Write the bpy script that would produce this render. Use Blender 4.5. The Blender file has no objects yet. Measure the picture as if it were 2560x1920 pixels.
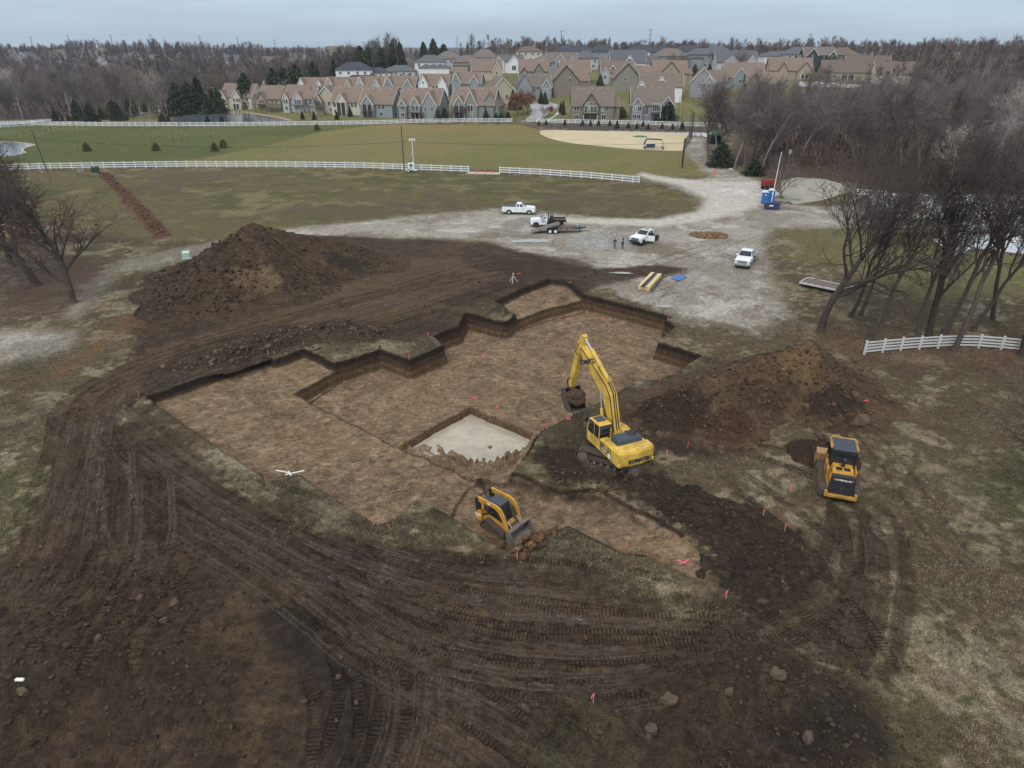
import bpy, bmesh, math, random
import numpy as np
from mathutils import Vector, Matrix
R = math.radians
random.seed(7)
rng = np.random.default_rng(11)
SC = bpy.context.scene
COL = SC.collection

# ------------------------------------------------------------------ camera
FPX = 1700.0
CAMH = 27.0
PITCH = math.atan((960 - 118) / FPX)
CP, SP = math.cos(PITCH), math.sin(PITCH)
cam_d = bpy.data.cameras.new('camera')
cam = bpy.data.objects.new('camera', cam_d)
COL.objects.link(cam)
cam_d.sensor_width = 36.0
cam_d.lens = 36.0 * FPX / 2560.0
cam_d.clip_start = 0.5
cam_d.clip_end = 20000
cam.location = (0, 0, CAMH)
cam.rotation_euler = (math.pi / 2 - PITCH, 0, 0)
SC.camera = cam

# ------------------------------------------------------------------ world (overcast winter day)
SUN_EL, SUN_AZ = R(52), R(205)          # azimuth measured clockwise from +Y
w = bpy.data.worlds.new('World')
SC.world = w
w.use_nodes = True
nt = w.node_tree
nt.nodes.clear()
N = nt.nodes.new
out = N('ShaderNodeOutputWorld')
bg = N('ShaderNodeBackground')
sky = N('ShaderNodeTexSky')
sky.sky_type = 'NISHITA'
sky.sun_disc = False
sky.sun_elevation = SUN_EL
sky.sun_rotation = SUN_AZ
sky.altitude = 300
sky.air_density = 1.0
sky.dust_density = 3.0
sky.ozone_density = 1.5
# cloud layer: thin grey stratus, brighter overhead as an overcast sky is, with soft streaks
tc = N('ShaderNodeTexCoord')
sep = N('ShaderNodeSeparateXYZ')
nt.links.new(tc.outputs['Generated'], sep.inputs[0])
el = N('ShaderNodeMapRange')
el.inputs['From Min'].default_value = 0.0
el.inputs['From Max'].default_value = 1.0
el.inputs['To Min'].default_value = 0.0
el.inputs['To Max'].default_value = 1.0
nt.links.new(sep.outputs['Z'], el.inputs['Value'])
ramp = N('ShaderNodeValToRGB')
ramp.color_ramp.interpolation = 'EASE'
e = ramp.color_ramp.elements
e[0].position = 0.0
e[0].color = (6.9, 8.8, 10.5, 1)
e[1].position = 1.0
e[1].color = (10.8, 11.0, 11.4, 1)
k = e.new(0.04); k.color = (6.8, 8.6, 10.1, 1)
k = e.new(0.14); k.color = (8.5, 9.7, 10.7, 1)
nt.links.new(el.outputs[0], ramp.inputs[0])
mp = N('ShaderNodeMapping')
mp.inputs['Scale'].default_value = (1.6, 2.2, 14.0)
nt.links.new(tc.outputs['Generated'], mp.inputs[0])
cn = N('ShaderNodeTexNoise')
cn.inputs['Scale'].default_value = 1.7
cn.inputs['Detail'].default_value = 6
cn.inputs['Roughness'].default_value = 0.55
nt.links.new(mp.outputs[0], cn.inputs['Vector'])
cr = N('ShaderNodeMapRange')
cr.inputs['From Min'].default_value = 0.3
cr.inputs['From Max'].default_value = 0.7
cr.inputs['To Min'].default_value = 0.84
cr.inputs['To Max'].default_value = 1.16
nt.links.new(cn.outputs['Fac'], cr.inputs['Value'])
mul = N('ShaderNodeVectorMath'); mul.operation = 'SCALE'
nt.links.new(ramp.outputs['Color'], mul.inputs[0])
nt.links.new(cr.outputs[0], mul.inputs['Scale'])
mix = N('ShaderNodeMixRGB')
mix.inputs['Fac'].default_value = 0.86
nt.links.new(sky.outputs[0], mix.inputs['Color1'])
nt.links.new(mul.outputs[0], mix.inputs['Color2'])
nt.links.new(mix.outputs[0], bg.inputs['Color'])
bg.inputs['Strength'].default_value = 0.088
nt.links.new(bg.outputs[0], out.inputs[0])

sd = bpy.data.lights.new('sun', 'SUN')
sd.energy = 1.4
sd.angle = R(20)
sd.color = (1.0, 0.965, 0.92)
sun = bpy.data.objects.new('sun', sd)
COL.objects.link(sun)
sdir = Vector((math.cos(SUN_EL) * math.sin(SUN_AZ), math.cos(SUN_EL) * math.cos(SUN_AZ), math.sin(SUN_EL)))
sun.rotation_euler = sdir.to_track_quat('Z', 'Y').to_euler()

SC.view_settings.view_transform = 'Standard'
SC.view_settings.look = 'None'
SC.view_settings.exposure = 0.0
SC.view_settings.gamma = 1.0
SC.view_settings.use_curve_mapping = False
SC.render.engine = 'CYCLES'
SC.cycles.use_denoising = True
SC.cycles.max_bounces = 5
SC.cycles.diffuse_bounces = 3
SC.cycles.glossy_bounces = 2
SC.cycles.transmission_bounces = 2
SC.cycles.transparent_max_bounces = 4
SC.cycles.caustics_reflective = False
SC.cycles.caustics_refractive = False

# ------------------------------------------------------------------ helpers
def P(x, y, z=0.0):
    """place of a point of the photograph (2560 px wide) on the level z"""
    u = (x - 1280) / FPX; v = (960 - y) / FPX
    t = (z - CAMH) / (-SP + v * CP)
    return Vector((u * t, (CP + v * SP) * t, z))
def D(x, y, z=0.0):
    return P(x * 1.15728, y * 1.15728, z)
def XatY(px, Y, z=0.0):
    return (px - 1280) / FPX * (Y * CP - (z - CAMH) * SP)

def srgb(r, g, b, k=1.0):
    def f(c):
        c /= 255.0
        return (c / 12.92 if c <= 0.04045 else ((c + 0.055) / 1.055) ** 2.4)
    return (f(r) * k, f(g) * k, f(b) * k)

_mats = {}
def mat(name, c, rough=0.6, metal=0.0, var=0.12, scale=3.0, dirt=None, dirt_amt=0.0, bump=0.0, spec=0.5, coat=0.0):
    if name in _mats:
        return _mats[name]
    m = bpy.data.materials.new(name)
    m.use_nodes = True
    t = m.node_tree
    b = t.nodes['Principled BSDF']
    L = t.links.new
    tc = t.nodes.new('ShaderNodeTexCoord')
    n = t.nodes.new('ShaderNodeTexNoise')
    n.inputs['Scale'].default_value = scale
    n.inputs['Detail'].default_value = 5
    L(tc.outputs['Object'], n.inputs['Vector'])
    mr = t.nodes.new('ShaderNodeMapRange')
    mr.inputs['From Min'].default_value = 0.25
    mr.inputs['From Max'].default_value = 0.75
    mr.inputs['To Min'].default_value = 1 - var
    mr.inputs['To Max'].default_value = 1 + var
    L(n.outputs['Fac'], mr.inputs['Value'])
    sc = t.nodes.new('ShaderNodeVectorMath'); sc.operation = 'SCALE'
    sc.inputs[0].default_value = c
    L(mr.outputs[0], sc.inputs['Scale'])
    last = sc.outputs[0]
    if dirt is not None:
        n2 = t.nodes.new('ShaderNodeTexNoise')
        n2.inputs['Scale'].default_value = scale * 0.7
        n2.inputs['Detail'].default_value = 8
        n2.inputs['Roughness'].default_value = 0.7
        L(tc.outputs['Object'], n2.inputs['Vector'])
        m2 = t.nodes.new('ShaderNodeMapRange')
        m2.inputs['From Min'].default_value = 0.62 - 0.35 * dirt_amt
        m2.inputs['From Max'].default_value = 0.75
        L(n2.outputs['Fac'], m2.inputs['Value'])
        mx = t.nodes.new('ShaderNodeMixRGB')
        mx.inputs['Color2'].default_value = (*dirt, 1)
        L(m2.outputs[0], mx.inputs['Fac'])
        L(last, mx.inputs['Color1'])
        last = mx.outputs[0]
    L(last, b.inputs['Base Color'])
    b.inputs['Roughness'].default_value = rough
    b.inputs['Metallic'].default_value = metal
    b.inputs['Specular IOR Level'].default_value = spec
    if coat:
        b.inputs['Coat Weight'].default_value = coat
        b.inputs['Coat Roughness'].default_value = 0.12
    if bump:
        bp = t.nodes.new('ShaderNodeBump')
        bp.inputs['Strength'].default_value = bump
        bp.inputs['Distance'].default_value = 0.05
        L(n.outputs['Fac'], bp.inputs['Height'])
        L(bp.outputs[0], b.inputs['Normal'])
    _mats[name] = m
    return m

class MB:
    """collects shapes, builds ONE mesh object"""
    def __init__(s, M=None):
        s.v = []; s.f = []; s.M = M
    def add(s, vs, fs, M=None):
        o = len(s.v)
        if M is not None:
            vs = [M @ Vector(p) for p in vs]
        s.v += [tuple(p) for p in vs]
        s.f += [tuple(i + o for i in f) for f in fs]
        return s
    def box(s, c, d, M=None, taper=None, rz=0.0, ry=0.0, rx=0.0, ch=0.0):
        x, y, z = d[0] / 2, d[1] / 2, d[2] / 2
        tx, ty = taper if taper else (1, 1)
        T = Matrix.Translation(c) @ Matrix.Rotation(rz, 4, 'Z') @ Matrix.Rotation(ry, 4, 'Y') @ Matrix.Rotation(rx, 4, 'X')
        if M is not None:
            T = M @ T
        if ch > 0:
            k = min(ch, x * .9, y * .9)
            ring = [(-x + k, -y), (x - k, -y), (x, -y + k), (x, y - k), (x - k, y), (-x + k, y), (-x, y - k), (-x, -y + k)]
            zz = min(ch, z * .9)
            vs = []
            for zc, f in ((-z, 0), (z - zz, 0), (z, 1)):
                for (a, b) in ring:
                    if f: a *= (x - zz) / x; b *= (y - zz) / y
                    if zc > -z: a *= tx; b *= ty
                    vs.append((a, b, zc))
            fs = [tuple(range(7, -1, -1)), tuple(range(16, 24))]
            for r in (0, 8):
                for i in range(8):
                    fs.append((r + i, r + (i + 1) % 8, r + 8 + (i + 1) % 8, r + 8 + i))
            return s.add(vs, fs, T)
        vs = [(-x, -y, -z), (x, -y, -z), (x, y, -z), (-x, y, -z), (-x * tx, -y * ty, z), (x * tx, -y * ty, z), (x * tx, y * ty, z), (-x * tx, y * ty, z)]
        fs = [(3, 2, 1, 0), (4, 5, 6, 7), (0, 1, 5, 4), (1, 2, 6, 5), (2, 3, 7, 6), (3, 0, 4, 7)]
        return s.add(vs, fs, T)
    def tube(s, a, b, r0, r1=None, n=8, cap=True):
        r1 = r0 if r1 is None else r1
        a = Vector(a); b = Vector(b)
        d = (b - a)
        q = d.to_track_quat('Z', 'Y').to_matrix()
        vs = []
        for (p, r) in ((a, r0), (b, r1)):
            for i in range(n):
                t = 2 * math.pi * i / n
                vs.append(p + q @ Vector((math.cos(t) * r, math.sin(t) * r, 0)))
        fs = [(i, (i + 1) % n, n + (i + 1) % n, n + i) for i in range(n)]
        if cap:
            fs += [tuple(range(n - 1, -1, -1)), tuple(range(n, 2 * n))]
        return s.add(vs, fs)
    def path(s, pts, r, n=6):
        for a, b in zip(pts[:-1], pts[1:]):
            s.tube(a, b, r, r, n)
        return s
    def prism(s, prof, y0, y1, M=None, axis='Y'):
        """profile of (x,z) points pulled along Y (or an (x,y) profile along Z)"""
        n = len(prof)
        if axis == 'Y':
            vs = [(x, y0, z) for x, z in prof] + [(x, y1, z) for x, z in prof]
        else:
            vs = [(x, z, y0) for x, z in prof] + [(x, z, y1) for x, z in prof]
        fs = [tuple(range(n)), tuple(range(2 * n - 1, n - 1, -1))] + [(i, n + i, n + (i + 1) % n, (i + 1) % n) for i in range(n)]
        return s.add(vs, fs, M)
    def build(s, name, m, parent=None, smooth=False, **kw):
        me = bpy.data.meshes.new(name)
        me.from_pydata(s.v, [], s.f)
        bm = bmesh.new(); bm.from_mesh(me)
        bmesh.ops.recalc_face_normals(bm, faces=bm.faces)
        bm.to_mesh(me); bm.free()
        if smooth:
            me.shade_smooth()
        return link(name, me, m, parent, **kw)

def link(name, me, m=None, parent=None, loc=None, rz=None, **props):
    o = bpy.data.objects.new(name, me)
    COL.objects.link(o)
    if m is not None and len(me.materials) == 0:
        me.materials.append(m)
    if parent is not None:
        o.parent = parent
    if loc is not None:
        o.location = loc
    if rz is not None:
        o.rotation_euler = (0, 0, rz)
    for k, v in props.items():
        o[k] = v
    return o

def thing(name, label, cat, loc=(0, 0, 0), rz=0.0, group=None):
    o = bpy.data.objects.new(name, None)
    o.empty_display_size = 0.3
    COL.objects.link(o)
    o.location = loc
    o.rotation_euler = (0, 0, rz)
    o['label'] = label
    o['category'] = cat
    if group:
        o['group'] = group
    return o
def tag(o, label, cat, group=None):
    o['label'] = label
    o['category'] = cat
    if group:
        o['group'] = group
    return o
def dup(root, loc, rz=0.0, label=None, group=None, scale=None):
    r = root.copy(); COL.objects.link(r)
    r.location = loc; r.rotation_euler = (0, 0, rz)
    if scale is not None:
        r.scale = scale if hasattr(scale, '__len__') else (scale,) * 3
    if label: r['label'] = label
    if group: r['group'] = group
    for ch in list(root.children):
        c = ch.copy(); COL.objects.link(c); c.parent = r
        for g in list(ch.children):
            d = g.copy(); COL.objects.link(d); d.parent = c
    return r

def npmesh(name, v, f, smooth=False):
    """mesh from numpy arrays; f is (n,3) or (n,4)"""
    me = bpy.data.meshes.new(name)
    k = f.shape[1]
    me.vertices.add(len(v)); me.vertices.foreach_set('co', np.ascontiguousarray(v, dtype=np.float32).ravel())
    me.loops.add(len(f) * k); me.loops.foreach_set('vertex_index', np.ascontiguousarray(f, dtype=np.int32).ravel())
    me.polygons.add(len(f)); me.polygons.foreach_set('loop_start', np.arange(0, len(f) * k, k, dtype=np.int32))
    if smooth:
        me.polygons.foreach_set('use_smooth', np.ones(len(f), dtype=bool))
    me.update(calc_edges=True)
    return me

def vattr(me, name, arr):
    """float, vector or colour attribute per vertex"""
    arr = np.asarray(arr, dtype=np.float32)
    if arr.ndim == 1:
        a = me.attributes.new(name, 'FLOAT', 'POINT'); a.data.foreach_set('value', arr)
    else:
        a = me.attributes.new(name, 'FLOAT_VECTOR', 'POINT'); a.data.foreach_set('vector', arr.ravel())

# ------------------------------------------------------------------ noise in numpy
def _hash(ix, iy, seed):
    h = (ix.astype(np.int64) * 374761393 + iy.astype(np.int64) * 668265263 + seed * 974634521) & 0xffffffff
    h = ((h ^ (h >> 13)) * 1274126177) & 0xffffffff
    return ((h ^ (h >> 16)) & 0xffff).astype(np.float32) / 65535.0
def vnoise(x, y, seed=0):
    ix = np.floor(x); iy = np.floor(y)
    fx = x - ix; fy = y - iy
    fx = fx * fx * (3 - 2 * fx); fy = fy * fy * (3 - 2 * fy)
    a = _hash(ix, iy, seed); b = _hash(ix + 1, iy, seed); c = _hash(ix, iy + 1, seed); d = _hash(ix + 1, iy + 1, seed)
    return (a + (b - a) * fx) * (1 - fy) + (c + (d - c) * fx) * fy
def fbm(x, y, s, octs=4, seed=0, gain=0.5):
    """about 0..1, feature size 1/s"""
    v = 0; amp = 1; tot = 0
    ca, sa = 0.8, 0.6
    for i in range(octs):
        v = v + amp * vnoise(x * s + 17.3 * i, y * s - 9.1 * i, seed + i * 7)
        tot += amp; amp *= gain; s *= 2.03
        x, y = ca * x - sa * y, sa * x + ca * y
    return v / tot
def sstep(a, b, x):
    t = np.clip((x - a) / (b - a), 0, 1)
    return t * t * (3 - 2 * t)
def sdpoly(x, y, poly):
    """signed distance, negative inside"""
    d = np.full(x.shape, 1e18, dtype=np.float32); ins = np.zeros(x.shape, dtype=bool)
    n = len(poly)
    for i in range(n):
        ax, ay = poly[i][0], poly[i][1]; bx, by = poly[(i + 1) % n][0], poly[(i + 1) % n][1]
        ex, ey = bx - ax, by - ay
        wx, wy = x - ax, y - ay
        t = np.clip((wx * ex + wy * ey) / (ex * ex + ey * ey + 1e-9), 0, 1)
        dx = wx - ex * t; dy = wy - ey * t
        d = np.minimum(d, dx * dx + dy * dy)
        c = (ay > y) != (by > y)
        if ey != 0:
            ins ^= c & (wx < ex * wy / ey)
    d = np.sqrt(d)
    return np.where(ins, -d, d)
def dline(x, y, pts):
    """distance to a polyline, arc length along it and signed side"""
    best = np.full(x.shape, 1e9, dtype=np.float32); s_at = np.zeros(x.shape, dtype=np.float32); side = np.zeros(x.shape, dtype=np.float32)
    s0 = 0.0
    for (a, b) in zip(pts[:-1], pts[1:]):
        ex, ey = b[0] - a[0], b[1] - a[1]
        l = math.hypot(ex, ey)
        wx, wy = x - a[0], y - a[1]
        t = np.clip((wx * ex + wy * ey) / (l * l), 0, 1)
        dx = wx - ex * t; dy = wy - ey * t
        dd = np.sqrt(dx * dx + dy * dy)
        m = dd < best
        best = np.where(m, dd, best)
        s_at = np.where(m, s0 + t * l, s_at)
        side = np.where(m, np.sign(ex * wy - ey * wx), side)
        s0 += l
    return best, s_at, side
def smooth_line(pts, n=6):
    """Catmull-Rom through the points"""
    p = [Vector(q[:2]) for q in pts]
    p = [p[0] * 2 - p[1]] + p + [p[-1] * 2 - p[-2]]
    o = []
    for i in range(1, len(p) - 2):
        for k in range(n):
            t = k / n
            a, b, c, d = p[i - 1], p[i], p[i + 1], p[i + 2]
            o.append(0.5 * ((2 * b) + (c - a) * t + (2 * a - 5 * b + 4 * c - d) * t * t + (3 * b - a - 3 * c + d) * t ** 3))
    o.append(p[-2])
    return [(q.x, q.y) for q in o]
# ------------------------------------------------------------------ ground: heights and colours
KL = 1 / 0.85
def C(r, g, b): return np.array(srgb(r, g, b, KL), dtype=np.float32)
def PX(l): return [P(*q) for q in l]
def DX(l): return [D(*q) for q in l]

PIT_MAIN = PX([(841, 906), (951, 872), (1024, 898), (1108, 862), (1079, 839), (1146, 813), (1160, 779), (1262, 804), (1294, 779),
               (1297, 797, -.9), (1365, 772, -.9), (1458, 750, -.9), (1462, 734), (1591, 766), (1687, 791), (1667, 799), (1690, 815), (1649, 854),
               (1758, 888), (1647, 955), (1604, 945), (1551, 978), (1365, 1071), (1345, 1088), (1335, 1150, -1), (1262, 1228, -1),
               (1187, 1211, -.9), (984, 1118, -.9), (727, 986, -.9), (833, 931, -.9)])
PIT_LEFT = PX([(361, 990), (520, 936), (670, 890), (686, 897), (760, 868), (841, 906), (860, 925, -.9), (775, 985, -.9), (1000, 1108, -.9), (1195, 1200, -.9), (1290, 1290),
               (1250, 1373), (1199, 1340), (1110, 1280), (1045, 1252), (990, 1294), (943, 1315), (776, 1210), (755, 1187), (658, 1199), (520, 1105)])
PIT_BACK = PX([(1236, 752), (1300, 722), (1375, 694), (1425, 703), (1462, 734), (1470, 760, -.9), (1365, 784, -.9), (1297, 808, -.9), (1280, 782), (1262, 765)])
PIT_SUMP = PX([(986, 1117, -2), (1175, 1014, -2), (1339, 1082, -2), (1300, 1170, -2), (1180, 1218, -2)])
PIT_RAMP = PX([(1165, 1190), (1240, 1180), (1300, 1180), (1400, 1222), (1500, 1218), (1562, 1252), (1699, 1321), (1787, 1405), (1767, 1463), (1619, 1395), (1545, 1383),
               (1422, 1315), (1380, 1335), (1300, 1380), (1250, 1373), (1199, 1340), (1110, 1280)])
DIG_AREA = (-40, 25, 24, 90)

def pit(x, y):
    """depth of the digging (<=0), nearness of its walls, and which floor it is"""
    z = np.zeros_like(x); wall = np.zeros_like(x); floor = np.zeros_like(x)
    m = (x > DIG_AREA[0]) & (x < DIG_AREA[2]) & (y > DIG_AREA[1]) & (y < DIG_AREA[3])
    if not m.any():
        return z, wall, floor
    X, Y = x[m], y[m]
    j = (fbm(X, Y, .9, 3, 5) - 0.5) * 0.55
    zz = np.zeros_like(X); wl = np.zeros_like(X); fl = np.zeros_like(X)
    def cut(poly, depth, w0=0.0, w1=-0.52):
        nonlocal zz, wl, fl
        s = sdpoly(X, Y, poly) + j * 0.55
        k = sstep(w0, w1, s)
        zc = depth * k
        wl = np.maximum(wl, np.where(depth < -.5, (1 - np.abs(2 * sstep(0.05, -0.45, s) - 1)), 0))
        fl = np.maximum(fl, sstep(-0.1, -0.5, s))
        zz = np.minimum(zz, zc)
        return s
    cut(PIT_LEFT, -0.9)
    cut(PIT_BACK, -0.9)
    cut(PIT_MAIN, -2.0)
    tip = P(1767, 1440)
    dr = np.clip(np.hypot(X - tip.x, Y - tip.y) / 13.0, 0, 1)
    cut(PIT_RAMP, -0.95 * np.minimum(1, dr * 1.25 + 0.18), 0.15, -1.2)
    s = sdpoly(X, Y, PIT_SUMP) + j * .5
    deep = -2.15 - 1.15 * sstep(42.5, 51.5, Y + 0.1 * X) + (fbm(X, Y, .6, 4, 33) - .5) * 1.0
    ang = np.arctan2(Y - 41.0, X + 1.0)
    groove = (np.sin(ang * 62 + fbm(X, Y, .7, 3, 36) * 9) * 0.5 + 0.5) * (.3 + 1.2 * fbm(X, Y, .5, 2, 37))
    deep = deep + (groove * 0.24 - 0.1) * sstep(52, 46.0, Y)
    k = sstep(0.0, -0.35, s)
    zz = np.where(k > 0, np.minimum(zz, -2.0 * k + (deep + 2.0) * k), zz)
    # loose fill pushed against the corner by the excavator
    fx, fy = 2.6, 44.2
    fill = 1.9 - 0.62 * np.hypot((X - fx) * 0.8, (Y - fy) * 1.0) + (fbm(X, Y, 1.5, 4, 31) - .5) * 0.9
    zz = np.where(zz < -0.3, np.minimum(0, zz + np.clip(fill, 0, 1.9)), zz)
    sl = 1.25 - .30 * np.hypot((X + .2) * .8, (Y - 40.4) * 1.1) + (fbm(X, Y, .8, 4, 35) - .5) * .5
    zz = np.where(zz < -1.0, np.minimum(-.92, zz + np.clip(sl, 0, 1.15)), zz)
    z[m] = zz; wall[m] = wl; floor[m] = fl
    return z, wall, floor

# long tracks driven into the soil: points on the ground, half gauge, pad half width, kind
TRK = []
def trk(pts, gauge, pad, kind, deep=0.06, dark=0.5, rep=()):
    base = [D(*p)[:2] for p in pts]
    for k, off in enumerate((0,) + tuple(rep)):
        r2 = random.Random(len(TRK))
        pp = []
        for i, p in enumerate(base):
            a = base[max(i - 1, 0)]; b = base[min(i + 1, len(base) - 1)]
            l = math.hypot(b[0] - a[0], b[1] - a[1])
            o = off * (1 + .14 * math.sin(i * .9 + k)) + (r2.uniform(-.08, .08) if off else 0)
            pp.append((p[0] - (b[1] - a[1]) / l * o, p[1] + (b[0] - a[0]) / l * o))
        TRK.append((smooth_line(pp, 5), gauge / 2, pad / 2, kind if k % 2 == 0 else 'ct'[kind == 'c'], deep, dark))
trk([(1010, 585), (800, 648), (600, 702), (430, 752), (290, 805), (200, 856), (178, 925), (215, 1000), (340, 1090), (520, 1178), (750, 1268), (950, 1325), (1150, 1345), (1350, 1335)], 1.95, .55, 'c', .06, .4, (1.3, -1.2, 2.3))
trk([(1060, 600), (850, 668), (640, 722), (450, 775), (300, 835), (215, 890)], 1.95, .55, 'c', .05, .4, (1.6, 2.9, -1.5))
trk([(165, 880), (300, 1000), (450, 1110), (640, 1228), (760, 1325), (825, 1430), (830, 1540), (790, 1680)], 1.95, .6, 'c', .09, .6, (1.25, -1.1, 2.4))
trk([(240, 958), (360, 1040), (560, 1140), (700, 1206), (880, 1288), (1080, 1395), (1300, 1530)], 1.95, .6, 'c', .07, .5, (1.3, -1.2, 2.6))
trk([(250, 980), (420, 1105), (600, 1215), (720, 1300), (830, 1380), (980, 1450), (1160, 1530), (1330, 1640)], 1.95, .55, 't', .08, .6, (1.2,-1.3))
trk([(640, 1195), (820, 1235), (1000, 1250), (1200, 1262), (1330, 1290)], 1.9, .5, 't', .08, .75, (.9, -.9))
trk([(560, 1140), (760, 1235), (980, 1300), (1200, 1330), (1420, 1365), (1600, 1380), (1720, 1340), (1800, 1250), (1835, 1150)], 1.95, .55, 'c', .06, .5, (1.4,))
trk([(700, 1260), (900, 1350), (1100, 1400), (1320, 1420), (1500, 1410)], 1.95, .5, 'c', .05, .4, (1.5, -1.6))
trk([(190, 900), (165, 1040), (120, 1190), (60, 1340), (20, 1450)], 1.95, .55, 't', .06, .4, (1.2, -1.1))
trk([(215, 960), (205, 1120), (190, 1290), (120, 1480)], 1.95, .55, 'c', .05, .4, (1.1,))
trk([(240, 1000), (262, 1120), (300, 1240)], 1.9, .3, 't', .06, .3)
trk([(330, 1060), (330, 1180), (250, 1350), (150, 1530)], 1.95, .6, 'c', .05)
trk([(395, 1110), (390, 1230), (320, 1380), (230, 1560)], 1.95, .6, 'c', .05)
trk([(300, 1030), (290, 1170), (240, 1320)], 1.95, .55, 'c', .05, .4, (.9, -.9))
trk([(1000, 1330), (1250, 1350), (1500, 1360), (1680, 1390)], 1.95, .55, 'c', .05, .4, (1.2, -1.3))
trk([(900, 1400), (1100, 1440), (1300, 1450), (1450, 1440)], 1.95, .5, 't', .05, .4, (1.0, -1.2))
trk([(150, 900), (110, 1040), (40, 1180)], 1.95, .5, 'c', .04, .4, (1.0,))
trk([(700, 1420), (730, 1520), (720, 1680)], 1.95, .6, 'c', .08, .7)
trk([(960, 1520), (1060, 1590), (1200, 1690)], 1.9, .35, 't', .08, .6, (.7, -.7))
trk([(1150, 1480), (1290, 1560), (1420, 1680)], 1.9, .35, 't', .06, .6)
trk([(1835, 1080), (1828, 1170), (1795, 1270), (1715, 1345), (1600, 1400)], 1.95, .6, 'c', .05, .9)
trk([(1862, 1080), (1915, 1160), (1905, 1270), (1890, 1400), (1930, 1490)], 1.95, .6, 'c', .05, .9)
trk([(1800, 1030), (1680, 985), (1560, 955)], 1.95, .6, 'c', .06, .9)
trk([(1830, 990), (1790, 930), (1760, 900)], 1.95, .6, 'c', .06, .9)
trk([(1850, 1100), (1870, 1220), (1850, 1350), (1800, 1440)], 1.95, .6, 'c', .05, .9, (1.1,))
trk([(1640, 1150), (1720, 1230), (1820, 1330), (1900, 1450)], 1.95, .55, 'c', .05, .8, (-1.1,))
trk([(1500, 1330), (1620, 1350), (1740, 1310), (1820, 1220)], 1.95, .55, 'c', .05, .8)
trk([(1560, 1010), (1680, 1100), (1790, 1195), (1850, 1300)], 1.9, .5, 'c', .04, .8)
trk([(1480, 1150), (1600, 1240), (1700, 1330), (1790, 1400), (1900, 1430)], 1.95, .5, 'c', .04, .8)
trk([(1855, 915), (1925, 1000), (1995, 1100), (2070, 1210)], 1.75, .3, 'r', .07, .75)
trk([(2040, 1200), (2090, 1350), (2110, 1500)], 1.75, .4, 'r', .03, .35)
trk([(830, 600), (960, 575), (1100, 555), (1250, 560), (1420, 575)], 1.9, .45, 't', .05, .4)
trk([(760, 640), (900, 600), (1050, 560), (1120, 530)], 1.9, .45, 't', .05, .4)
trk([(700, 660), (870, 625), (1000, 600), (1130, 580)], 1.9, .5, 'c', .05, .3)
trk([(640, 690), (800, 660), (960, 625), (1090, 590)], 1.9, .5, 't', .05, .3)
trk([(1060, 690), (1150, 625), (1280, 590), (1390, 600)], 1.9, .45, 't', .05, .6)
trk([(1290, 625), (1370, 590), (1440, 560), (1540, 530)], 1.9, .35, 'r', .06, .7)
trk([(1530, 545), (1590, 520), (1640, 505)], 1.8, .35, 'r', .05, .4)
trk([(1610, 600), (1622, 680), (1630, 740)], 1.8, .35, 'r', .02, .15)
trk([(1130, 560), (1200, 535), (1210, 515)], 1.8, .3, 'r', .05, .5)
trk([(1390, 690), (1450, 640), (1500, 590), (1560, 560)], 1.8, .35, 'r', .04, .35)
trk([(1180, 640), (1290, 660), (1400, 640), (1470, 620)], 1.8, .4, 't', .04, .5)
trk([(1040, 1130), (1150, 1160), (1280, 1180), (1400, 1220), (1500, 1255)], 1.7, .4, 'c', .03, .3)
trk([(820, 960), (900, 1010), (980, 1060), (1060, 1100)], 1.7, .4, 'c', .03, .2)
trk([(560, 1010), (700, 1060), (840, 1100), (980, 1130)], 1.7, .4, 'c', .02, .15)
trk([(470, 930), (620, 900), (760, 870)], 1.7, .4, 'c', .02, .15)

GRAVEL = DX([(560, 500), (700, 487), (900, 466), (1080, 452), (1190, 462), (1330, 474), (1470, 478), (1530, 452), (1510, 424), (1440, 398), (1385, 385), (1380, 376), (1490, 388),
             (1545, 384), (1500, 352), (1478, 322), (1482, 300), (1505, 290), (1525, 300), (1520, 330), (1545, 352), (1610, 378), (1650, 395), (1650, 440), (1800, 448), (1960, 440), (2060, 445), (2060, 480),
             (1840, 492), (1665, 492), (1645, 525), (1650, 570), (1690, 640), (1700, 690), (1640, 715), (1560, 700), (1480, 690), (1440, 672),
             (1370, 640), (1300, 616), (1250, 602), (1150, 560), (1060, 520), (900, 512), (700, 522)])
GRAVEL_L = DX([(-40, 715), (90, 712), (165, 716), (150, 745), (80, 775), (-40, 795)])
GRAVEL_L2 = DX([(270, 562), (380, 538), (520, 512), (560, 520), (420, 552), (330, 580), (260, 588), (215, 640), (160, 690), (130, 690), (190, 620)])
ROAD_PALE = DX([(1385, 372), (1450, 385), (1530, 392), (1640, 392), (1650, 440), (1560, 470), (1420, 490), (1180, 480), (1180, 470), (1420, 474), (1505, 456), (1530, 430), (1470, 400), (1380, 380)])
DIRT_A = DX([(800, 515), (1040, 522), (1180, 560), (1290, 580), (1420, 570), (1480, 580), (1440, 600), (1300, 610), (1200, 650), (1080, 690), (900, 740), (650, 745), (470, 775), (340, 840), (262, 880), (240, 935),
             (320, 890), (480, 1035), (600, 1120), (720, 1162), (1050, 1200), (1140, 1235), (1320, 1270), (1520, 1345), (1640, 1390), (1720, 1440), (1900, 1690), (2050, 2300),
             (-300, 2300), (-60, 1690), (-60, 1260), (30, 1190), (115, 1010), (125, 870), (170, 840), (300, 760), (280, 690), (420, 560), (560, 500)])
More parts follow.
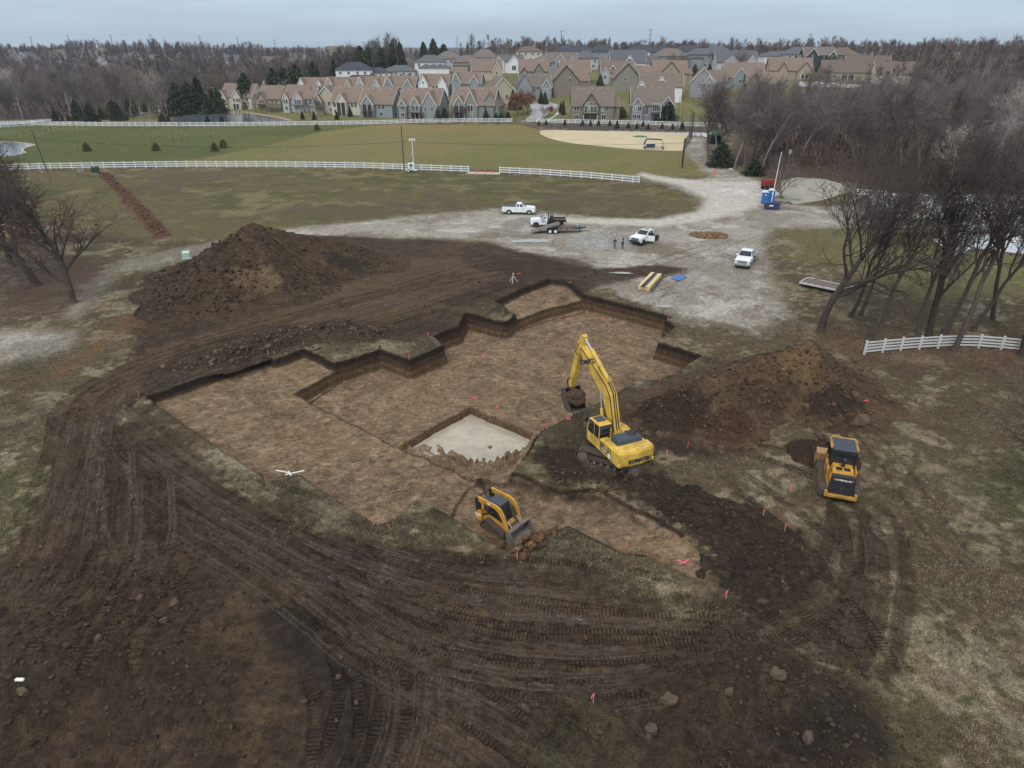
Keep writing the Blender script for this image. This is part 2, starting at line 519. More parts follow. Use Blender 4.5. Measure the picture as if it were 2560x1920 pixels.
HAUL = DX([(1010, 552), (1070, 600), (860, 690), (600, 742), (420, 788), (290, 850), (240, 925), (330, 1040), (560, 1170), (760, 1262), (1000, 1325), (1300, 1335), (1300, 1300), (1000, 1285), (760, 1215), (560, 1125), (350, 1005), (190, 960), (150, 880), (280, 775), (450, 715), (560, 690), (720, 615), (850, 560)])
CHURN = DX([(1420, 1270), (1600, 1290), (1680, 1200), (1790, 1090), (1890, 1120), (1930, 1250), (1920, 1490), (1780, 1460), (1640, 1410), (1480, 1370)])
DARK_A = DX([(230, 930), (330, 1000), (480, 1080), (640, 1165), (900, 1195), (1060, 1225), (1040, 1262), (760, 1230), (560, 1150), (380, 1060), (240, 980)])
DARK_B = DX([(300, 800), (420, 745), (560, 720), (640, 745), (560, 775), (440, 800), (330, 835)])
DARK_C = DX([(1150, 980), (1230, 930), (1260, 990), (1420, 1030), (1560, 1100), (1630, 1180), (1620, 1260), (1560, 1275), (1540, 1200), (1440, 1120), (1340, 1070), (1200, 1040)])
DARK_D = DX([(560, 1330), (660, 1300), (800, 1440), (860, 1560), (840, 1690), (720, 1690), (700, 1520)])
DARK_E = DX([(1230, 940), (1400, 870), (1540, 860), (1640, 900), (1640, 960), (1480, 985), (1330, 1010)])
DARK_T = DX([(1000, 552), (1110, 545), (1250, 560), (1300, 585), (1150, 600), (1010, 580)])
TRENCH = DX([(212, 372), (232, 372), (300, 440), (365, 512), (345, 520), (275, 450)])
MULCH_STRIP = DX([(430, 600), (380, 620), (300, 660), (220, 730), (120, 800), (135, 815), (240, 740), (330, 680), (420, 625)])
BALLFIELD = PX([(690, 360), (800, 330), (960, 312), (1300, 312), (1360, 330), (1690, 345), (1710, 345), (1780, 440), (1560, 445), (1260, 425), (1170, 422), (700, 420), (400, 417)])
GREENF = PX([(-300, 330), (60, 314), (450, 316), (960, 312), (800, 330), (690, 360), (400, 417), (-300, 425)])
LAWN_NEAR = DX([(60, 372), (500, 366), (1010, 372), (1100, 380), (1370, 395), (1480, 420), (1510, 440), (1470, 460), (1250, 458), (1050, 450), (850, 470), (640, 490), (500, 515), (340, 520), (200, 500), (60, 460)])
LAWN_R = DX([(1690, 500), (1800, 495), (1900, 500), (2000, 510), (2100, 540), (2330, 560), (2330, 640), (2000, 640), (1880, 600), (1700, 560)])
FOREST = DX([(1560, 345), (1600, 300), (1580, 270), (1700, 262), (2400, 240), (2600, 420), (2050, 430), (1960, 420), (1820, 395), (1720, 390), (1650, 385)])
LEAFLIT = DX([(1700, 700), (1860, 720), (2400, 720), (2400, 800), (2000, 790), (1900, 790), (1800, 760)])
LEAF_L = DX([(-150, 540), (60, 520), (220, 560), (230, 640), (120, 690), (-150, 700)])
GPATCH = [DX([(1180, 1500), (1260, 1505), (1340, 1560), (1400, 1690), (1080, 1690)]), DX([(265, 875), (330, 880), (420, 960), (520, 1050), (470, 1060), (380, 990), (290, 935), (255, 905)]),
          DX([(640, 1010), (760, 1090), (850, 1150), (760, 1150), (640, 1100), (570, 1050)]), DX([(850, 1090), (960, 1110), (1040, 1160), (960, 1180), (830, 1140)]),
          DX([(1130, 1150), (1240, 1130), (1330, 1200), (1410, 1260), (1380, 1310), (1260, 1260), (1150, 1220), (1110, 1200)]),
          DX([(1510, 1290), (1620, 1280), (1680, 1310), (1640, 1360), (1530, 1370), (1500, 1330)]), DX([(1740, 1380), (1830, 1370), (1860, 1400), (1770, 1430)]),
          DX([(700, 1130), (760, 1160), (640, 1140), (560, 1090)]), DX([(330, 820), (480, 770), (640, 740), (640, 755), (500, 790), (350, 850)]), DX([(1020, 650), (1100, 655), (1110, 680), (1040, 700), (1000, 680)]),
          DX([(900, 745), (960, 750), (940, 765), (830, 755), (880, 730)]), DX([(1320, 850), (1460, 790), (1540, 770), (1560, 800), (1440, 870), (1340, 930), (1200, 960), (1240, 920)])]

def near_box(x, y, poly, pad):
    xs = [p[0] for p in poly]; ys = [p[1] for p in poly]
    return (x > min(xs) - pad) & (x < max(xs) + pad) & (y > min(ys) - pad) & (y < max(ys) + pad)

def paint(x, y, want_tracks=True):
    n = len(x)
    n1 = fbm(x, y, 0.055, 4, 1); n2 = fbm(x, y, 0.35, 4, 2); n3 = fbm(x, y, 1.8, 3, 3); n4 = fbm(x, y, 6.0, 2, 4)
    jit = (n2 - .5) * 2; jf = (n3 - .5) * 2
    col = np.empty((n, 3), dtype=np.float32)
    wet = np.zeros(n, dtype=np.float32); gr = np.ones(n, dtype=np.float32)
    base = C(82, 73, 57); green = C(78, 78, 50); pale = C(140, 129, 106); leaf = C(98, 74, 56); soil = C(58, 49, 41)
    def lay(mask, c):
        nonlocal col
        col += (c - col) * mask[:, None]
    col[:] = base
    lay(sstep(.48, .62, n1 * .6 + n2 * .4) * .7, green)
    lay(sstep(.49, .66, n2 * .55 + n3 * .45) * .75, pale)
    lay(sstep(.55, .7, fbm(x, y, .2, 4, 40) * .6 + n3 * .4) * .55, soil)
    lay(sstep(.5, .66, fbm(x, y, .8, 3, 41) * .55 + n4 * .45) * .4, leaf)
    def zone(poly, c, feather=1.0, wob=1.5, fine=.6, amt=1.0, grass=None, w=None, bw=2.5):
        nonlocal gr, wet
        mk = near_box(x, y, poly, feather + wob * 2 + 1)
        if not mk.any():
            return None
        s = sdpoly(x[mk], y[mk], poly) + jit[mk] * wob + jf[mk] * fine
        k = np.zeros(n, dtype=np.float32)
        k[mk] = sstep(feather * .5, -feather * .5, s) * amt
        if c is not None:
            lay(k, c)
        if grass is not None:
            gr = gr + (grass - gr) * k
        if w is not None:
            wet = wet + (w - wet) * k
        return k
    # open fields
    k = zone(GREENF, C(80, 85, 48), 2, 1.5, 0.5)
    if k is not None:
        lay(k * sstep(.45, .7, n1) * .45, C(102, 99, 60)); lay(k * sstep(.55, .75, n2) * .3, C(66, 76, 42))
    k = zone(BALLFIELD, C(114, 105, 70), 3, 1.2, 0.5)
    if k is not None:
        st = np.sin((x * .35 + y * .94) * 2 * math.pi / 9.0 + (n1 - .5) * 3)
        lay(k * sstep(.1, .8, st) * .35, C(104, 106, 62))
        lay(k * sstep(.46, .62, n1) * .55, C(98, 100, 58)); lay(k * sstep(230, 300, y) * .5, C(140, 116, 72))
    k = zone(LAWN_NEAR, C(92, 84, 58), 4, 2, 1)
    if k is not None:
        st2 = fbm(x * .25, y, .25, 4, 61)
        lay(k * sstep(.42, .6, st2) * .75, C(74, 75, 44)); lay(k * sstep(.5, .68, n2 * .5 + st2 * .5) * .5, C(134, 119, 90)); lay(k * sstep(.56, .66, n1) * .6, C(84, 74, 62))
    zone(LAWN_R, C(98, 94, 60), 5, 3, 1.4, .75)
    k = zone(FOREST, C(74, 62, 52), 5, 2, 1)
    if k is not None:
        lay(k * sstep(.5, .65, n3) * .5, C(98, 76, 58))
    k = zone(LEAFLIT, C(84, 69, 58), 4, 3, 1, .7)
    if k is not None:
        lay(k * sstep(.5, .6, n4) * .5, C(118, 86, 64))
    k = zone(LEAF_L, C(84, 68, 60), 4, 3, 1, .7)
    # gravel lot and lanes
    for poly, am in ((GRAVEL, .92), (GRAVEL_L, .6), (GRAVEL_L2, .38)):
        k = zone(poly, C(152, 146, 136), 3.0, 2.0, 1.2, am, grass=.25)
        if k is not None:
            lay(k * sstep(.42, .62, fbm(x, y, .22, 4, 71)) * .6, C(116, 108, 96)); lay(k * sstep(.55, .7, n2) * .5, C(184, 180, 172)); lay(k * sstep(.53, .66, fbm(x, y, .14, 4, 73) * .7 + n3 * .3) * .6, C(100, 88, 70))
    k = zone(ROAD_PALE, C(180, 174, 164), 2.5, .8, .4, .9, grass=.1)
    # bare soil
    k = zone(DIRT_A, C(72, 59, 47), 1.6, 1.3, .7, 1, grass=0)
    if k is not None:
        lay(k * sstep(.45, .65, fbm(x, y, .18, 4, 80)) * .55, C(52, 43, 36)); lay(k * sstep(.55, .7, n2) * .45, C(92, 75, 57)); lay(k * sstep(.56, .68, n3) * .5, C(38, 33, 30))
        wet = np.maximum(wet, k * .35)
    k = zone(HAUL, C(90, 74, 58), 2.0, 1.2, .8, .7)
    for poly, c, am, ww in ((DARK_A, C(42, 36, 32), .9, .7), (DARK_B, C(46, 40, 34), .85, .3), (DARK_C, C(46, 38, 32), .9, .3), (DARK_D, C(42, 37, 34), .7, .5), (DARK_E, C(48, 39, 33), .85, .2), (DARK_T, C(58, 48, 41), .8, .5)):
        k = zone(poly, c, 1.6, 1.2, .8, am, grass=0)
        if k is not None:
            wet = np.maximum(wet, k * ww)
    k = zone(CHURN, C(70, 57, 46), 2.5, 2.6, 2.0, .6, grass=.35)
    k = zone(TRENCH, C(94, 72, 58), .6, .35, .2, 1, grass=0)
    k = zone(MULCH_STRIP, C(104, 78, 54), 1.4, .9, .7, .6, grass=0)
    for g in GPATCH:
        k = zone(g, C(76, 68, 53), 1.4, 1.4, 1.3, .75, grass=.9)
        if k is not None:
            lay(k * sstep(.5, .64, n3) * .4, C(74, 73, 53)); lay(k * sstep(.53, .68, n2) * .6, C(126, 116, 98)); lay(k * sstep(.48, .6, fbm(x, y, 1.1, 3, 45)) * .7, C(54, 46, 39))
    # tracks
    T = np.zeros((n, 3), dtype=np.float32); dz = np.zeros(n, dtype=np.float32)
    if want_tracks:
        for (q, hg, hp, kind, deep, dark) in TRK:
            tot = sum(math.dist(a, b) for a, b in zip(q[:-1], q[1:])); s0 = 0.0
            for c0 in range(0, len(q) - 1, 6):
                ch = q[c0:c0 + 7]
                mk = np.where(near_box(x, y, ch, hg + hp + .5))[0]
                Lc = sum(math.dist(a, b) for a, b in zip(ch[:-1], ch[1:]))
                if len(mk) == 0:
                    s0 += Lc; continue
                X_, Y_ = x[mk], y[mk]
                d, s, sd_ = dline(X_, Y_, ch)
                ok = (s > 1e-4) & (s < Lc - 1e-4)
                mk, d, s, X_, Y_ = mk[ok], d[ok], s[ok] + s0, X_[ok], Y_[ok]
                s0 += Lc
                if len(mk) == 0: continue
                d = d + jf[mk] * .07
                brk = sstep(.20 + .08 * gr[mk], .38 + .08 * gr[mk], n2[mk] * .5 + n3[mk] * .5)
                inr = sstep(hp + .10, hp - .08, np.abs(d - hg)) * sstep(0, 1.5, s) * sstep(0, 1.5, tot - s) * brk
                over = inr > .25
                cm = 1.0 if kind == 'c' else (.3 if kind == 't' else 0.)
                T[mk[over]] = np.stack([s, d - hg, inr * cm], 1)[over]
                ridge = np.exp(-((np.abs(d - hg) - hp - .05) / .055) ** 2) * brk
                dz[mk] = dz[mk] * (1 - .5 * inr) - deep * inr + deep * .7 * ridge
                kk = inr * dark * (1 - .35 * gr[mk])
                g_ = gr[mk]
                col[mk] += (C(56, 46, 38) - col[mk]) * (kk * (.40 + .55 * g_))[:, None]
                gr[mk] = g_ * (1 - kk)
                if kind == 't':
                    ws = np.exp(-((np.abs(np.abs(d - hg) - hp * .55)) / .055) ** 2) * inr
                    on = sstep(.44, .52, fbm(s * .22, d * 0 + len(q), 1.0, 2, 88)) * sstep(.3, .1, g_)
                    wet[mk] = np.maximum(wet[mk], ws * on)
                    col[mk] += (C(102, 91, 82) - col[mk]) * (ws * on * .5)[:, None]  # pale water shine of the streaks painted into the colour
                else:
                    wet[mk] = np.maximum(wet[mk], inr * .5 * sstep(.52, .62, fbm(X_, Y_, .3, 3, 87)))
                on = sstep(.42, .52, fbm(s * .2, d * 0 + c0 * 0 + deep * 99, 1.0, 2, 86)) * sstep(.45, .1, g_)
                col[mk] += (C(100, 84, 67) - col[mk]) * (ridge * on * (.5 if kind == 't' else .22))[:, None]  # highlight along the rut ridges painted into the colour
                wet[mk] = np.maximum(wet[mk], ridge * on * (.5 if kind == 't' else .2))
    return col, wet, gr, T, dz, (n1, n2, n3, n4)

def site(x, y):
    col, wet, gr, T, dz, (n1, n2, n3, n4) = paint(x, y)
    zp, wall, floor = pit(x, y)
    def lay(mask, c):
        nonlocal col
        col += (c - col) * mask[:, None]
    # floor of the digging: tan clay scraped by bucket teeth, damp places
    u = (x + y) * .7071; v = (y - x) * .7071
    sw = fbm(x, y, .12, 3, 90) * 6
    streak = fbm(u * .5 + sw * .3, v * 2.0 + sw * .6, 1.0, 4, 91)
    streak2 = fbm(u * 2.0 + sw * .6, v * .5 + sw * .3, 1.0, 4, 92)
    sel = sstep(.32, .68, fbm(x, y, .16, 3, 93))
    st = streak * sel + streak2 * (1 - sel)
    tone = fbm(x, y, .22, 4, 94); fine = fbm(x, y, 2.4, 4, 97)
    lay(floor, C(120, 101, 80))
    lay(floor * sstep(.40, .62, tone * .6 + fine * .4) * .7, C(130, 109, 86))
    lay(floor * sstep(.54, .70, n2 * .6 + fine * .4) * .4, C(88, 71, 56))
    lay(floor * sstep(.52, .66, st * .55 + fine * .45) * .6, C(146, 126, 103))
    lay(floor * sstep(.47, .36, st * .6 + fine * .4) * .3, C(86, 69, 54))
    lay(floor * sstep(.55, .68, n1 * .5 + n2 * .5) * .4, C(76, 62, 50))
    lay(floor * sstep(.60, .70, tone) * .35, C(116, 92, 68))
    lay(floor * sstep(.58, .68, n3 * .5 + n4 * .5) * .5, C(60, 49, 41))
    T[:, 2] *= 1 - .5 * floor
    gr = gr * (1 - floor)
    wet = wet * (1 - floor) + floor * (.15 + .45 * sstep(.52, .62, n1 * .5 + n2 * .5))
    # cut walls: dark topsoil above brown clay
    top = sstep(-.75, -.25, zp)
    wk = sstep(.12, .5, wall)
    lay(wk * .95, C(70, 56, 44)); lay(wk * top * .9, C(44, 37, 32)); lay(wk * sstep(.48, .62, n3) * .5, C(52, 42, 35)); lay(wk * sstep(.5, .62, fine) * .3, C(92, 75, 57))
    gr = gr * (1 - wk)
    rag = sstep(.0, .35, floor) * sstep(1.0, .3, floor)
    z = zp + dz * (1 - .6 * floor) + (n2 - .5) * .10 + (n3 - .5) * .05 * (1 - gr * .5) + (n4 - .5) * .03
    z = z + floor * ((st - .5) * .10)
    z = z - np.minimum(1, np.maximum(0, wall)) * (n2 - .5) * .25
    fade = sstep(112, 100, y)
    return z * fade, col, wet, gr, T, floor

# far ground: level to the houses, then a hill on the right and ridges behind
HZ_Y = [0, 286, 300, 340, 400, 460, 600, 1000, 1600, 3000]
HZ_Z = [0, 0, 1.2, 7.6, 13.0, 18.0, 20.5, 18, 8, 6]
def zfar(x, y):
    x = np.asarray(x, dtype=np.float64); y = np.asarray(y, dtype=np.float64)
    hill = np.interp(y - np.interp(x, [-150, -70, 0], [80, 42, 8]), HZ_Y, HZ_Z) * sstep(-230, -90, x - (y - 340) * .25)
    left = 19 * np.exp(-((x + 560) / 420) ** 2 - ((y - 1050) / 420) ** 2) * sstep(330, 700, y)
    ridge = 16 * sstep(1500, 3200, y) + 8 * sstep(3000, 6000, y)
    dip = -2.2 * sstep(296, 330, y) * sstep(-60, -160, x) * sstep(800, 500, y)
    return hill + left + ridge + dip

def grid(xs2d, ys2d):
    r, c = xs2d.shape
    i = np.arange(r * c).reshape(r, c)
    f = np.stack([i[:-1, :-1].ravel(), i[:-1, 1:].ravel(), i[1:, 1:].ravel(), i[1:, :-1].ravel()], 1)
    return xs2d.ravel(), ys2d.ravel(), f

def soil_material():
    m = bpy.data.materials.new('soil_and_grass')
    m.use_nodes = True
    t = m.node_tree; L = t.links.new; N = t.nodes.new
    b = t.nodes['Principled BSDF']
    def attr(n):
        a = N('ShaderNodeAttribute'); a.attribute_name = n; return a
    def math_(op, a, b_=None, c=None):
        k = N('ShaderNodeMath'); k.operation = op
        for i, q in enumerate((a, b_, c)):
            if q is None: continue
            if isinstance(q, (int, float)): k.inputs[i].default_value = q
            else: L(q, k.inputs[i])
        return k.outputs[0]
    geo = N('ShaderNodeNewGeometry')
    def noise(scale, detail=4, rough=.6, vec=None):
        k = N('ShaderNodeTexNoise'); k.inputs['Scale'].default_value = scale; k.inputs['Detail'].default_value = detail; k.inputs['Roughness'].default_value = rough
        L(vec if vec else geo.outputs['Position'], k.inputs['Vector']); return k.outputs['Fac']
    def rng_(v, a, b_, c, d):
        k = N('ShaderNodeMapRange'); L(v, k.inputs['Value'])
        for i, q in zip(('From Min', 'From Max', 'To Min', 'To Max'), (a, b_, c, d)): k.inputs[i].default_value = q
        return k.outputs[0]
    col = attr('col').outputs['Vector']
    aux = attr('aux').outputs['Vector']
    sp = N('ShaderNodeSeparateXYZ'); L(aux, sp.inputs[0])
    wet, gr, cl = sp.outputs
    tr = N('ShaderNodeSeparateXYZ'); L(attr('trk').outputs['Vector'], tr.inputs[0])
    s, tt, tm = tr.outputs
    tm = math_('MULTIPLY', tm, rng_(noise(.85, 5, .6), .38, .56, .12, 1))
    na = noise(2.6, 6, .68); nb = noise(13.0, 5, .65); nc = noise(48.0, 3, .6)
    # grass reads as short streaks: stretched noise
    mp = N('ShaderNodeMapping'); mp.inputs['Scale'].default_value = (9.0, 26.0, 9.0); mp.inputs['Rotation'].default_value = (0, 0, .5); L(geo.outputs['Position'], mp.inputs[0])
    mp2 = N('ShaderNodeMapping'); mp2.inputs['Scale'].default_value = (28.0, 8.0, 9.0); mp2.inputs['Rotation'].default_value = (0, 0, -.3); L(geo.outputs['Position'], mp2.inputs[0])
    gs = math_('ADD', noise(1.0, 3, .6, mp.outputs[0]), noise(1.0, 3, .6, mp2.outputs[0]))
    f1 = math_('MULTIPLY', rng_(na, .3, .7, .56, 1.42), rng_(noise(.7, 5, .65), .3, .7, .8, 1.2))
    f2 = math_('MULTIPLY', rng_(nb, .3, .7, .52, 1.5), rng_(nc, .3, .7, .76, 1.26))
    fg = math_('ADD', 1.0, math_('MULTIPLY', gr, rng_(gs, .75, 1.25, -.55, .6)))
    # scrapes of the bucket teeth on the clay floor: long thin lines in two directions
    def scr(rot, w):
        wv = N('ShaderNodeVectorMath'); wv.operation = 'ADD'; wn_ = N('ShaderNodeTexNoise'); wn_.inputs['Scale'].default_value = .25; L(geo.outputs['Position'], wn_.inputs['Vector'])
        sv = N('ShaderNodeVectorMath'); sv.operation = 'SCALE'; sv.inputs['Scale'].default_value = w; L(wn_.outputs['Color'], sv.inputs[0]); L(geo.outputs['Position'], wv.inputs[0]); L(sv.outputs[0], wv.inputs[1])
        m_ = N('ShaderNodeMapping'); m_.inputs['Rotation'].default_value = (0, 0, rot); m_.inputs['Scale'].default_value = (.55, 7.5, .2); L(wv.outputs[0], m_.inputs[0])
        return noise(1.0, 5, .62, m_.outputs[0])
    sx = N('ShaderNodeMix'); L(rng_(noise(.13, 2, .5), .46, .54, 0, 1), sx.inputs['Factor']); L(scr(.75, 3.0), sx.inputs[2]); L(scr(-.85, 2.0), sx.inputs[3])
    scrape = sx.outputs[0]
    fs = math_('ADD', 1.0, math_('MULTIPLY', cl, rng_(scrape, .34, .66, -.30, .30)))
    fac = math_('MULTIPLY', math_('MULTIPLY', math_('MULTIPLY', f1, f2), fg), fs)
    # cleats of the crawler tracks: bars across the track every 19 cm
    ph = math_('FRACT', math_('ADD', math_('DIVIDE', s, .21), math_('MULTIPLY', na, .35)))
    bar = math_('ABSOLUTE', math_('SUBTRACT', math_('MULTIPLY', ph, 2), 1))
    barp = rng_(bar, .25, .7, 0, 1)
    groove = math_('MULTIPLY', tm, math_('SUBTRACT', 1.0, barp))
    fac = math_('MULTIPLY', fac, math_('ADD', math_('SUBTRACT', 1.0, math_('MULTIPLY', groove, .50)), math_('MULTIPLY', math_('MULTIPLY', tm, barp), .22)))  # cavity shade of the cleat grooves painted into the colour, bars lightened
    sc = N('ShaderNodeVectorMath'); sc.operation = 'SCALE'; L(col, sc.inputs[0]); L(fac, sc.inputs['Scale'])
    # steep cut faces of the digging show the soil layers: dark topsoil, then brown clay with thin bands
    pz = N('ShaderNodeSeparateXYZ'); L(geo.outputs['Position'], pz.inputs[0])
    nz = N('ShaderNodeSeparateXYZ'); L(geo.outputs['Normal'], nz.inputs[0])
    wz = math_('ADD', pz.outputs[2], rng_(na, .3, .7, -.16, .16))
    rp = N('ShaderNodeValToRGB'); L(rng_(wz, -2.1, .1, 0, 1), rp.inputs[0])
    ee = rp.color_ramp.elements
    ee[0].position = 0; ee[0].color = (*C(92, 74, 56), 1); ee[1].position = 1; ee[1].color = (*C(52, 44, 37), 1)
    for q_, c_ in ((.22, (76, 60, 46)), (.34, (98, 78, 58)), (.46, (66, 53, 42)), (.62, (72, 57, 45)), (.74, (42, 36, 31)), (.9, (40, 34, 30))):
        k_ = ee.new(q_); k_.color = (*C(*c_), 1)
    ws_ = N('ShaderNodeVectorMath'); ws_.operation = 'SCALE'; L(rp.outputs['Color'], ws_.inputs[0]); L(math_('MULTIPLY', f1, f2), ws_.inputs['Scale'])
    steep = math_('MULTIPLY', rng_(nz.outputs[2], .62, .86, 1, 0), rng_(pz.outputs[2], .0, .12, 1, 0))
    mxw = N('ShaderNodeMixRGB'); L(steep, mxw.inputs['Fac']); L(sc.outputs[0], mxw.inputs['Color1']); L(ws_.outputs[0], mxw.inputs['Color2'])
    sc = mxw
    # wet soil is darker and shiny where water stands in it
    wn = noise(1.3, 5, .6)
    wm = math_('MULTIPLY', wet, rng_(wn, .42, .58, .2, 1))
    pud = rng_(wm, .5, .78, 0, 1)
    dk = N('ShaderNodeVectorMath'); dk.operation = 'SCALE'; L(sc.outputs[0], dk.inputs[0]); L(math_('SUBTRACT', 1.0, math_('MULTIPLY', wm, .25)), dk.inputs['Scale'])
    L(dk.outputs[0], b.inputs['Base Color'])
    L(math_('SUBTRACT', .93, math_('MULTIPLY', pud, .68)), b.inputs['Roughness'])
    L(math_('ADD', .12, math_('MULTIPLY', pud, .38)), b.inputs['Specular IOR Level'])
    vo = N('ShaderNodeTexVoronoi'); vo.inputs['Scale'].default_value = 7.0; L(geo.outputs['Position'], vo.inputs['Vector'])
    crumb = math_('MULTIPLY', math_('SUBTRACT', .6, vo.outputs['Distance']), math_('MULTIPLY', math_('SUBTRACT', 1.0, gr), rng_(na, .42, .62, 0, .07)))
    h = math_('ADD', math_('ADD', math_('MULTIPLY', na, .14), crumb), math_('ADD', math_('MULTIPLY', nb, .075), math_('MULTIPLY', nc, .022)))
    h = math_('ADD', h, math_('MULTIPLY', math_('MULTIPLY', tm, barp), .07))
    h = math_('ADD', h, math_('MULTIPLY', math_('MULTIPLY', gr, gs), .04))
    h = math_('ADD', h, math_('MULTIPLY', math_('MULTIPLY', cl, scrape), .09))
    h = math_('MULTIPLY', h, math_('SUBTRACT', 1.0, math_('MULTIPLY', pud, .85)))
    bp = N('ShaderNodeBump'); bp.inputs['Strength'].default_value = .85; bp.inputs['Distance'].default_value = 1.0
    L(h, bp.inputs['Height']); L(bp.outputs[0], b.inputs['Normal'])
    return m
SOIL = soil_material()

def soil_mesh(name, x, y, z, f, col, wet, gr, T, fl=None):
    me = npmesh(name, np.stack([x, y, z], 1), f, True)
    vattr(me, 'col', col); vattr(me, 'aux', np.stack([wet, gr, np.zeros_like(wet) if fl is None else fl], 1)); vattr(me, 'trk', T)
    return me

def half_w(Y): return 30 + (Y - 13) * .70
rows = [4.0 + .3 * k_ for k_ in range(30)] + [13.0]
while rows[-1] < 118:
    rows.append(rows[-1] + .02 + .0029 * rows[-1])
rows[-1] = 118.0
rows = np.array(rows)
uu = np.linspace(-1, 1, 900)
GX, GY = uu[None, :] * half_w(rows)[:, None], np.repeat(rows[:, None], 900, 1)
x, y, f = grid(GX, GY)
x = x.astype(np.float32); y = y.astype(np.float32)
z, col, wet, gr, T, fl = site(x, y)
Z_SITE = z.reshape(GX.shape)
def ground_z(X, Y):
    """height of the built ground at a place"""
    if Y >= 118: return float(zfar(X, Y))
    r = int(np.searchsorted(rows, Y)); r = min(max(r, 0), len(rows) - 1)
    c = int(round((X / half_w(rows[r]) + 1) / 2 * 899)); c = min(max(c, 0), 899)
    return float(Z_SITE[r, c])
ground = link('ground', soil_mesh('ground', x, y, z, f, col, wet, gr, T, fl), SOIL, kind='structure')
GR_MASK = gr

# farther ground as one sheet to the horizon
rows2 = [118.0]
while rows2[-1] < 420: rows2.append(rows2[-1] * 1.0075)
while rows2[-1] < 7000: rows2.append(rows2[-1] * 1.03)
rows2 = np.array(rows2)
uu2 = np.linspace(-1, 1, 640)
hw2 = half_w(118) + (rows2 - 118) * .95
FX, FY = uu2[None, :] * hw2[:, None], np.repeat(rows2[:, None], 640, 1)
x, y, f = grid(FX, FY)
x = x.astype(np.float32); y = y.astype(np.float32)
col, wet, gr, T, dz, _ = paint(x, y, False)
lawn = C(108, 106, 68)
far_lawn = sstep(286, 300, y) * sstep(470, 420, y) * sstep(-250, -170, x) * sstep(190, 130, x)
col += (lawn * (.85 + .3 * fbm(x, y, .08, 3, 5)[:, None]) - col) * (far_lawn * .9)[:, None]
wood = sstep(420, 480, y) + sstep(300, 330, y) * sstep(-170, -230, x) + sstep(300, 340, y) * sstep(130, 190, x)
col += (C(80, 70, 64) - col) * np.clip(wood, 0, 1)[:, None]
z = zfar(x, y).astype(np.float32)
link('terrain', soil_mesh('terrain', x, y, z, f, col, wet * 0, gr, T), SOIL, kind='structure')
# ------------------------------------------------------------------ heaps of earth and gravel
PILES = []
def seg_h(x, y, segs):
    h = np.full(x.shape, -9.0, dtype=np.float32)
    for (ax, ay, ah, bx, by, bh, sl) in segs:
        ex, ey = bx - ax, by - ay
        t = np.clip(((x - ax) * ex + (y - ay) * ey) / (ex * ex + ey * ey + 1e-9), 0, 1)
        d = np.hypot(x - ax - ex * t, y - ay - ey * t)
        hh = ah + (bh - ah) * t - sl * d
        k = .35
        m = np.maximum(h, hh)
        h = m + np.where(np.abs(h - hh) < k * 4, k * np.log1p(np.exp(-np.abs(h - hh) / k)) * .5, 0)
    return h
def pile_z(x, y, segs, rough, seed):
    n = fbm(x, y, .28, 4, seed); n2 = fbm(x, y, 1.3, 4, seed + 3)
    n3 = fbm(x, y, 3.4, 3, seed + 5)
    h = seg_h(x + (n2 - .5) * .8, y + (n - .5) * 2.0, segs)
    h = np.where(h < .8, .8 * np.exp(np.clip((h - .8) / .9, -6, 0)) - .16, h - .16 + 0 * h)
    am = np.clip(h + .1, 0, 1)
    return h + am * ((n - .5) * rough * 1.6 + (n2 - .5) * rough * 1.0 + (n3 - .5) * rough * .55)
def pile(name, label, cat, segs, box, step, rough, seed, paintf, clods=0, csize=(.06, .3), cc=(C(92, 76, 60), C(66, 54, 44)), lo=.02, bias=None, blend=None):
    nx = int((box[2] - box[0]) / step); ny = int((box[3] - box[1]) / step)
    gx, gy = np.meshgrid(np.linspace(box[0], box[2], nx), np.linspace(box[1], box[3], ny))
    x, y, f = grid(gx.astype(np.float32), gy.astype(np.float32))
    z = pile_z(x, y, segs, rough, seed)
    keep = (z[f] > -.06).any(1)
    f = f[keep]
    used = np.zeros(len(x), dtype=bool); used[f.ravel()] = True
    idx = np.cumsum(used) - 1
    f = idx[f]; x, y, z = x[used], y[used], z[used]
    col, wet, gr, T, dz = paintf(x, y, z)
    if blend:                    # the foot of the mound is driven over like the ground beside it
        c2, w2, g2, T2, d2, _ = paint(x, y)
        k = sstep(blend[0], blend[1], z + (fbm(x, y, .5, 3, seed + 9) - .5) * .6)
        col = c2 + (col - c2) * k[:, None]; wet = w2 * (1 - k) + wet * k; gr = g2 * (1 - k); dz = d2 * (1 - k) + dz * k
        T = np.where((k < .5)[:, None], T2, T)
    me = soil_mesh(name, x, y, z + dz, f, col, wet, gr, T)
    t = thing(name, label, cat)
    link('heap', me, SOIL, t)
    PILES.append((segs, rough, seed, box))
    if clods:
        w = np.clip(z, 0, 3) * np.exp(-np.clip(z, 0, 9) * .55) + .02
        w = np.where(z < lo, 0, w)
        if bias is not None: w = w * bias(x, y, z)
        # clods that rolled a little beyond the foot lie on the ground too
        i = rng.choice(len(x), clods, p=w / w.sum())
        px_, py_ = x[i] + rng.normal(0, .25, clods), y[i] + rng.normal(0, .25, clods)
        pz = np.maximum(pile_z(px_.astype(np.float32), py_.astype(np.float32), segs, rough, seed), .0)
        o = link('clods', clod_mesh(px_, py_, pz, csize, cc), CLODM, t)
        o['kind'] = 'stuff'
    return t
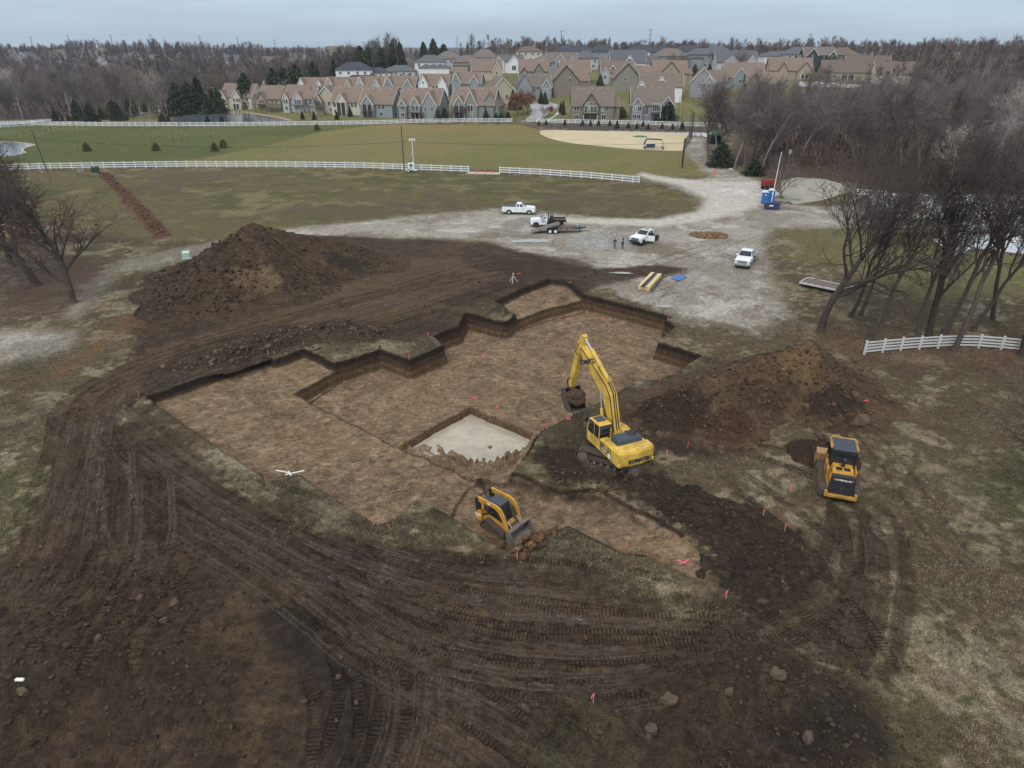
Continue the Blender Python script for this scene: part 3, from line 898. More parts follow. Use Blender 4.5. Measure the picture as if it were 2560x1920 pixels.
def surf_z(X, Y):
    z = ground_z(X, Y)
    a, b = np.array([X], dtype=np.float32), np.array([Y], dtype=np.float32)
    for (segs, rough, seed, box) in PILES:
        if box[0] < X < box[2] and box[1] < Y < box[3]:
            z = max(z, float(pile_z(a, b, segs, rough, seed)[0]))
    return z
def onto(px, py, dz=0.0):
    """the place on the built surface seen at a point of the photograph"""
    z = 0.0
    for i in range(14):
        p = P(px, py, z)
        z = .5 * z + .5 * surf_z(p.x, p.y)
    return Vector((p.x, p.y, surf_z(p.x, p.y) + dz))

ICO_V = []
_p = (1 + 5 ** .5) / 2
for a, b in ((1, _p), (-1, _p), (1, -_p), (-1, -_p)):
    ICO_V += [(0, a, b), (a, b, 0), (b, 0, a)]
ICO_V = np.array(ICO_V, dtype=np.float32); ICO_V /= np.linalg.norm(ICO_V[0])
_bm = bmesh.new()
for v_ in ICO_V: _bm.verts.new(v_)
_r = bmesh.ops.convex_hull(_bm, input=_bm.verts)
_bm.verts.index_update()
ICO_F = np.array([[q.index for q in fc.verts] for fc in _bm.faces], dtype=np.int32)
_bm.free()

def attr_mat(name, rough=.9, attr='col', var=.2, scale=8.0):
    m = bpy.data.materials.new(name); m.use_nodes = True
    t = m.node_tree; b = t.nodes['Principled BSDF']
    a = t.nodes.new('ShaderNodeAttribute'); a.attribute_name = attr
    g = t.nodes.new('ShaderNodeNewGeometry')
    n = t.nodes.new('ShaderNodeTexNoise'); n.inputs['Scale'].default_value = scale; n.inputs['Detail'].default_value = 5
    t.links.new(g.outputs['Position'], n.inputs['Vector'])
    r = t.nodes.new('ShaderNodeMapRange'); r.inputs['From Min'].default_value = .3; r.inputs['From Max'].default_value = .7
    r.inputs['To Min'].default_value = 1 - var; r.inputs['To Max'].default_value = 1 + var
    t.links.new(n.outputs['Fac'], r.inputs['Value'])
    s = t.nodes.new('ShaderNodeVectorMath'); s.operation = 'SCALE'
    t.links.new(a.outputs['Vector'], s.inputs[0]); t.links.new(r.outputs[0], s.inputs['Scale'])
    t.links.new(s.outputs[0], b.inputs['Base Color'])
    b.inputs['Roughness'].default_value = rough; b.inputs['Specular IOR Level'].default_value = .2
    return m
CLODM = attr_mat('clod_soil')
def clod_mesh(x, y, z, size, cc):
    n = len(x)
    s = size[0] * (size[1] / size[0]) ** (rng.random(n) ** 3.6)
    sc = s[:, None] * (.7 + .6 * rng.random((n, 3))) * np.array([1, 1, .75])
    jit = 1 + .85 * (rng.random((n, 12)) - .5)
    v = ICO_V[None] * jit[:, :, None] * sc[:, None, :] * .6
    an = rng.random(n) * 6.28; tl = rng.normal(0, .4, n)
    ca, sa, ct, st_ = np.cos(an), np.sin(an), np.cos(tl), np.sin(tl)
    vx = v[:, :, 0] * ct[:, None] - v[:, :, 2] * st_[:, None]; vz = v[:, :, 0] * st_[:, None] + v[:, :, 2] * ct[:, None]
    X = vx * ca[:, None] - v[:, :, 1] * sa[:, None] + x[:, None]
    Y = vx * sa[:, None] + v[:, :, 1] * ca[:, None] + y[:, None]
    Zz = vz + (z + s * .18)[:, None]
    V = np.stack([X, Y, Zz], 2).reshape(-1, 3)
    F_ = (ICO_F[None] + (np.arange(n) * 12)[:, None, None]).reshape(-1, 3)
    me = npmesh('clods', V, F_)
    t = rng.random(n)[:, None] ** 1.3
    c = (cc[1] + (cc[0] - cc[1]) * t) * .86
    vattr(me, 'col', np.repeat(c, 12, 0))
    return me

def earth(base, dark, light, seed, tracks=None, patches=(), k=.84):
    base, dark, light, kk = base * k, dark * k, light * k, k
    def fn(x, y, z):
        n = len(x)
        a = fbm(x, y, .3, 4, seed + 20); b = fbm(x, y, 1.6, 4, seed + 21); c = fbm(x, y, 6, 2, seed + 22)
        col = np.tile(base, (n, 1)).astype(np.float32)
        def lay(m, cc):
            nonlocal col
            col = col + (cc - col) * m[:, None]
        lay(sstep(.46, .62, a * .6 + b * .4) * .8, dark)
        lay(sstep(.52, .68, b * .7 + c * .3) * .7, light)
        lay(sstep(.58, .68, c) * .4, dark)
        wet = np.zeros(n, dtype=np.float32); T = np.zeros((n, 3), dtype=np.float32); dz = np.zeros(n, dtype=np.float32)
        for (cx, cy, rx, ry, cc) in patches:
            k_ = sstep(1.15, .8, np.hypot((x - cx) / rx, (y - cy) / ry) + (b - .5) * .9)
            lay(k_ * .9, cc * kk)
        for (q, hg, hp, kind, deep) in (tracks or ()):
            d, s, _ = dline(x, y, q)
            fd = sstep(0.02, 1.2, s) * sstep(.02, 1.2, s.max() - s)
            inr = sstep(hp + .1, hp - .08, np.abs(d - hg) + (b - .5) * .25) * sstep(.2, .45, a + .1) * fd
            ov = inr > .25
            T[ov] = np.stack([s, d - hg, inr * .9], 1)[ov]
            dz -= inr * deep
            ridge = np.exp(-((np.abs(d - hg) - hp - .1) / .12) ** 2) * fd
            dz += ridge * deep * .7
            lay(inr * .35, light); lay(ridge * .4, dark)
        return col, wet, np.zeros(n, dtype=np.float32), T, dz
    return fn

BR_, DK_, LT_ = C(78, 64, 51), C(52, 44, 37), C(104, 86, 67)
def dl(*pts): return smooth_line([D(*p)[:2] for p in pts], 5)
pile('dirt_pile', 'tall brown dirt pile with dozed right flank beside the pale green box', 'dirt pile',
     [(-33.5, 88, 6.7, -36.5, 82, 5.2, .62), (-36.5, 82, 5.2, -38.5, 75, 2.2, .6), (-33.5, 88, 6.7, -27, 91, 4.3, .55), (-27, 91, 4.3, -21, 93, 2.4, .5), (-33, 86, 5.6, -27, 80, 1.6, .42), (-36, 78, 2.6, -32, 73, 1.0, .5), (-24, 92, 3, -18, 92, 1.0, .4)],
     (-54, 60, -8, 106), .17, .55, 101,
     earth(BR_, DK_, LT_, 101, [(smooth_line([(a0, 78 + i * .3), (a0 - 3.5, 83), (-32.5, 87)], 5), .95, .28, 'c', .12) for i, a0 in enumerate((-25, -21.5, -18.5, -16))],
           [(-22.5, 88.5, 3.0, 1.6, C(58, 50, 42)), (-31, 79.5, 3.0, 2.0, C(108, 90, 70))]),
     clods=5600, csize=(.045, .44), cc=(C(84, 69, 55), C(52, 44, 37)), bias=lambda x, y, z: np.where(x < -31, 1.0, .16))
pile('dirt_pile', 'tan dirt pile with freshly dug dark faces right of the yellow excavator', 'dirt pile',
     [(26.0, 54.5, 4.3, 21.5, 53.0, 3.4, .72), (21.5, 53.0, 3.4, 16, 50.5, 2.5, .68), (16, 50.5, 2.5, 11.5, 49, 1.4, .58), (26, 54.5, 4.1, 27, 51, 2.6, .7), (20, 51, 2.4, 18, 47.5, 1.3, .6), (27, 51, 2.5, 30, 50.3, .9, .55), (14, 48, 1.2, 16, 46, .8, .5)],
     (4, 39, 38, 64), .13, .5, 131,
     earth(C(90, 73, 57), C(62, 51, 42), C(112, 91, 70), 131, None,
           [(12.8, 48.2, 3.2, 2.6, C(56, 45, 37)), (17.0, 46.3, 2.2, 2.2, C(72, 55, 42)), (26.3, 49.0, 2.3, 1.6, C(54, 46, 39)), (24.5, 53.4, 2.0, 2.2, C(108, 86, 62))]),
     clods=4200, csize=(.035, .36), cc=(C(100, 81, 62), C(62, 51, 42)))
pile('dirt_pile', 'broad dozed brown dirt mound filling the lower left corner', 'dirt pile',
     [(-20.0, 31.5, .35, -19.5, 27, 1.3, .30), (-19.5, 27, 1.3, -18, 23.4, 1.9, .38), (-18, 23.4, 1.9, -23.5, 23.4, 1.9, .45), (-18, 23.4, 1.9, -13, 19.5, 1.1, .42), (-23.5, 23.4, 1.9, -29, 25, 1.2, .35), (-21, 27, 1.4, -28, 27, .7, .3), (-20, 22, 1.4, -20, 17, .6, .3)],
     (-38, 8, -5.5, 36), .09, .5, 161,
     earth(C(70, 58, 47), C(50, 42, 36), C(94, 77, 60), 161,
           [(dl((x0 + 20, y0), (x0 + b0, 1240), (x0 - 50 - c0, 1380), (x0 - 110 - c0, y1)), .97, .3, 'c', .03) for x0, y0, y1, b0, c0 in ((420, 1140, 1470, 6, -14), (362, 1110, 1520, 14, 10), (318, 1100, 1480, 2, 18), (236, 1120, 1500, 10, 6), (160, 1150, 1420, -4, 20))],
           [(-20, 20.5, 5.5, 2.2, C(62, 52, 43)), (-14.6, 26, 1.3, 2.6, C(84, 68, 52)), (-12, 22, 2, 3, C(78, 64, 50))]),
     clods=5200, csize=(.02, .24), cc=(C(88, 72, 56), C(52, 44, 37)), blend=(.25, 1.3))
pile('dirt_pile', 'low dark dirt mound with stones at the bottom right', 'dirt pile',
     [(7, 21.5, .9, 11.5, 22, 1.6, .45), (11.5, 22, 1.6, 13.2, 20.5, 1.9, .5), (13.2, 20.5, 1.9, 13.3, 16, 1.7, .5), (8, 20, 1.1, 9.5, 15, 1.3, .42)],
     (0.5, 8, 20, 28), .085, .5, 191,
     earth(C(66, 55, 45), C(48, 41, 35), C(86, 71, 55), 191, None, [(13.5, 19.2, 2.5, 1.6, C(52, 45, 39)), (7, 22.6, 2.2, 1.0, C(58, 49, 41))]),
     clods=5200, csize=(.02, .22), cc=(C(86, 71, 56), C(50, 43, 37)), blend=(.05, .7))
GV = lambda s: earth(C(140, 138, 134), C(122, 120, 116), C(156, 153, 148), s, k=1)
pile('gravel_pile', 'grey crushed gravel pile behind the two people', 'gravel pile', [(13.6, 104.8, 1.75, 16.4, 105, 1.4, .5)], (8, 98, 22, 111), .16, .06, 211, GV(211))
pile('mulch_pile', 'low orange brown wood chip pile beyond the white pickups', 'mulch pile', [(30.8, 108.4, .3, 32.4, 108.5, .28, .4)], (26, 104, 37, 113), .16, .42, 221, earth(C(112, 92, 70), C(84, 70, 54), C(146, 120, 92), 221, k=1), clods=900, csize=(.06, .3), cc=(C(170, 140, 104), C(104, 82, 60)))
pile('gravel_pile', 'whitish gravel pile at the bend of the gravel road', 'gravel pile', [(46.5, 146, 1.0, 50.5, 144, .8, .3)], (38, 136, 60, 154), .3, .2, 231, earth(C(178, 174, 168), C(150, 146, 140), C(200, 197, 192), 231, k=1))
pile('dirt_berm', 'dark ridge of loose clods along the left pit edge', 'dirt berm', [(-27.5, 61.0, .5, -23.5, 65.5, .8, .5), (-23.5, 65.5, .8, -18.5, 67.5, .65, .5), (-18.5, 67.5, .6, -14.5, 66.5, .5, .45), (-31.5, 57.5, .25, -27.5, 61, .5, .5)], (-36, 54, -10, 72), .14, .5, 241,
     earth(C(66, 55, 45), C(48, 41, 36), C(96, 80, 62), 241), clods=1500, csize=(.07, .5), cc=(C(112, 94, 74), C(54, 46, 39)))
pile('dirt_berm', 'dark loose soil bank above the dug out ramp', 'dirt berm', [(11.5, 37.0, .35, 14.5, 34.6, .5, .5), (14.5, 34.6, .5, 15.0, 32.0, .4, .5), (15.0, 32.0, .4, 13.6, 30.2, .3, .5)], (7, 27, 19, 40), .10, .42, 251,
     earth(C(56, 46, 38), C(42, 36, 31), C(80, 65, 51), 251), clods=1300, csize=(.035, .26), cc=(C(84, 68, 54), C(44, 38, 33)))

tq = [D(*q)[:2] for q in ((222, 374), (262, 412), (305, 455), (352, 508))]
pile('trench_backfill', 'reddish brown backfilled trench line running down from the green box', 'trench', [(*a_, .15, *b_, .15, .6) for a_, b_ in zip(tq[:-1], tq[1:])], (min(q[0] for q in tq) - 2, tq[-1][1] - 2, max(q[0] for q in tq) + 2, tq[0][1] + 2), .22, .34, 261,
     earth(C(96, 72, 56), C(72, 55, 45), C(118, 90, 70), 261, k=.85), clods=900, csize=(.1, .5), cc=(C(118, 88, 68), C(76, 58, 47)))
# clods lying about on the soil
cp_ = []
def scatter(poly, n):
    xs = [p[0] for p in poly]; ys = [p[1] for p in poly]
    x = rng.uniform(min(xs), max(xs), n * 3).astype(np.float32); y = rng.uniform(min(ys), max(ys), n * 3).astype(np.float32)
    k = sdpoly(x, y, poly) < 0
    return np.stack([x[k][:n], y[k][:n]], 1)
for poly, n in ((DIRT_A, 2200), (DARK_C, 900), (DARK_E, 500), (DX([(450, 745), (640, 720), (900, 700), (960, 740), (840, 755), (640, 760), (470, 790)]), 900),
                (DX([(1230, 1000), (1420, 1030), (1400, 1060), (1180, 1060)]), 500), (DX([(560, 620), (280, 690), (300, 740), (560, 690)]), 700)):
    cp_.append(scatter(poly, n))
q = np.concatenate(cp_)
zz = np.array([ground_z(a, b) for a, b in q])
o = link('soil_clods', clod_mesh(q[:, 0], q[:, 1], zz, (.035, .26), (C(104, 86, 66), C(56, 47, 40))), CLODM); o['kind'] = 'stuff'; o['label'] = 'loose brown clods scattered over the churned soil'
q = np.concatenate([scatter(PX([(1275, 1385), (1300, 1330), (1345, 1300), (1400, 1320), (1360, 1350), (1310, 1400)]), 260)])
zz = np.array([ground_z(a, b) for a, b in q]) + rng.random(len(q)) * .25
o = link('clay_rubble', clod_mesh(q[:, 0], q[:, 1], zz, (.10, .62), (C(128, 98, 70), C(84, 62, 46))), CLODM); o['kind'] = 'stuff'; o['label'] = 'broken tan clay slabs heaped ahead of the loader bucket'

# larger single stones
ROCKM = mat('stone', srgb(84, 71, 58, KL), .9, var=.25, scale=5, bump=.6)
SOILROCK = mat('earth_lump', srgb(80, 66, 52, KL), .95, var=.25, scale=5, bump=.6)
def rock(px, py, s, label, m=ROCKM, flat=.6, name='boulder', cat='boulder'):
    r2 = random.Random(int(px * 7 + py))
    bm = bmesh.new()
    bmesh.ops.create_icosphere(bm, subdivisions=3, radius=.5)
    o1 = Vector((r2.random() * 50, r2.random() * 50, r2.random() * 50))
    from mathutils import noise as mn
    for v in bm.verts:
        k = 1 + .55 * mn.noise(v.co * 2.2 + o1) + .22 * mn.noise(v.co * 5 + o1)
        v.co = v.co * k
        c = .36
        v.co.z = min(max(v.co.z, -c), c)
        s_ = s * .8; v.co = Vector((v.co.x * s_, v.co.y * s_ * (.65 + .3 * r2.random() * 0 + .1), v.co.z * s_ * flat / .6))
    me = bpy.data.meshes.new(name); bm.to_mesh(me); bm.free()
    p = onto(px, py)
    return tag(link(name, me, m, loc=(p.x, p.y, p.z + s * .12), rz=r2.random() * 6), label, cat)
for a in ((2151, 1060, 1.7, 'large flat grey boulder at the foot of the tan dirt pile'), (2136, 905, .9, 'brown boulder farthest behind the tan dirt pile'), (2153, 926, .6, 'small round stone below the farthest boulder'),
          (2162, 940, .75, 'pale stone nearest the right shoulder of the tan pile'), (2216, 1003, 1.2, 'rounded earth lump at the right tip of the tan pile'), (2138, 996, 1.2, 'flat earth slab on the right flank of the tan pile'),
          (1673, 1753, .95, 'pale tan stone on the left end of the lower right mound'), (1821, 1733, .6, 'dark square lump on the lower right mound'), (1944, 1694, .95, 'largest brown stone near the crest of the lower right mound'),
          (1627, 1830, .9, 'dark lump at the left foot of the lower right mound'), (2020, 1845, .7, 'stone beside the dark hollow of the lower right mound'), (2003, 1634, .5, 'lone round stone above the lower right mound'),
          (351, 1498, .55, 'dark oblong clod on the dozed lower left mound'), (437, 1514, .7, 'flat brown clod nearest the ridge of the lower left mound'), (247, 1597, .5, 'tan clod on the track marks of the lower left mound'), (59, 1732, .6, 'tan stone beside the white scrap at the left edge'),
          (410, 1553, .5, 'brown clod just below the flat clod on the lower left mound'), (2291, 1141, .4, 'small dark clod alone on the grass right of the ruts'), (2289, 1003, .45, 'low brown clod on the grass right of the tan pile'), (1646, 1088, .7, 'round tan stone on the dark soil behind the excavator'), (580, 905, .7, 'pale flat stone on the clod ridge')):
    rock(*a, m=(SOILROCK if any(k in a[3] for k in ('lump', 'clod', 'slab')) else ROCKM), name=('earth_clod' if any(k in a[3] for k in ('lump', 'clod', 'slab')) else 'boulder'), cat=('clod' if any(k in a[3] for k in ('lump', 'clod', 'slab')) else 'boulder'))

# standing water
def water_mat(name, c, rough=.08):
    m = bpy.data.materials.new(name); m.use_nodes = True
    t = m.node_tree; b = t.nodes['Principled BSDF']
    g = t.nodes.new('ShaderNodeNewGeometry')
    n = t.nodes.new('ShaderNodeTexNoise'); n.inputs['Scale'].default_value = 1.2; n.inputs['Detail'].default_value = 4
    t.links.new(g.outputs['Position'], n.inputs['Vector'])
    bp = t.nodes.new('ShaderNodeBump'); bp.inputs['Strength'].default_value = .06; bp.inputs['Distance'].default_value = .2
    t.links.new(n.outputs['Fac'], bp.inputs['Height']); t.links.new(bp.outputs[0], b.inputs['Normal'])
    n2 = t.nodes.new('ShaderNodeTexNoise'); n2.inputs['Scale'].default_value = .55; n2.inputs['Detail'].default_value = 6; n2.inputs['Roughness'].default_value = .65
    t.links.new(g.outputs['Position'], n2.inputs['Vector'])
    mr = t.nodes.new('ShaderNodeMapRange'); mr.inputs['From Min'].default_value = .35; mr.inputs['From Max'].default_value = .65; mr.inputs['To Min'].default_value = .78; mr.inputs['To Max'].default_value = 1.12
    t.links.new(n2.outputs['Fac'], mr.inputs['Value'])
    vs = t.nodes.new('ShaderNodeVectorMath'); vs.operation = 'SCALE'; vs.inputs[0].default_value = c; t.links.new(mr.outputs[0], vs.inputs['Scale']); t.links.new(vs.outputs[0], b.inputs['Base Color'])
    b.inputs['Roughness'].default_value = rough
    b.inputs['Specular IOR Level'].default_value = .5
    return m
def sheet(name, poly, z, m, **kw):
    bm = bmesh.new()
    fs = bm.faces.new([bm.verts.new((p[0], p[1], z)) for p in poly])
    bmesh.ops.triangulate(bm, faces=[fs])
    bmesh.ops.recalc_face_normals(bm, faces=bm.faces)
    if bm.faces and bm.faces[0].normal.z < 0:
        bmesh.ops.reverse_faces(bm, faces=bm.faces)
    me = bpy.data.meshes.new(name); bm.to_mesh(me); bm.free()
    return link(name, me, m, **kw)
MUDW = water_mat('muddy_water', srgb(168, 159, 142, KL), .05)
sheet('puddle_water', PX([(980, 1117, -2.3), (1175, 1010, -2.3), (1345, 1080, -2.3), (1280, 1200, -2.3), (1150, 1225, -2.3)]), -2.68, MUDW, kind='structure')
CLRW = water_mat('thin_water', srgb(150, 148, 142, KL), .06)
def blob(cx, cy, rx, ry, seed, n=26):
    r2 = random.Random(seed)
    ph = [r2.random() * 6.28 for _ in range(4)]
    o = []
    for i in range(n):
        t = 2 * math.pi * i / n
        k = 1 + .22 * math.sin(2 * t + ph[0]) + .16 * math.sin(3 * t + ph[1]) + .1 * math.sin(5 * t + ph[2]) + .07 * math.sin(8 * t + ph[3])
        o.append((cx + math.cos(t) * rx * k, cy + math.sin(t) * ry * k))
    return o
for i, (px, py, rx, ry) in enumerate(((1324, 603, 2.4, 1.2), (1960, 500, 2.6, 2.0), (1553, 683, 1.6, .35), (1660, 766, 1.2, .4))):
    p = P(px, py)
    sheet('puddle_water', blob(p.x, p.y, rx, ry, i + 3), .055 + .0 * i, CLRW, kind='structure')
# ------------------------------------------------------------------ bare trees
def tubes(segs, k):
    """segs rows: p0(3) p1(3) r0 r1 -> verts, quads"""
    s = np.asarray(segs, dtype=np.float32)
    p0, p1, r0, r1 = s[:, 0:3], s[:, 3:6], s[:, 6], s[:, 7]
    d = p1 - p0; d /= np.linalg.norm(d, axis=1)[:, None] + 1e-9
    ref = np.where(np.abs(d[:, 2:3]) > .9, np.array([[1., 0, 0]]), np.array([[0, 0, 1.]]))
    a = np.cross(d, ref); a /= np.linalg.norm(a, axis=1)[:, None] + 1e-9
    b = np.cross(d, a)
    t = np.arange(k) * 2 * np.pi / k
    ring = a[:, None, :] * np.cos(t)[None, :, None] + b[:, None, :] * np.sin(t)[None, :, None]
    v = np.concatenate([p0[:, None] + ring * r0[:, None, None], p1[:, None] + ring * r1[:, None, None]], 1)
    n = len(s)
    i = np.arange(k); j = (i + 1) % k
    f = np.stack([i, j, k + j, k + i], 1)
    F_ = (f[None] + (np.arange(n) * 2 * k)[:, None, None]).reshape(-1, 4)
    return v.reshape(-1, 3), F_
def grow(seed, H, r, clear=.3, limbs=9, lean=(0, 0), up=.25, spread=.9, kids=(7, 6, 5), twig=.014, stems=1, wob=.16, l1=.55, curve=0.0):
    rd = random.Random(seed)
    wood, twigs, tips = [], [], []
    def rv(k): return Vector((rd.uniform(-k, k), rd.uniform(-k, k), rd.uniform(-k, k)))
    def branch(p, d, L, r0, lvl):
        n = (7, 6, 4, 3, 2)[lvl]
        r1 = r0 * (.35 if lvl < 3 else .5)
        pts = [(p.copy(), r0)]
        for i in range(n):
            d = (d + rv(wob * (1.0 + .5 * lvl)) + Vector((0, 0, up * (.5 if lvl else .0) * (1.2 if lvl < 3 else .6))) * .5 + (Vector((lean[0], lean[1], 0)) * curve if lvl == 0 else Vector())).normalized()
            q = p + d * (L / n)
            ra = r0 + (r1 - r0) * i / n; rb = r0 + (r1 - r0) * (i + 1) / n
            (wood if lvl < 2 else twigs).append((*p, *q, max(ra, twig * .7), max(rb, twig * .6)))
            p = q
            pts.append((p.copy(), rb))
        if lvl >= 4 or lvl > len(kids):
            tips.append(p.copy()); return
        nk = limbs if lvl == 0 else kids[lvl - 1]
        lo = clear if lvl == 0 else .22
        for c in range(nk):
            f = lo + (1 - lo) * (c + rd.random() * .8) / nk
            f = min(f, .99)
            i = min(int(f * n), n - 1); fr = f * n - i
            a = pts[i][0].lerp(pts[i + 1][0], fr); rr = pts[i][1] + (pts[i + 1][1] - pts[i][1]) * fr
            dd = (pts[i + 1][0] - pts[i][0]).normalized()
            side = rv(1); side -= dd * side.dot(dd); side.normalize()
            k = spread * (1 - .35 * f) * rd.uniform(.75, 1.25) if lvl == 0 else rd.uniform(.6, 1.1)
            nd = (dd + side * k).normalized()
            LL = L * ((l1 * (1.15 - .55 * f)) if lvl == 0 else rd.uniform(.42, .62))
            branch(a, nd, LL, max(rr * rd.uniform(.5, .72), twig), lvl + 1)
        tips.append(p.copy())
    for s in range(stems):
        a = rd.random() * 6.28
        off = Vector((math.cos(a), math.sin(a), 0)) * (.25 * (s > 0))
        d = Vector((lean[0], lean[1], 1)) + (Vector((math.cos(a), math.sin(a), 0)) * .28 if stems > 1 else Vector())
        branch(off + Vector((0, 0, -.15)), d.normalized(), H * (.82 if stems == 1 else rd.uniform(.65, .85)), r * (1 if stems == 1 else .65), 0)
    # flare of the roots
    wood.append((0, 0, -.2, 0.0, 0.0, .5, r * 1.55, r * 1.0))
    return wood, twigs, tips
TREE = {}
def tree_proto(key, bark, leaves=0, leafcol=None, **kw):
    wood, twigs, tips = grow(**kw)
    v, f = tubes(wood, 7); mw = npmesh('trunk', v, f, True); mw.materials.append(bark)
    v, f = tubes(twigs, 3); mt = npmesh('crown', v, f); mt.materials.append(bark)
    ml = None
    if leaves:
        tp = np.array([t[:] for t in tips]); tp = tp[tp[:, 2] < tp[:, 2].max() * .72] if len(tp) > 50 else tp
        c = tp[rng.integers(0, len(tp), leaves)] + rng.normal(0, .35, (leaves, 3))
        a = rng.normal(0, .09, (leaves, 3)); b = rng.normal(0, .09, (leaves, 3))
        v = np.stack([c - a, c + b, c + a, c - b], 1).reshape(-1, 3)
        f = np.arange(leaves * 4).reshape(-1, 4)
        ml = npmesh('leaves', v, f); ml.materials.append(leafcol)
    TREE[key] = (mw, mt, ml)
def tree(key, loc, rz, label, group=None, s=1.0, name='bare_tree', cat='tree', sz=None):
    t = thing(name, label, cat, loc, rz, group)
    t.scale = (s, s, sz if sz else s)
    mw, mt, ml = TREE[key]
    link('trunk', mw, None, t); link('crown', mt, None, t)
    if ml: link('dead_leaves', ml, None, t)
    return t
def bark(name, c, var=.25):
    m = mat(name, srgb(*c, KL), .95, var=var, scale=1.2, spec=.15)
    t = m.node_tree; b = t.nodes['Principled BSDF']
    src = b.inputs['Base Color'].links[0].from_socket
    oi = t.nodes.new('ShaderNodeObjectInfo'); r = t.nodes.new('ShaderNodeMapRange'); r.inputs['To Min'].default_value = .7; r.inputs['To Max'].default_value = 1.2
    t.links.new(oi.outputs['Random'], r.inputs['Value'])
    s = t.nodes.new('ShaderNodeVectorMath'); s.operation = 'SCALE'; t.links.new(src, s.inputs[0]); t.links.new(r.outputs[0], s.inputs['Scale'])
    t.links.new(s.outputs[0], b.inputs['Base Color'])
    return m
B_DARK = bark('bark_dark', (80, 72, 67)); B_GREY = bark('bark_grey', (112, 104, 100)); B_PURP = bark('bark_wood', (122, 112, 109)); B_BROWN = bark('bark_brown', (118, 104, 95)); B_PALE = bark('bark_pale', (164, 156, 148), .35)
RUST = mat('dead_leaf', srgb(120, 82, 58, KL), .9, var=.35, scale=2)
tree_proto('oak', B_DARK, 0, None, seed=3, H=16.5, r=.40, clear=.26, limbs=12, spread=1.15, kids=(8, 6, 5), l1=.68, twig=.016, up=.22)
tree_proto('lean_a', B_DARK, 60, RUST, seed=5, H=17.5, r=.24, clear=.42, limbs=9, lean=(.20, .05), spread=.8, kids=(7, 6, 4), l1=.5, twig=.015, up=.3, curve=-.06)
tree_proto('lean_b', B_DARK, 0, None, seed=8, H=18.5, r=.26, clear=.38, limbs=9, lean=(.06, 0), spread=.75, kids=(7, 6, 4), l1=.52, twig=.015, up=.3)
tree_proto('vine', B_DARK, 90, RUST, seed=12, H=18, r=.34, clear=.2, limbs=13, lean=(.03, 0), spread=.7, kids=(7, 6, 4), l1=.42, twig=.016, up=.3)
tree_proto('left_a', B_DARK, 420, RUST, seed=21, H=13.5, r=.40, clear=.22, limbs=13, spread=1.0, kids=(7, 6, 5), l1=.6, twig=.015, up=.16)
tree_proto('left_b', B_DARK, 520, RUST, seed=27, H=15, r=.5, clear=.3, limbs=11, spread=.95, kids=(7, 6, 5), l1=.6, twig=.016, up=.2)
tree_proto('wood_a', B_PURP, 0, None, seed=31, H=19, r=.30, clear=.34, limbs=10, spread=.8, kids=(6, 5, 4), l1=.5, twig=.036, up=.35)
tree_proto('wood_b', B_BROWN, 0, None, seed=36, H=18, r=.32, clear=.3, limbs=11, spread=.95, kids=(6, 5, 4), l1=.52, twig=.036, up=.3)
tree_proto('wood_c', B_GREY, 0, None, seed=41, H=17, r=.28, clear=.3, limbs=9, spread=.85, kids=(6, 5, 4), l1=.55, twig=.036, up=.3, stems=2)
tree_proto('pale', B_PALE, 0, None, seed=44, H=18, r=.3, clear=.3, limbs=10, spread=.9, kids=(6, 5, 4), l1=.55, twig=.03, up=.25)
tree_proto('small', B_GREY, 0, None, seed=51, H=7, r=.16, clear=.16, limbs=11, spread=.9, kids=(7, 5, 4), l1=.75, twig=.012, up=.3)

def tz(p): return (p[0], p[1], ground_z(p[0], p[1]))
for key, px, py, rz, s, lab in (
        ('oak', 2051, 829, 0.6, 1.0, 'broad spreading bare oak nearest the gravel drive'), ('lean_b', 2126, 792, 0.2, .8, 'slender bare tree just right of the broad oak'),
        ('lean_a', 2152, 788, 0.1, .95, 'leaning forked bare tree second right of the broad oak'), ('lean_a', 2174, 847, -.2, 1.0, 'bare tree leaning right behind the end of the white fence'),
        ('lean_b', 2295, 842, 2.2, .9, 'straight bare tree behind the white fence left of the vine trunk'), ('vine', 2321, 842, 1.0, 1.05, 'dark vine wrapped tree behind the white board fence'),
        ('lean_b', 2357, 838, .5, 1.05, 'bare tree directly right of the vine wrapped trunk'), ('lean_a', 2384, 878, 0.0, 1.15, 'strongly leaning bare tree in front of the white fence'),
        ('lean_a', 2432, 829, -.5, .95, 'low branching bare tree behind the white fence at right'), ('vine', 2556, 890, 2.0, 1.0, 'bare tree at the right edge by the white fence end'),
        ('lean_b', 2480, 800, 4.0, 1.0, 'bare tree farther back near the barn at right')):
    tree(key, tz(P(px, py)), rz, lab, None, s)
for key, px, py, rz, s, lab in (('left_a', 183, 756, .5, 1.0, 'nearest bare oak with rusty leaves at the left'), ('left_b', 91, 714, 2.1, 1.0, 'second bare oak with a mossy brown trunk at the left'),
                                ('left_b', 14, 617, 4.0, 1.05, 'thick bare oak at the left edge of the picture'), ('left_a', 33, 667, 3.0, .95, 'thin bare oak between the two left trunks'), ('left_a', -60, 590, 1.0, 1.1, 'bare oak reaching in from beyond the left edge')):
    tree(key, tz(P(px, py)), rz, lab, None, s)
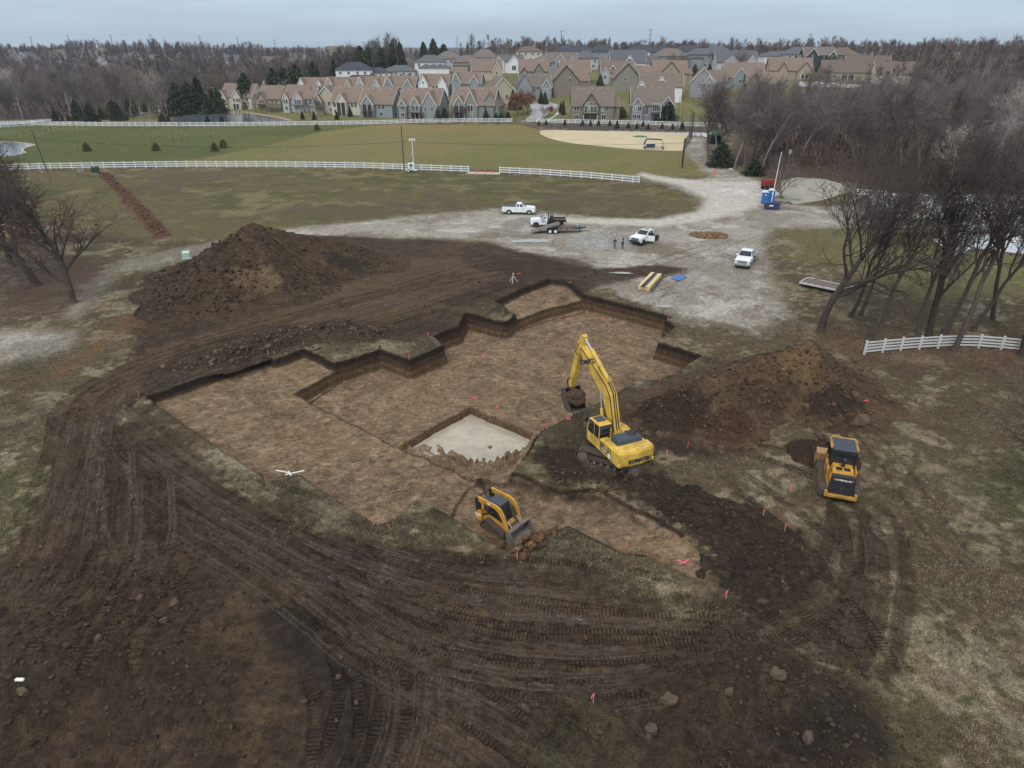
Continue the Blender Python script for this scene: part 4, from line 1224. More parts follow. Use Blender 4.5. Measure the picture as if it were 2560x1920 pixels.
# branches reaching in at the right edge, from a tree standing just outside
tree('oak', tz(P(2700, 1380)), 2.6, 'bare branches reaching in at the right edge', None, .62)
tree('small', tz(P(1948, 497)), 0, 'small multi stemmed bare tree by the blue toilets', None, .95)
for i, (px, py, key, s) in enumerate(((1770, 402, 'wood_a', 1.0), (1813, 411, 'wood_b', 1.05), (1836, 419, 'wood_a', 1.1), (1858, 417, 'wood_c', 1.1), (1795, 398, 'wood_c', 1.0), (1880, 405, 'wood_b', 1.0), (1905, 425, 'wood_a', .9))):
    tree(key, tz(P(px, py)), i * 1.3, ['leftmost of the tall bare trees beside the gravel path', 'second tall bare tree from the left beside the gravel path', 'middle tall bare tree beside the gravel path', 'leaning twin stemmed tree right of the path trees',
                                       'bare tree behind the green roofed dugout', 'bare tree right of the twin stemmed path tree', 'bare tree at the wood edge above the flagpole'][i], None, s)
# the wood on the right: every trunk its own tree
GW = 'bare trees of the wood on the right'
keys = ['wood_a', 'wood_b', 'wood_c', 'wood_a', 'wood_b', 'wood_c', 'wood_a', 'wood_b', 'wood_c', 'pale']
cnt = 0
Yc = 138.0
while Yc < 330 and cnt < 200:
    stepx = 6.2 + (Yc - 138) * .018
    xa = max(XatY(1930 - (Yc - 138) * .3, Yc), 58)
    if Yc > 205: xa = XatY(1790, Yc)
    if Yc > 290: xa = XatY(1960, Yc)
    xb = XatY(2640, Yc)
    X = xa
    while X < xb:
        xx = X + random.uniform(-2.4, 2.4); yy = Yc + random.uniform(-3, 3)
        k = random.choice(keys)
        s = random.uniform(.72, 1.0) * (1.0 if Yc < 240 else .88)
        if Yc < 165: s *= .8
        if not (yy < 172 and xx < 96):
            if k == 'pale': tree(k, tz((xx, yy)), random.random() * 6.28, 'pale barked sycamore standing among the darker trees of the right wood', 'pale sycamores in the right wood', s)
            else:
                band = 'front rows' if Yc < 175 else ('middle' if Yc < 240 else 'far back')
                tree(k, tz((xx, yy)), random.random() * 6.28, '%s bare tree in the %s of the dense wood on the right' % ({'wood_a': 'tall upright grey', 'wood_b': 'broad brown', 'wood_c': 'twin stemmed'}[k], band), '%s %s %s' % (GW, k[-1], band), s)
            cnt += 1
        X += stepx * random.uniform(.8, 1.2)
    Yc += 11.5 + (Yc - 138) * .05
# the nearer edge of the wood on the left, behind the road and the pond
for i in range(95):
    Y = 330 + 150 * (i / 95) ** 1.2 + random.uniform(-8, 8)
    px = random.uniform(-60, 760 if Y > 390 else 420)
    X = XatY(px, Y)
    k = random.choice(keys)
    if k == 'pale': tree(k, tz((X, Y)), random.random() * 6.28, 'pale barked tree in the bare wood beyond the left pond', 'pale trees beyond the left pond', random.uniform(.75, 1.0))
    else: tree(k, tz((X, Y)), random.random() * 6.28, '%s bare tree in the purplish wood beyond the left road' % {'wood_a': 'upright grey', 'wood_b': 'broad brown', 'wood_c': 'twin stemmed'}[k], 'bare trees of the wood on the left ' + k[-1], random.uniform(.75, 1.05))
for i in range(46):      # belt on the hill behind the houses
    px = random.choice([random.uniform(1240, 1760), random.uniform(2050, 2600)])
    Y = random.uniform(560, 660)
    X = XatY(px, Y, 18)
    tree(random.choice(keys[:3]), tz((X, Y)), random.random() * 6.28, 'bare tree on the skyline %s' % ('behind the hilltop houses' if px < 1800 else 'right of the hilltop houses'), 'skyline trees ' + ('behind the houses' if px < 1800 else 'at the right'), random.uniform(.5, .75))

# far woods as one mass of twigs each
def far_wood(name, label, pts, hs, c0, c1, nt=130):
    n = len(pts)
    P0 = np.asarray(pts, dtype=np.float32)
    gz = zfar(P0[:, 0], P0[:, 1]).astype(np.float32)
    hs = np.asarray(hs, dtype=np.float32)
    hs = hs * (.55 + .9 * fbm(P0[:, 0] / P0[:, 1] * 40, P0[:, 1] * .004, 1.0, 3, 400))
    a = rng.random((n, nt)) * 2 * np.pi
    hh = .18 + .72 * rng.random((n, nt)) ** .8
    spread = hs[:, None] * .30 * np.sin(np.clip(hh * 1.05, 0, 1) * np.pi) ** .7
    r0 = rng.random((n, nt)) * spread * .55
    b = np.stack([P0[:, 0:1] + np.cos(a) * r0, P0[:, 1:2] + np.sin(a) * r0, gz[:, None] + hh * hs[:, None]], 2)
    L = hs[:, None] * (.10 + .16 * rng.random((n, nt)))
    d = np.stack([np.cos(a) * .7, np.sin(a) * .7, .55 + .6 * rng.random((n, nt))], 2) + rng.normal(0, .25, (n, nt, 3))
    d /= np.linalg.norm(d, axis=2)[:, :, None]
    e_ = b + d * L[:, :, None]
    wd = .07 + .10 * rng.random((n, nt)) + P0[:, 1:2] * .00012
    sx = np.stack([-np.sin(a), np.cos(a) * .3, np.zeros_like(a)], 2) * wd[:, :, None] + rng.normal(0, .04, (n, nt, 3))
    v = np.stack([b - sx, b + sx, e_], 2).reshape(-1, 3)
    # trunks
    tw = np.array([.22, 0, 0])
    base = np.stack([P0[:, 0], P0[:, 1], gz - .3], 1); top = base + np.stack([0 * gz, 0 * gz, hs * .75], 1)
    tv = np.stack([base - tw, base + tw, top], 1).reshape(-1, 3)
    V = np.concatenate([v, tv])
    f = np.arange(len(V)).reshape(-1, 3)
    me = npmesh(name, V, f)
    t = rng.random((n, 1, 1))
    cc = c0 + (c1 - c0) * t
    col = np.concatenate([np.repeat(np.repeat(cc, nt, 1).reshape(-1, 3), 3, 0), np.repeat(cc.reshape(-1, 3), 3, 0)])
    vattr(me, 'col', col)
    o = link(name, me, FARW); o['kind'] = 'stuff'; o['label'] = label
FARW = attr_mat('far_twigs', .95, var=.15, scale=.05)
def spots(n, ya, yb, pa, pb, zf=0):
    Y = ya * (yb / ya) ** rng.random(n)
    px = rng.uniform(pa, pb, n)
    return np.stack([(px - 1280) / FPX * (Y * CP + CAMH * SP), Y], 1)
far_wood('far_woodland', 'purplish bare woodland covering the far hills at left', np.concatenate([spots(1500, 430, 1000, -150, 1000), spots(700, 900, 2000, -150, 1500)]), rng.uniform(11, 18, 2200), C(74, 66, 66), C(104, 94, 92), 100)
far_wood('far_woodland', 'bare woodland on the far right skyline', np.concatenate([spots(420, 330, 560, 2150, 2800), spots(1100, 620, 1100, 1150, 2800)]), rng.uniform(8, 14, 1520), C(80, 70, 64), C(110, 96, 88), 80)
far_wood('far_woodland', 'bluish wooded ridge on the horizon', np.concatenate([spots(2600, 2000, 5600, -150, 2700)]), rng.uniform(6, 12, 2600), C(76, 72, 76), C(100, 96, 98), 24)

def brush(n, ya, yb, pa, pb):
    q = spots(n, ya, yb, pa, pb)
    return q[~((q[:, 1] < 172) & (q[:, 0] < 98))]
q_ = brush(900, 140, 320, 1860, 2800)
far_wood('undergrowth', 'low brown brush covering the floor of the right wood', q_, rng.uniform(2.0, 5.5, len(q_)), C(88, 76, 68), C(122, 106, 96), 60)
q_ = brush(260, 318, 420, -100, 420)
far_wood('undergrowth', 'low brush along the edge of the left wood', q_, rng.uniform(2.0, 5.0, len(q_)), C(84, 74, 68), C(116, 102, 94), 50)
# ------------------------------------------------------------------ evergreens
GREEN1 = mat('needles_dark', srgb(58, 66, 52, KL), .9, var=.35, scale=1.5, spec=.15)
GREEN2 = mat('needles_mid', srgb(70, 78, 54, KL), .9, var=.35, scale=1.5, spec=.15)
GREEN3 = mat('needles_light', srgb(84, 86, 50, KL), .9, var=.35, scale=1.5, spec=.15)
def conifer_mesh(seed, n=1500, shape=.85, droop=.25, tight=.75, size=.06):
    r = np.random.default_rng(seed)
    h = 1 - r.random(n) ** .62
    a = r.random(n) * 6.28
    lob = 1 + .22 * np.sin(a * 5 + h * 40) + .18 * np.sin(a * 3 - h * 23)
    rad = (1 - h) ** shape * (.12 + .88 * r.random(n) ** .45) * lob
    c = np.stack([np.cos(a) * rad, np.sin(a) * rad, .04 + h * .96 - rad * droop * .2], 1)
    dirv = np.stack([np.cos(a), np.sin(a), -droop + .5 * r.random(n)], 1) * size * (.7 + r.random((n, 1)))
    sd = np.stack([-np.sin(a), np.cos(a), r.normal(0, .3, n)], 1) * size * .55
    v = np.stack([c - dirv * .4 - sd, c - dirv * .4 + sd, c + dirv], 1)
    v = v + r.normal(0, size * .18, v.shape)
    return v.reshape(-1, 3), np.arange(n * 3).reshape(-1, 3)
CON = {}
for k, sd_, n_, shp, m_, sz_ in (('spruce', 1, 2200, .9, GREEN1, .10), ('pine', 2, 2000, .6, GREEN2, .13), ('cedar', 3, 1500, .55, GREEN1, .10), ('shrub', 4, 700, .5, GREEN1, .15), ('yew', 5, 600, .42, GREEN3, .16)):
    v, f = conifer_mesh(sd_, n_, shp, size=sz_)
    me = npmesh('crown', v, f); me.materials.append(m_); CON[k] = me
TRK_ME = npmesh('trunk', *tubes([(0, 0, -.02, 0, 0, .5, .035, .02), (0, 0, .5, 0, 0, .95, .02, .004)], 6)); TRK_ME.materials.append(B_BROWN)
def conifer(kind, loc, h, r, label, group=None, name='evergreen_tree', cat='tree'):
    t = thing(name, label, cat, loc, random.random() * 6.28, group)
    a = link('crown', CON[kind], None, t); b = link('trunk', TRK_ME, None, t)
    a.scale = (r, r, h); b.scale = (h * .8, h * .8, h)
    return t
def at(px, py, Y=None):
    if Y is None:
        p = P(px, py); return tz((p.x, p.y))
    X = XatY(px, Y, float(zfar(XatY(px, Y), Y))); return tz((X, Y))
G1 = 'evergreens in front of the left pond'
for i, (px, py, w, h, kd) in enumerate(((140, 303, 16, 32, 'spruce'), (157, 303, 8, 16, 'spruce'), (172, 302, 10, 18, 'spruce'), (197, 301, 30, 48, 'pine'), (230, 306, 34, 46, 'pine'), (254, 290, 18, 30, 'pine'), (287, 302, 18, 42, 'cedar'), (305, 302, 14, 26, 'cedar'),
                                        (285, 282, 40, 40, 'pine'), (318, 300, 9, 14, 'shrub'), (322, 278, 24, 40, 'cedar'), (337, 275, 14, 30, 'cedar'), (368, 270, 26, 38, 'cedar'), (408, 270, 12, 20, 'shrub'), (424, 265, 16, 24, 'cedar'), (446, 263, 20, 30, 'cedar'), (407, 304, 18, 20, 'shrub'), (421, 304, 12, 16, 'shrub'), (519, 305, 13, 16, 'cedar'), (555, 305, 12, 15, 'cedar'))):
    l = at(px, py); k = FPX / (l[1] * CP + CAMH * SP)
    conifer(kd, l, h / k, w / k * .55, 'evergreen %s by the left pond, number %s from the left fence corner' % ({'pine': 'pine', 'spruce': 'blue spruce', 'cedar': 'dark cedar', 'shrub': 'shrub'}[kd], ['one', 'two', 'three', 'four', 'five', 'six', 'seven', 'eight', 'nine', 'ten', 'eleven', 'twelve', 'thirteen', 'fourteen', 'fifteen', 'sixteen', 'seventeen', 'eighteen', 'nineteen', 'twenty'][i]), G1)
G2 = 'tall pines behind the pond and houses'
for i, (px, Y, h, r, kd) in enumerate(sorted(((450, 345, 21, 5, 'spruce'), (478, 350, 20, 5, 'pine'), (505, 352, 21, 5.5, 'spruce'), (545, 340, 18, 5, 'pine'), (440, 360, 18, 4, 'spruce'), (525, 330, 11, 4, 'cedar'), (560, 332, 9, 3, 'cedar'), (620, 375, 21, 6.5, 'pine'), (690, 385, 19, 6, 'pine'), (745, 390, 23, 7, 'pine'), (790, 395, 19, 6, 'pine'), (715, 400, 20, 5, 'pine'), (840, 410, 19, 3.5, 'spruce'), (872, 425, 19, 5.5, 'pine'),
                                           (905, 440, 20, 6, 'pine'), (925, 445, 18, 5, 'pine'), (958, 445, 19, 5, 'pine'), (985, 450, 20, 4.5, 'spruce'), (1003, 450, 19, 4, 'spruce'), (895, 445, 17, 5, 'pine'), (1060, 520, 15, 4, 'pine'), (1085, 530, 16, 5, 'pine'), (1110, 530, 15, 4, 'pine')))):
    conifer('pine' if i % 3 else kd, at(px, 0, Y), h * random.uniform(.66, .86), r * random.uniform(.85, 1.15), '%s tall pine from the left behind the pond and the front houses' % ['first', 'second', 'third', 'fourth', 'fifth', 'sixth', 'seventh', 'eighth', 'ninth', 'tenth', 'eleventh', 'twelfth', 'thirteenth', 'fourteenth', 'fifteenth', 'sixteenth', 'seventeenth', 'eighteenth', 'nineteenth', 'twentieth', 'twenty first', 'twenty second', 'twenty third'][i], G2)
# ------------------------------------------------------------------ houses
def roof_mat(name, c, c2):
    m = bpy.data.materials.new(name); m.use_nodes = True
    t = m.node_tree; b = t.nodes['Principled BSDF']; L = t.links.new
    tc = t.nodes.new('ShaderNodeTexCoord')
    mp = t.nodes.new('ShaderNodeMapping'); mp.inputs['Scale'].default_value = (.55, .55, 3.2); L(tc.outputs['Object'], mp.inputs[0])
    n = t.nodes.new('ShaderNodeTexNoise'); n.inputs['Scale'].default_value = 1.0; n.inputs['Detail'].default_value = 5; n.inputs['Roughness'].default_value = .7; L(mp.outputs[0], n.inputs['Vector'])
    r = t.nodes.new('ShaderNodeMapRange'); r.inputs['From Min'].default_value = .32; r.inputs['From Max'].default_value = .68; L(n.outputs['Fac'], r.inputs['Value'])
    mx = t.nodes.new('ShaderNodeMixRGB'); mx.inputs['Color1'].default_value = (*c, 1); mx.inputs['Color2'].default_value = (*c2, 1); L(r.outputs[0], mx.inputs['Fac'])
    w = t.nodes.new('ShaderNodeTexWave'); w.wave_type = 'BANDS'; w.bands_direction = 'Z'; w.inputs['Scale'].default_value = 1.1; w.inputs['Distortion'].default_value = .4; L(tc.outputs['Object'], w.inputs['Vector'])
    r2 = t.nodes.new('ShaderNodeMapRange'); r2.inputs['To Min'].default_value = .78; r2.inputs['To Max'].default_value = 1.1; L(w.outputs['Fac'], r2.inputs['Value'])
    s = t.nodes.new('ShaderNodeVectorMath'); s.operation = 'SCALE'; L(mx.outputs[0], s.inputs[0]); L(r2.outputs[0], s.inputs['Scale'])
    L(s.outputs[0], b.inputs['Base Color']); b.inputs['Roughness'].default_value = .92; b.inputs['Specular IOR Level'].default_value = .15
    return m
ROOF = {'tan': roof_mat('shingle_tan', srgb(112, 98, 89, KL), srgb(142, 126, 114, KL)), 'tan2': roof_mat('shingle_tan_weathered', srgb(104, 94, 87, KL), srgb(132, 120, 110, KL)),
        'grey': roof_mat('shingle_grey', srgb(86, 88, 94, KL), srgb(108, 108, 112, KL)), 'dark': roof_mat('shingle_dark', srgb(60, 64, 72, KL), srgb(80, 84, 90, KL)), 'brown': roof_mat('shingle_brown', srgb(98, 87, 80, KL), srgb(122, 108, 98, KL)),
        'mix': roof_mat('shingle_mixed', srgb(102, 98, 96, KL), srgb(126, 116, 108, KL))}
WALLC = {'white': (214, 216, 216), 'cream': (192, 187, 172), 'beige': (172, 163, 146), 'tan': (154, 143, 122), 'sage': (130, 135, 126), 'blue': (132, 142, 147), 'grey': (140, 142, 144), 'lgrey': (172, 174, 176), 'taupe': (126, 118, 106), 'lav': (132, 130, 138), 'olive': (130, 128, 116),
         'green': (48, 62, 56), 'brown': (104, 92, 82), 'stone': (150, 142, 132)}
WALL = {k: mat('siding_' + k, srgb(*v, KL), .85, var=.07, scale=.6) for k, v in WALLC.items()}
TRIM = mat('white_trim', srgb(214, 214, 212, KL), .7, var=.05)
DTRIM = mat('dark_trim', srgb(70, 64, 60, KL), .7, var=.1)
GLASS = mat('window_glass', srgb(46, 54, 60, KL), .08, var=.3, scale=.7)
GLASS2 = mat('window_glass_pale', srgb(126, 146, 148, KL), .12, var=.2, scale=.7)
PORCH = mat('porch_shade', srgb(58, 52, 48, KL), .9, var=.2)
DECKM = mat('deck_wood', srgb(96, 80, 66, KL), .9, var=.2)
_b = MB(); _b.box((0, 0, .5), (1, .16, 1)); WINF = _b.build('window', TRIM).data; bpy.data.objects.remove(bpy.data.objects['window'])
_b = MB()
_b.box((-.235, -.09, .5), (.39, .06, .86)); _b.box((.235, -.09, .5), (.39, .06, .86)); PANE2 = _b.build('pane', GLASS).data; bpy.data.objects.remove(bpy.data.objects['pane'])
_b = MB()
_b.box((-.235, -.09, .5), (.39, .06, .86)); _b.box((.235, -.09, .5), (.39, .06, .86)); PANE2P = _b.build('pane', GLASS2).data; bpy.data.objects.remove(bpy.data.objects['pane'])
def slab(mb, a, b, c, d, th=.2):
    """roof plane from four upper corners"""
    v = [Vector(q) for q in (a, b, c, d)]
    lo = [q - Vector((0, 0, th)) for q in v]
    mb.add(v + lo, [(0, 1, 2, 3), (7, 6, 5, 4), (0, 4, 5, 1), (1, 5, 6, 2), (2, 6, 7, 3), (3, 7, 4, 0)])
def gable_roof(mb, cx, cy, W, Dp, z, rise, along='x', oh=.5):
    """ridge along x or y"""
    if along == 'x':
        k = rise / (Dp / 2); e = Dp / 2 + oh; zz = z - oh * k
        for s in (-1, 1):
            slab(mb, (cx - W / 2 - oh, cy, z + rise + .1), (cx + W / 2 + oh, cy, z + rise + .1), (cx + W / 2 + oh, cy + s * e, zz + .1), (cx - W / 2 - oh, cy + s * e, zz + .1))
    else:
        k = rise / (W / 2); e = W / 2 + oh; zz = z - oh * k
        for s in (-1, 1):
            slab(mb, (cx, cy - Dp / 2 - oh, z + rise + .1), (cx, cy + Dp / 2 + oh, z + rise + .1), (cx + s * e, cy + Dp / 2 + oh, zz + .1), (cx + s * e, cy - Dp / 2 - oh, zz + .1))
def hip_roof(mb, cx, cy, W, Dp, z, rise, oh=.6):
    w, d = W / 2 + oh, Dp / 2 + oh
    r = max(w - d, .2)
    a = [(cx - w, cy - d, z), (cx + w, cy - d, z), (cx + w, cy + d, z), (cx - w, cy + d, z), (cx - r, cy, z + rise), (cx + r, cy, z + rise)]
    lo = [(p[0], p[1], z - .22) for p in a[:4]]
    mb.add(a + lo, [(0, 1, 5, 4), (1, 2, 5), (2, 3, 4, 5), (3, 0, 4), (9, 8, 7, 6), (0, 6, 7, 1), (1, 7, 8, 2), (2, 8, 9, 3), (3, 9, 6, 0)])
def gable_wall(mb, cx, cy, W, Dp, z0, z, rise, along):
    if along == 'x':
        prof = [(cy - Dp / 2, z0), (cy + Dp / 2, z0), (cy + Dp / 2, z), (cy, z + rise), (cy - Dp / 2, z)]
        n = 5
        vs = [(cx - W / 2, p, q) for p, q in prof] + [(cx + W / 2, p, q) for p, q in prof]
    else:
        prof = [(cx - W / 2, z0), (cx + W / 2, z0), (cx + W / 2, z), (cx, z + rise), (cx - W / 2, z)]
        n = 5
        vs = [(p, cy - Dp / 2, q) for p, q in prof] + [(p, cy + Dp / 2, q) for p, q in prof]
    mb.add(vs, [tuple(range(5)), tuple(range(9, 4, -1))] + [(i, n + i, n + (i + 1) % n, (i + 1) % n) for i in range(n)])
def house(px, Y, W, Dp, h, rise, along, wall, roof, label, rz=0.0, wings=(), wins=(), porch=None, deck=None, hip=False, name='house', pale=0, chim=None, group=None, z_off=0.0, rear=None):
    """wings: (x, width, projection, eave height, rise); wins: (x, z, w, h[, wing index])"""
    X = XatY(px, Y, float(zfar(XatY(px, Y), Y))); Z = float(zfar(X, Y)) + z_off
    t = thing(name, label, 'house', (X, Y, Z), rz, group)
    t.scale = (.84, .86, .88)
    mw, mr = MB(), MB()
    if hip:
        mw.box((0, 0, h / 2 - 1), (W, Dp, h + 2)); hip_roof(mr, 0, 0, W, Dp, h, rise)
    else:
        gable_wall(mw, 0, 0, W, Dp, -2, h, rise, along); gable_roof(mr, 0, 0, W, Dp, h, rise, along)
    for (x, ww, pr, eh, rs) in wings:
        dp = pr + Dp * .5
        cy = -Dp / 2 - pr + dp / 2
        gable_wall(mw, x, cy, ww, dp, -2, eh, rs, 'y'); gable_roof(mr, x, cy, ww, dp, eh, rs, 'y', .35)
    if rear:                     # lower block to the right or left side, with its own ridge
        (x, y, ww, dd, eh, rs, al) = rear
        if hip: mw.box((x, y, eh / 2 - 1), (ww, dd, eh + 2)); hip_roof(mr, x, y, ww, dd, eh, rs)
        else: gable_wall(mw, x, y, ww, dd, -2, eh, rs, al); gable_roof(mr, x, y, ww, dd, eh, rs, al, .4)
    mw.build('wall', WALL[wall], t)
    r = mr.build('roof', ROOF[roof], t)
    tm_ = MB()
    for (x, ww, pr, eh, rs) in wings:      # white rake boards along the front gables
        yy = -Dp / 2 - pr - .42; k_ = rs / (ww / 2); e_ = ww / 2 + .35
        for s_ in (-1, 1):
            a_, b_ = Vector((x, yy, eh + rs + .02)), Vector((x + s_ * e_, yy, eh - .35 * k_ + .02))
            m_ = (a_ + b_) / 2; tm_.box(m_ - Vector((0, 0, .16)), ((b_ - a_).length, .08, .30), ry=-math.atan2((b_ - a_).z, (b_ - a_).x))
    if not hip and along == 'y':
        k_ = rise / (W / 2); e_ = W / 2 + .5
        for s_ in (-1, 1):
            a_, b_ = Vector((0, -Dp / 2 - .56, h + rise)), Vector((s_ * e_, -Dp / 2 - .56, h - .5 * k_))
            m_ = (a_ + b_) / 2; tm_.box(m_ - Vector((0, 0, .18)), ((b_ - a_).length, .08, .34), ry=-math.atan2((b_ - a_).z, (b_ - a_).x))
    if not hip and along == 'x':
        k_ = rise / (Dp / 2); e_ = Dp / 2 + .5
        for sx in (-1, 1):
            for s_ in (-1, 1):
                a_, b_ = Vector((sx * (W / 2 + .56), 0, h + rise)), Vector((sx * (W / 2 + .56), s_ * e_, h - .5 * k_))
                m_ = (a_ + b_) / 2; tm_.box(m_ - Vector((0, 0, .18)), (.08, (b_ - a_).length, .34), rx=math.atan2((b_ - a_).z, (b_ - a_).y))
    if tm_.v: tm_.build('rake_trim', TRIM if wall not in ('taupe', 'olive', 'tan', 'brown') else DTRIM, t)
    if not hip and along == 'x' and Y < 345:
        vt = MB()
        for q_ in range(5):
            f_ = .12; vt.box((-W * .36 + q_ * W * .18, -Dp / 2 * f_, h + rise * (1 - f_) + .16), (.5, .5, .2), rx=0)
        vt.build('roof_vents', TRIM, r)
    if chim:
        c = MB(); c.box((chim[0], chim[1], h + rise * .5 + 1.2), (1.0, .8, rise + 1.6)); c.build('chimney', WALL['stone'], r)
    for q in wins:
        x, z, ww, hh = q[:4]
        yy = -Dp / 2
        if len(q) > 4:
            if q[4] == 'R':      # on the right end wall
                f = link('window', WINF, None, t); f.location = (W / 2 + .03, x, z); f.rotation_euler = (0, 0, math.pi / 2); f.scale = (ww, 1, hh)
                link('pane', PANE2, None, f); continue
            yy = -Dp / 2 - wings[q[4]][2]
        f = link('window', WINF, None, t); f.location = (x, yy - .03, z); f.scale = (ww, 1, hh)
        link('pane', PANE2P if random.random() < pale else PANE2, None, f)
    if porch:                    # flat dark panel painted as the shade inside a veranda: (x, z, w, h)
        x, z, ww, hh, yy = porch
        b = MB(); b.box((x, yy - .05, z + hh / 2), (ww, .14, hh)); b.build('porch', PORCH, t)
        b = MB()
        for k in (-.5, 0, .5): b.box((x + k * (ww - .3), yy - .35, z + hh / 2), (.28, .28, hh))
        b.build('porch_post', TRIM, t)
    if deck:                     # deck with railing: (x, z, w, depth, front y)
        x, z, ww, dd, yy = deck
        b = MB(); b.box((x, yy - dd / 2, z), (ww, dd, .25))
        for k in (-.48, 0, .48): b.box((x + k * ww, yy - dd + .15, z / 2 - .5), (.2, .2, z + 1))
        dk = b.build('deck', DECKM, t)
        b = MB(); b.box((x, yy - dd + .06, z + 1.05), (ww, .08, .1))
        for k in range(int(ww / .45)): b.box((x - ww / 2 + .2 + k * .45, yy - dd + .06, z + .6), (.06, .05, .95))
        b.build('railing', DTRIM, dk)
    return t
def rowin(xs, z, w, h, i=None): return [(x, z, w, h) if i is None else (x, z, w, h, i) for x in xs]
rr = R(-15)
house(612, 378, 21, 15, 6.2, 6.6, 'x', 'cream', 'tan', 'cream house farthest left beside the pond', rr, [(-8, 5, 2, 5.8, 3.6), (2, 6, 2.5, 5.8, 4.2)], rowin([-9, -7], 3.4, 1.3, 1.9, 0) + rowin([.6, 2.6, 4.2], 3.4, 1.2, 2.2, 1) + rowin([7.5], 3.6, 2, 2.6) + rowin([7.6], .6, 1.6, 1.2), (1.6, -.3, 4.4, 2.7, -10.0), rear=(8, 4, 9, 16, 5, 4.5, 'y'))
house(692, 362, 15, 14, 6.0, 6.2, 'x', 'tan', 'tan', 'tan house with a wide raised deck near the pond', rr, [(-3.5, 5, 2, 5.8, 3.6)], rowin([-4.4, -2.6], 3.4, 1.4, 2.2, 0) + rowin([2.5, 5], 3.4, 1.3, 2.2), None, (1, 3.0, 15, 3.4, -8.4), rear=(5, 5, 8, 10, 5.5, 4, 'y'))
house(765, 352, 19, 14, 6.2, 6.2, 'x', 'lgrey', 'tan', 'pale grey house with two small front gables left of the cream houses', rr, [(-7, 4, 1.6, 5.8, 3.0), (1, 5.5, 2, 5.8, 3.8)], rowin([-7.6, -6.2], 3.4, 1.2, 2.2, 0) + rowin([-.4, 1, 2.4], 3.2, 1.1, 2.6, 1) + rowin([5, 7.5], 3.2, 1.4, 2.6) + rowin([-6.8], .3, 1.6, 2, 0), None, (1, 2.9, 9, 2, -9.2), rear=(6, 5, 9, 14, 6.2, 5.4, 'y'))
house(835, 340, 14, 14, 6.2, 6.4, 'y', 'beige', 'tan2', 'beige house with a wide front gable and tall windows behind bare birches', rr, [(-4.2, 5, 2.2, 5.6, 3.6)], rowin([-5.4, -4.2, -3], 3.2, 1.0, 2.6, 0) + rowin([1.5, 4], 3.2, 1.6, 2.4) + rowin([2.5], .5, 2, 1.8), None, (-3, 2.8, 7, 2.2, -9.4))
house(884, 330, 17, 15, 6.4, 6.8, 'x', 'cream', 'tan', 'cream house with tall two storey porch columns', rr, [(-1.5, 6, 2.2, 6.2, 4.0)], rowin([-6.6], 3.6, 1.8, 2.4) + rowin([-6.4], .7, 1.4, 1.8) + rowin([3.6, 5.6], 3.6, 1.4, 2.2) + rowin([0], 3.6, 1.5, 2.0, 'R'), (-1.5, -.3, 5.4, 6.2, -9.8), rear=(6.5, 5, 6, 12, 5.8, 3.8, 'y'))
house(957, 318, 18, 15, 6.4, 6.8, 'x', 'blue', 'tan', 'blue grey house with white trimmed gable and dark screened porch', rr, [(-3.5, 6.5, 2.0, 6.2, 4.0)], rowin([-7.6], 3.6, 1.7, 2.2) + rowin([-7.6], .6, 1.4, 1.8) + rowin([2.2, 4.2], 3.6, 1.7, 2.4) + rowin([3], .6, 2.0, 2.0) + rowin([-4], 3.8, 1.4, 1.7, 'R') + rowin([-4], .6, 1.6, 1.8, 'R'), (-3.5, -.3, 5.8, 6.2, -9.6), (-3.5, 3, 6, .8, -9.6), rear=(7.5, 3, 6.5, 13, 6, 4.2, 'y'))
house(1062, 312, 21, 15, 6.4, 6.8, 'x', 'grey', 'tan', 'light grey house with a furnished balcony and two steep gables', R(-14), [(-8, 4, 1.6, 6, 2.8), (-1, 5, 2.4, 6.2, 3.8), (6, 8, 1.4, 6.2, 6.0)], rowin([-9, -8, -7], 3.8, .9, 2.0, 0) + rowin([-8], .9, 2.0, 1.8, 0) + rowin([-2, 0], 3.6, 1.3, 2.6, 1) + rowin([4, 7.5], 3.6, 1.0, 2.0, 2), (-1, -.3, 4.6, 3, -10.0), (-1, 3.0, 9, 2.6, -9.6))
house(1192, 306, 21, 16, 6.4, 7.2, 'x', 'sage', 'tan', 'sage green house with screened porch and side stairs', R(-12), [(-6, 6, 2.2, 6.0, 4.0), (-.5, 6.5, 1.4, 6.4, 6.2)], rowin([-.6], 3.4, 3.0, 3.0, 1) + rowin([-.6], .2, 2.6, 2.6, 1) + rowin([6.5], 3.8, 2.0, 2.2) + rowin([6.5], .6, 2.0, 2.0) + rowin([-3], 3.8, 1.0, 2.2, 'R'), (-6, -.3, 5.4, 6, -10.3), (-6, 3.1, 6.4, .9, -10.3), rear=(8.5, 1, 8, 15, 6, 5.6, 'y'), pale=.4)
house(1478, 300, 20, 16, 6.4, 7.4, 'x', 'taupe', 'tan2', 'taupe house with a wall of tall windows over the terrace', R(-3), [(-1.0, 7.4, 2.0, 7.0, 4.6)], rowin([-3.2, -1.8, -.4, 1.0], 3.5, 1.2, 3.0, 0) + rowin([-3, -1, 1], 6.8, 1.5, 1.0, 0) + rowin([-7.6], 4.0, 2.6, 2.3) + rowin([-7.4], .6, 2.0, 1.9) + rowin([4.6, 6.6], 3.8, 1.5, 2.2) + rowin([5.4], .4, 2.2, 2.2), (-1, -.3, 6.8, 3.0, -10.1), (-1, 3.1, 7.4, .8, -10.0), rear=(10, -1, 6, 11, 6, 3.6, 'x'), pale=.15)
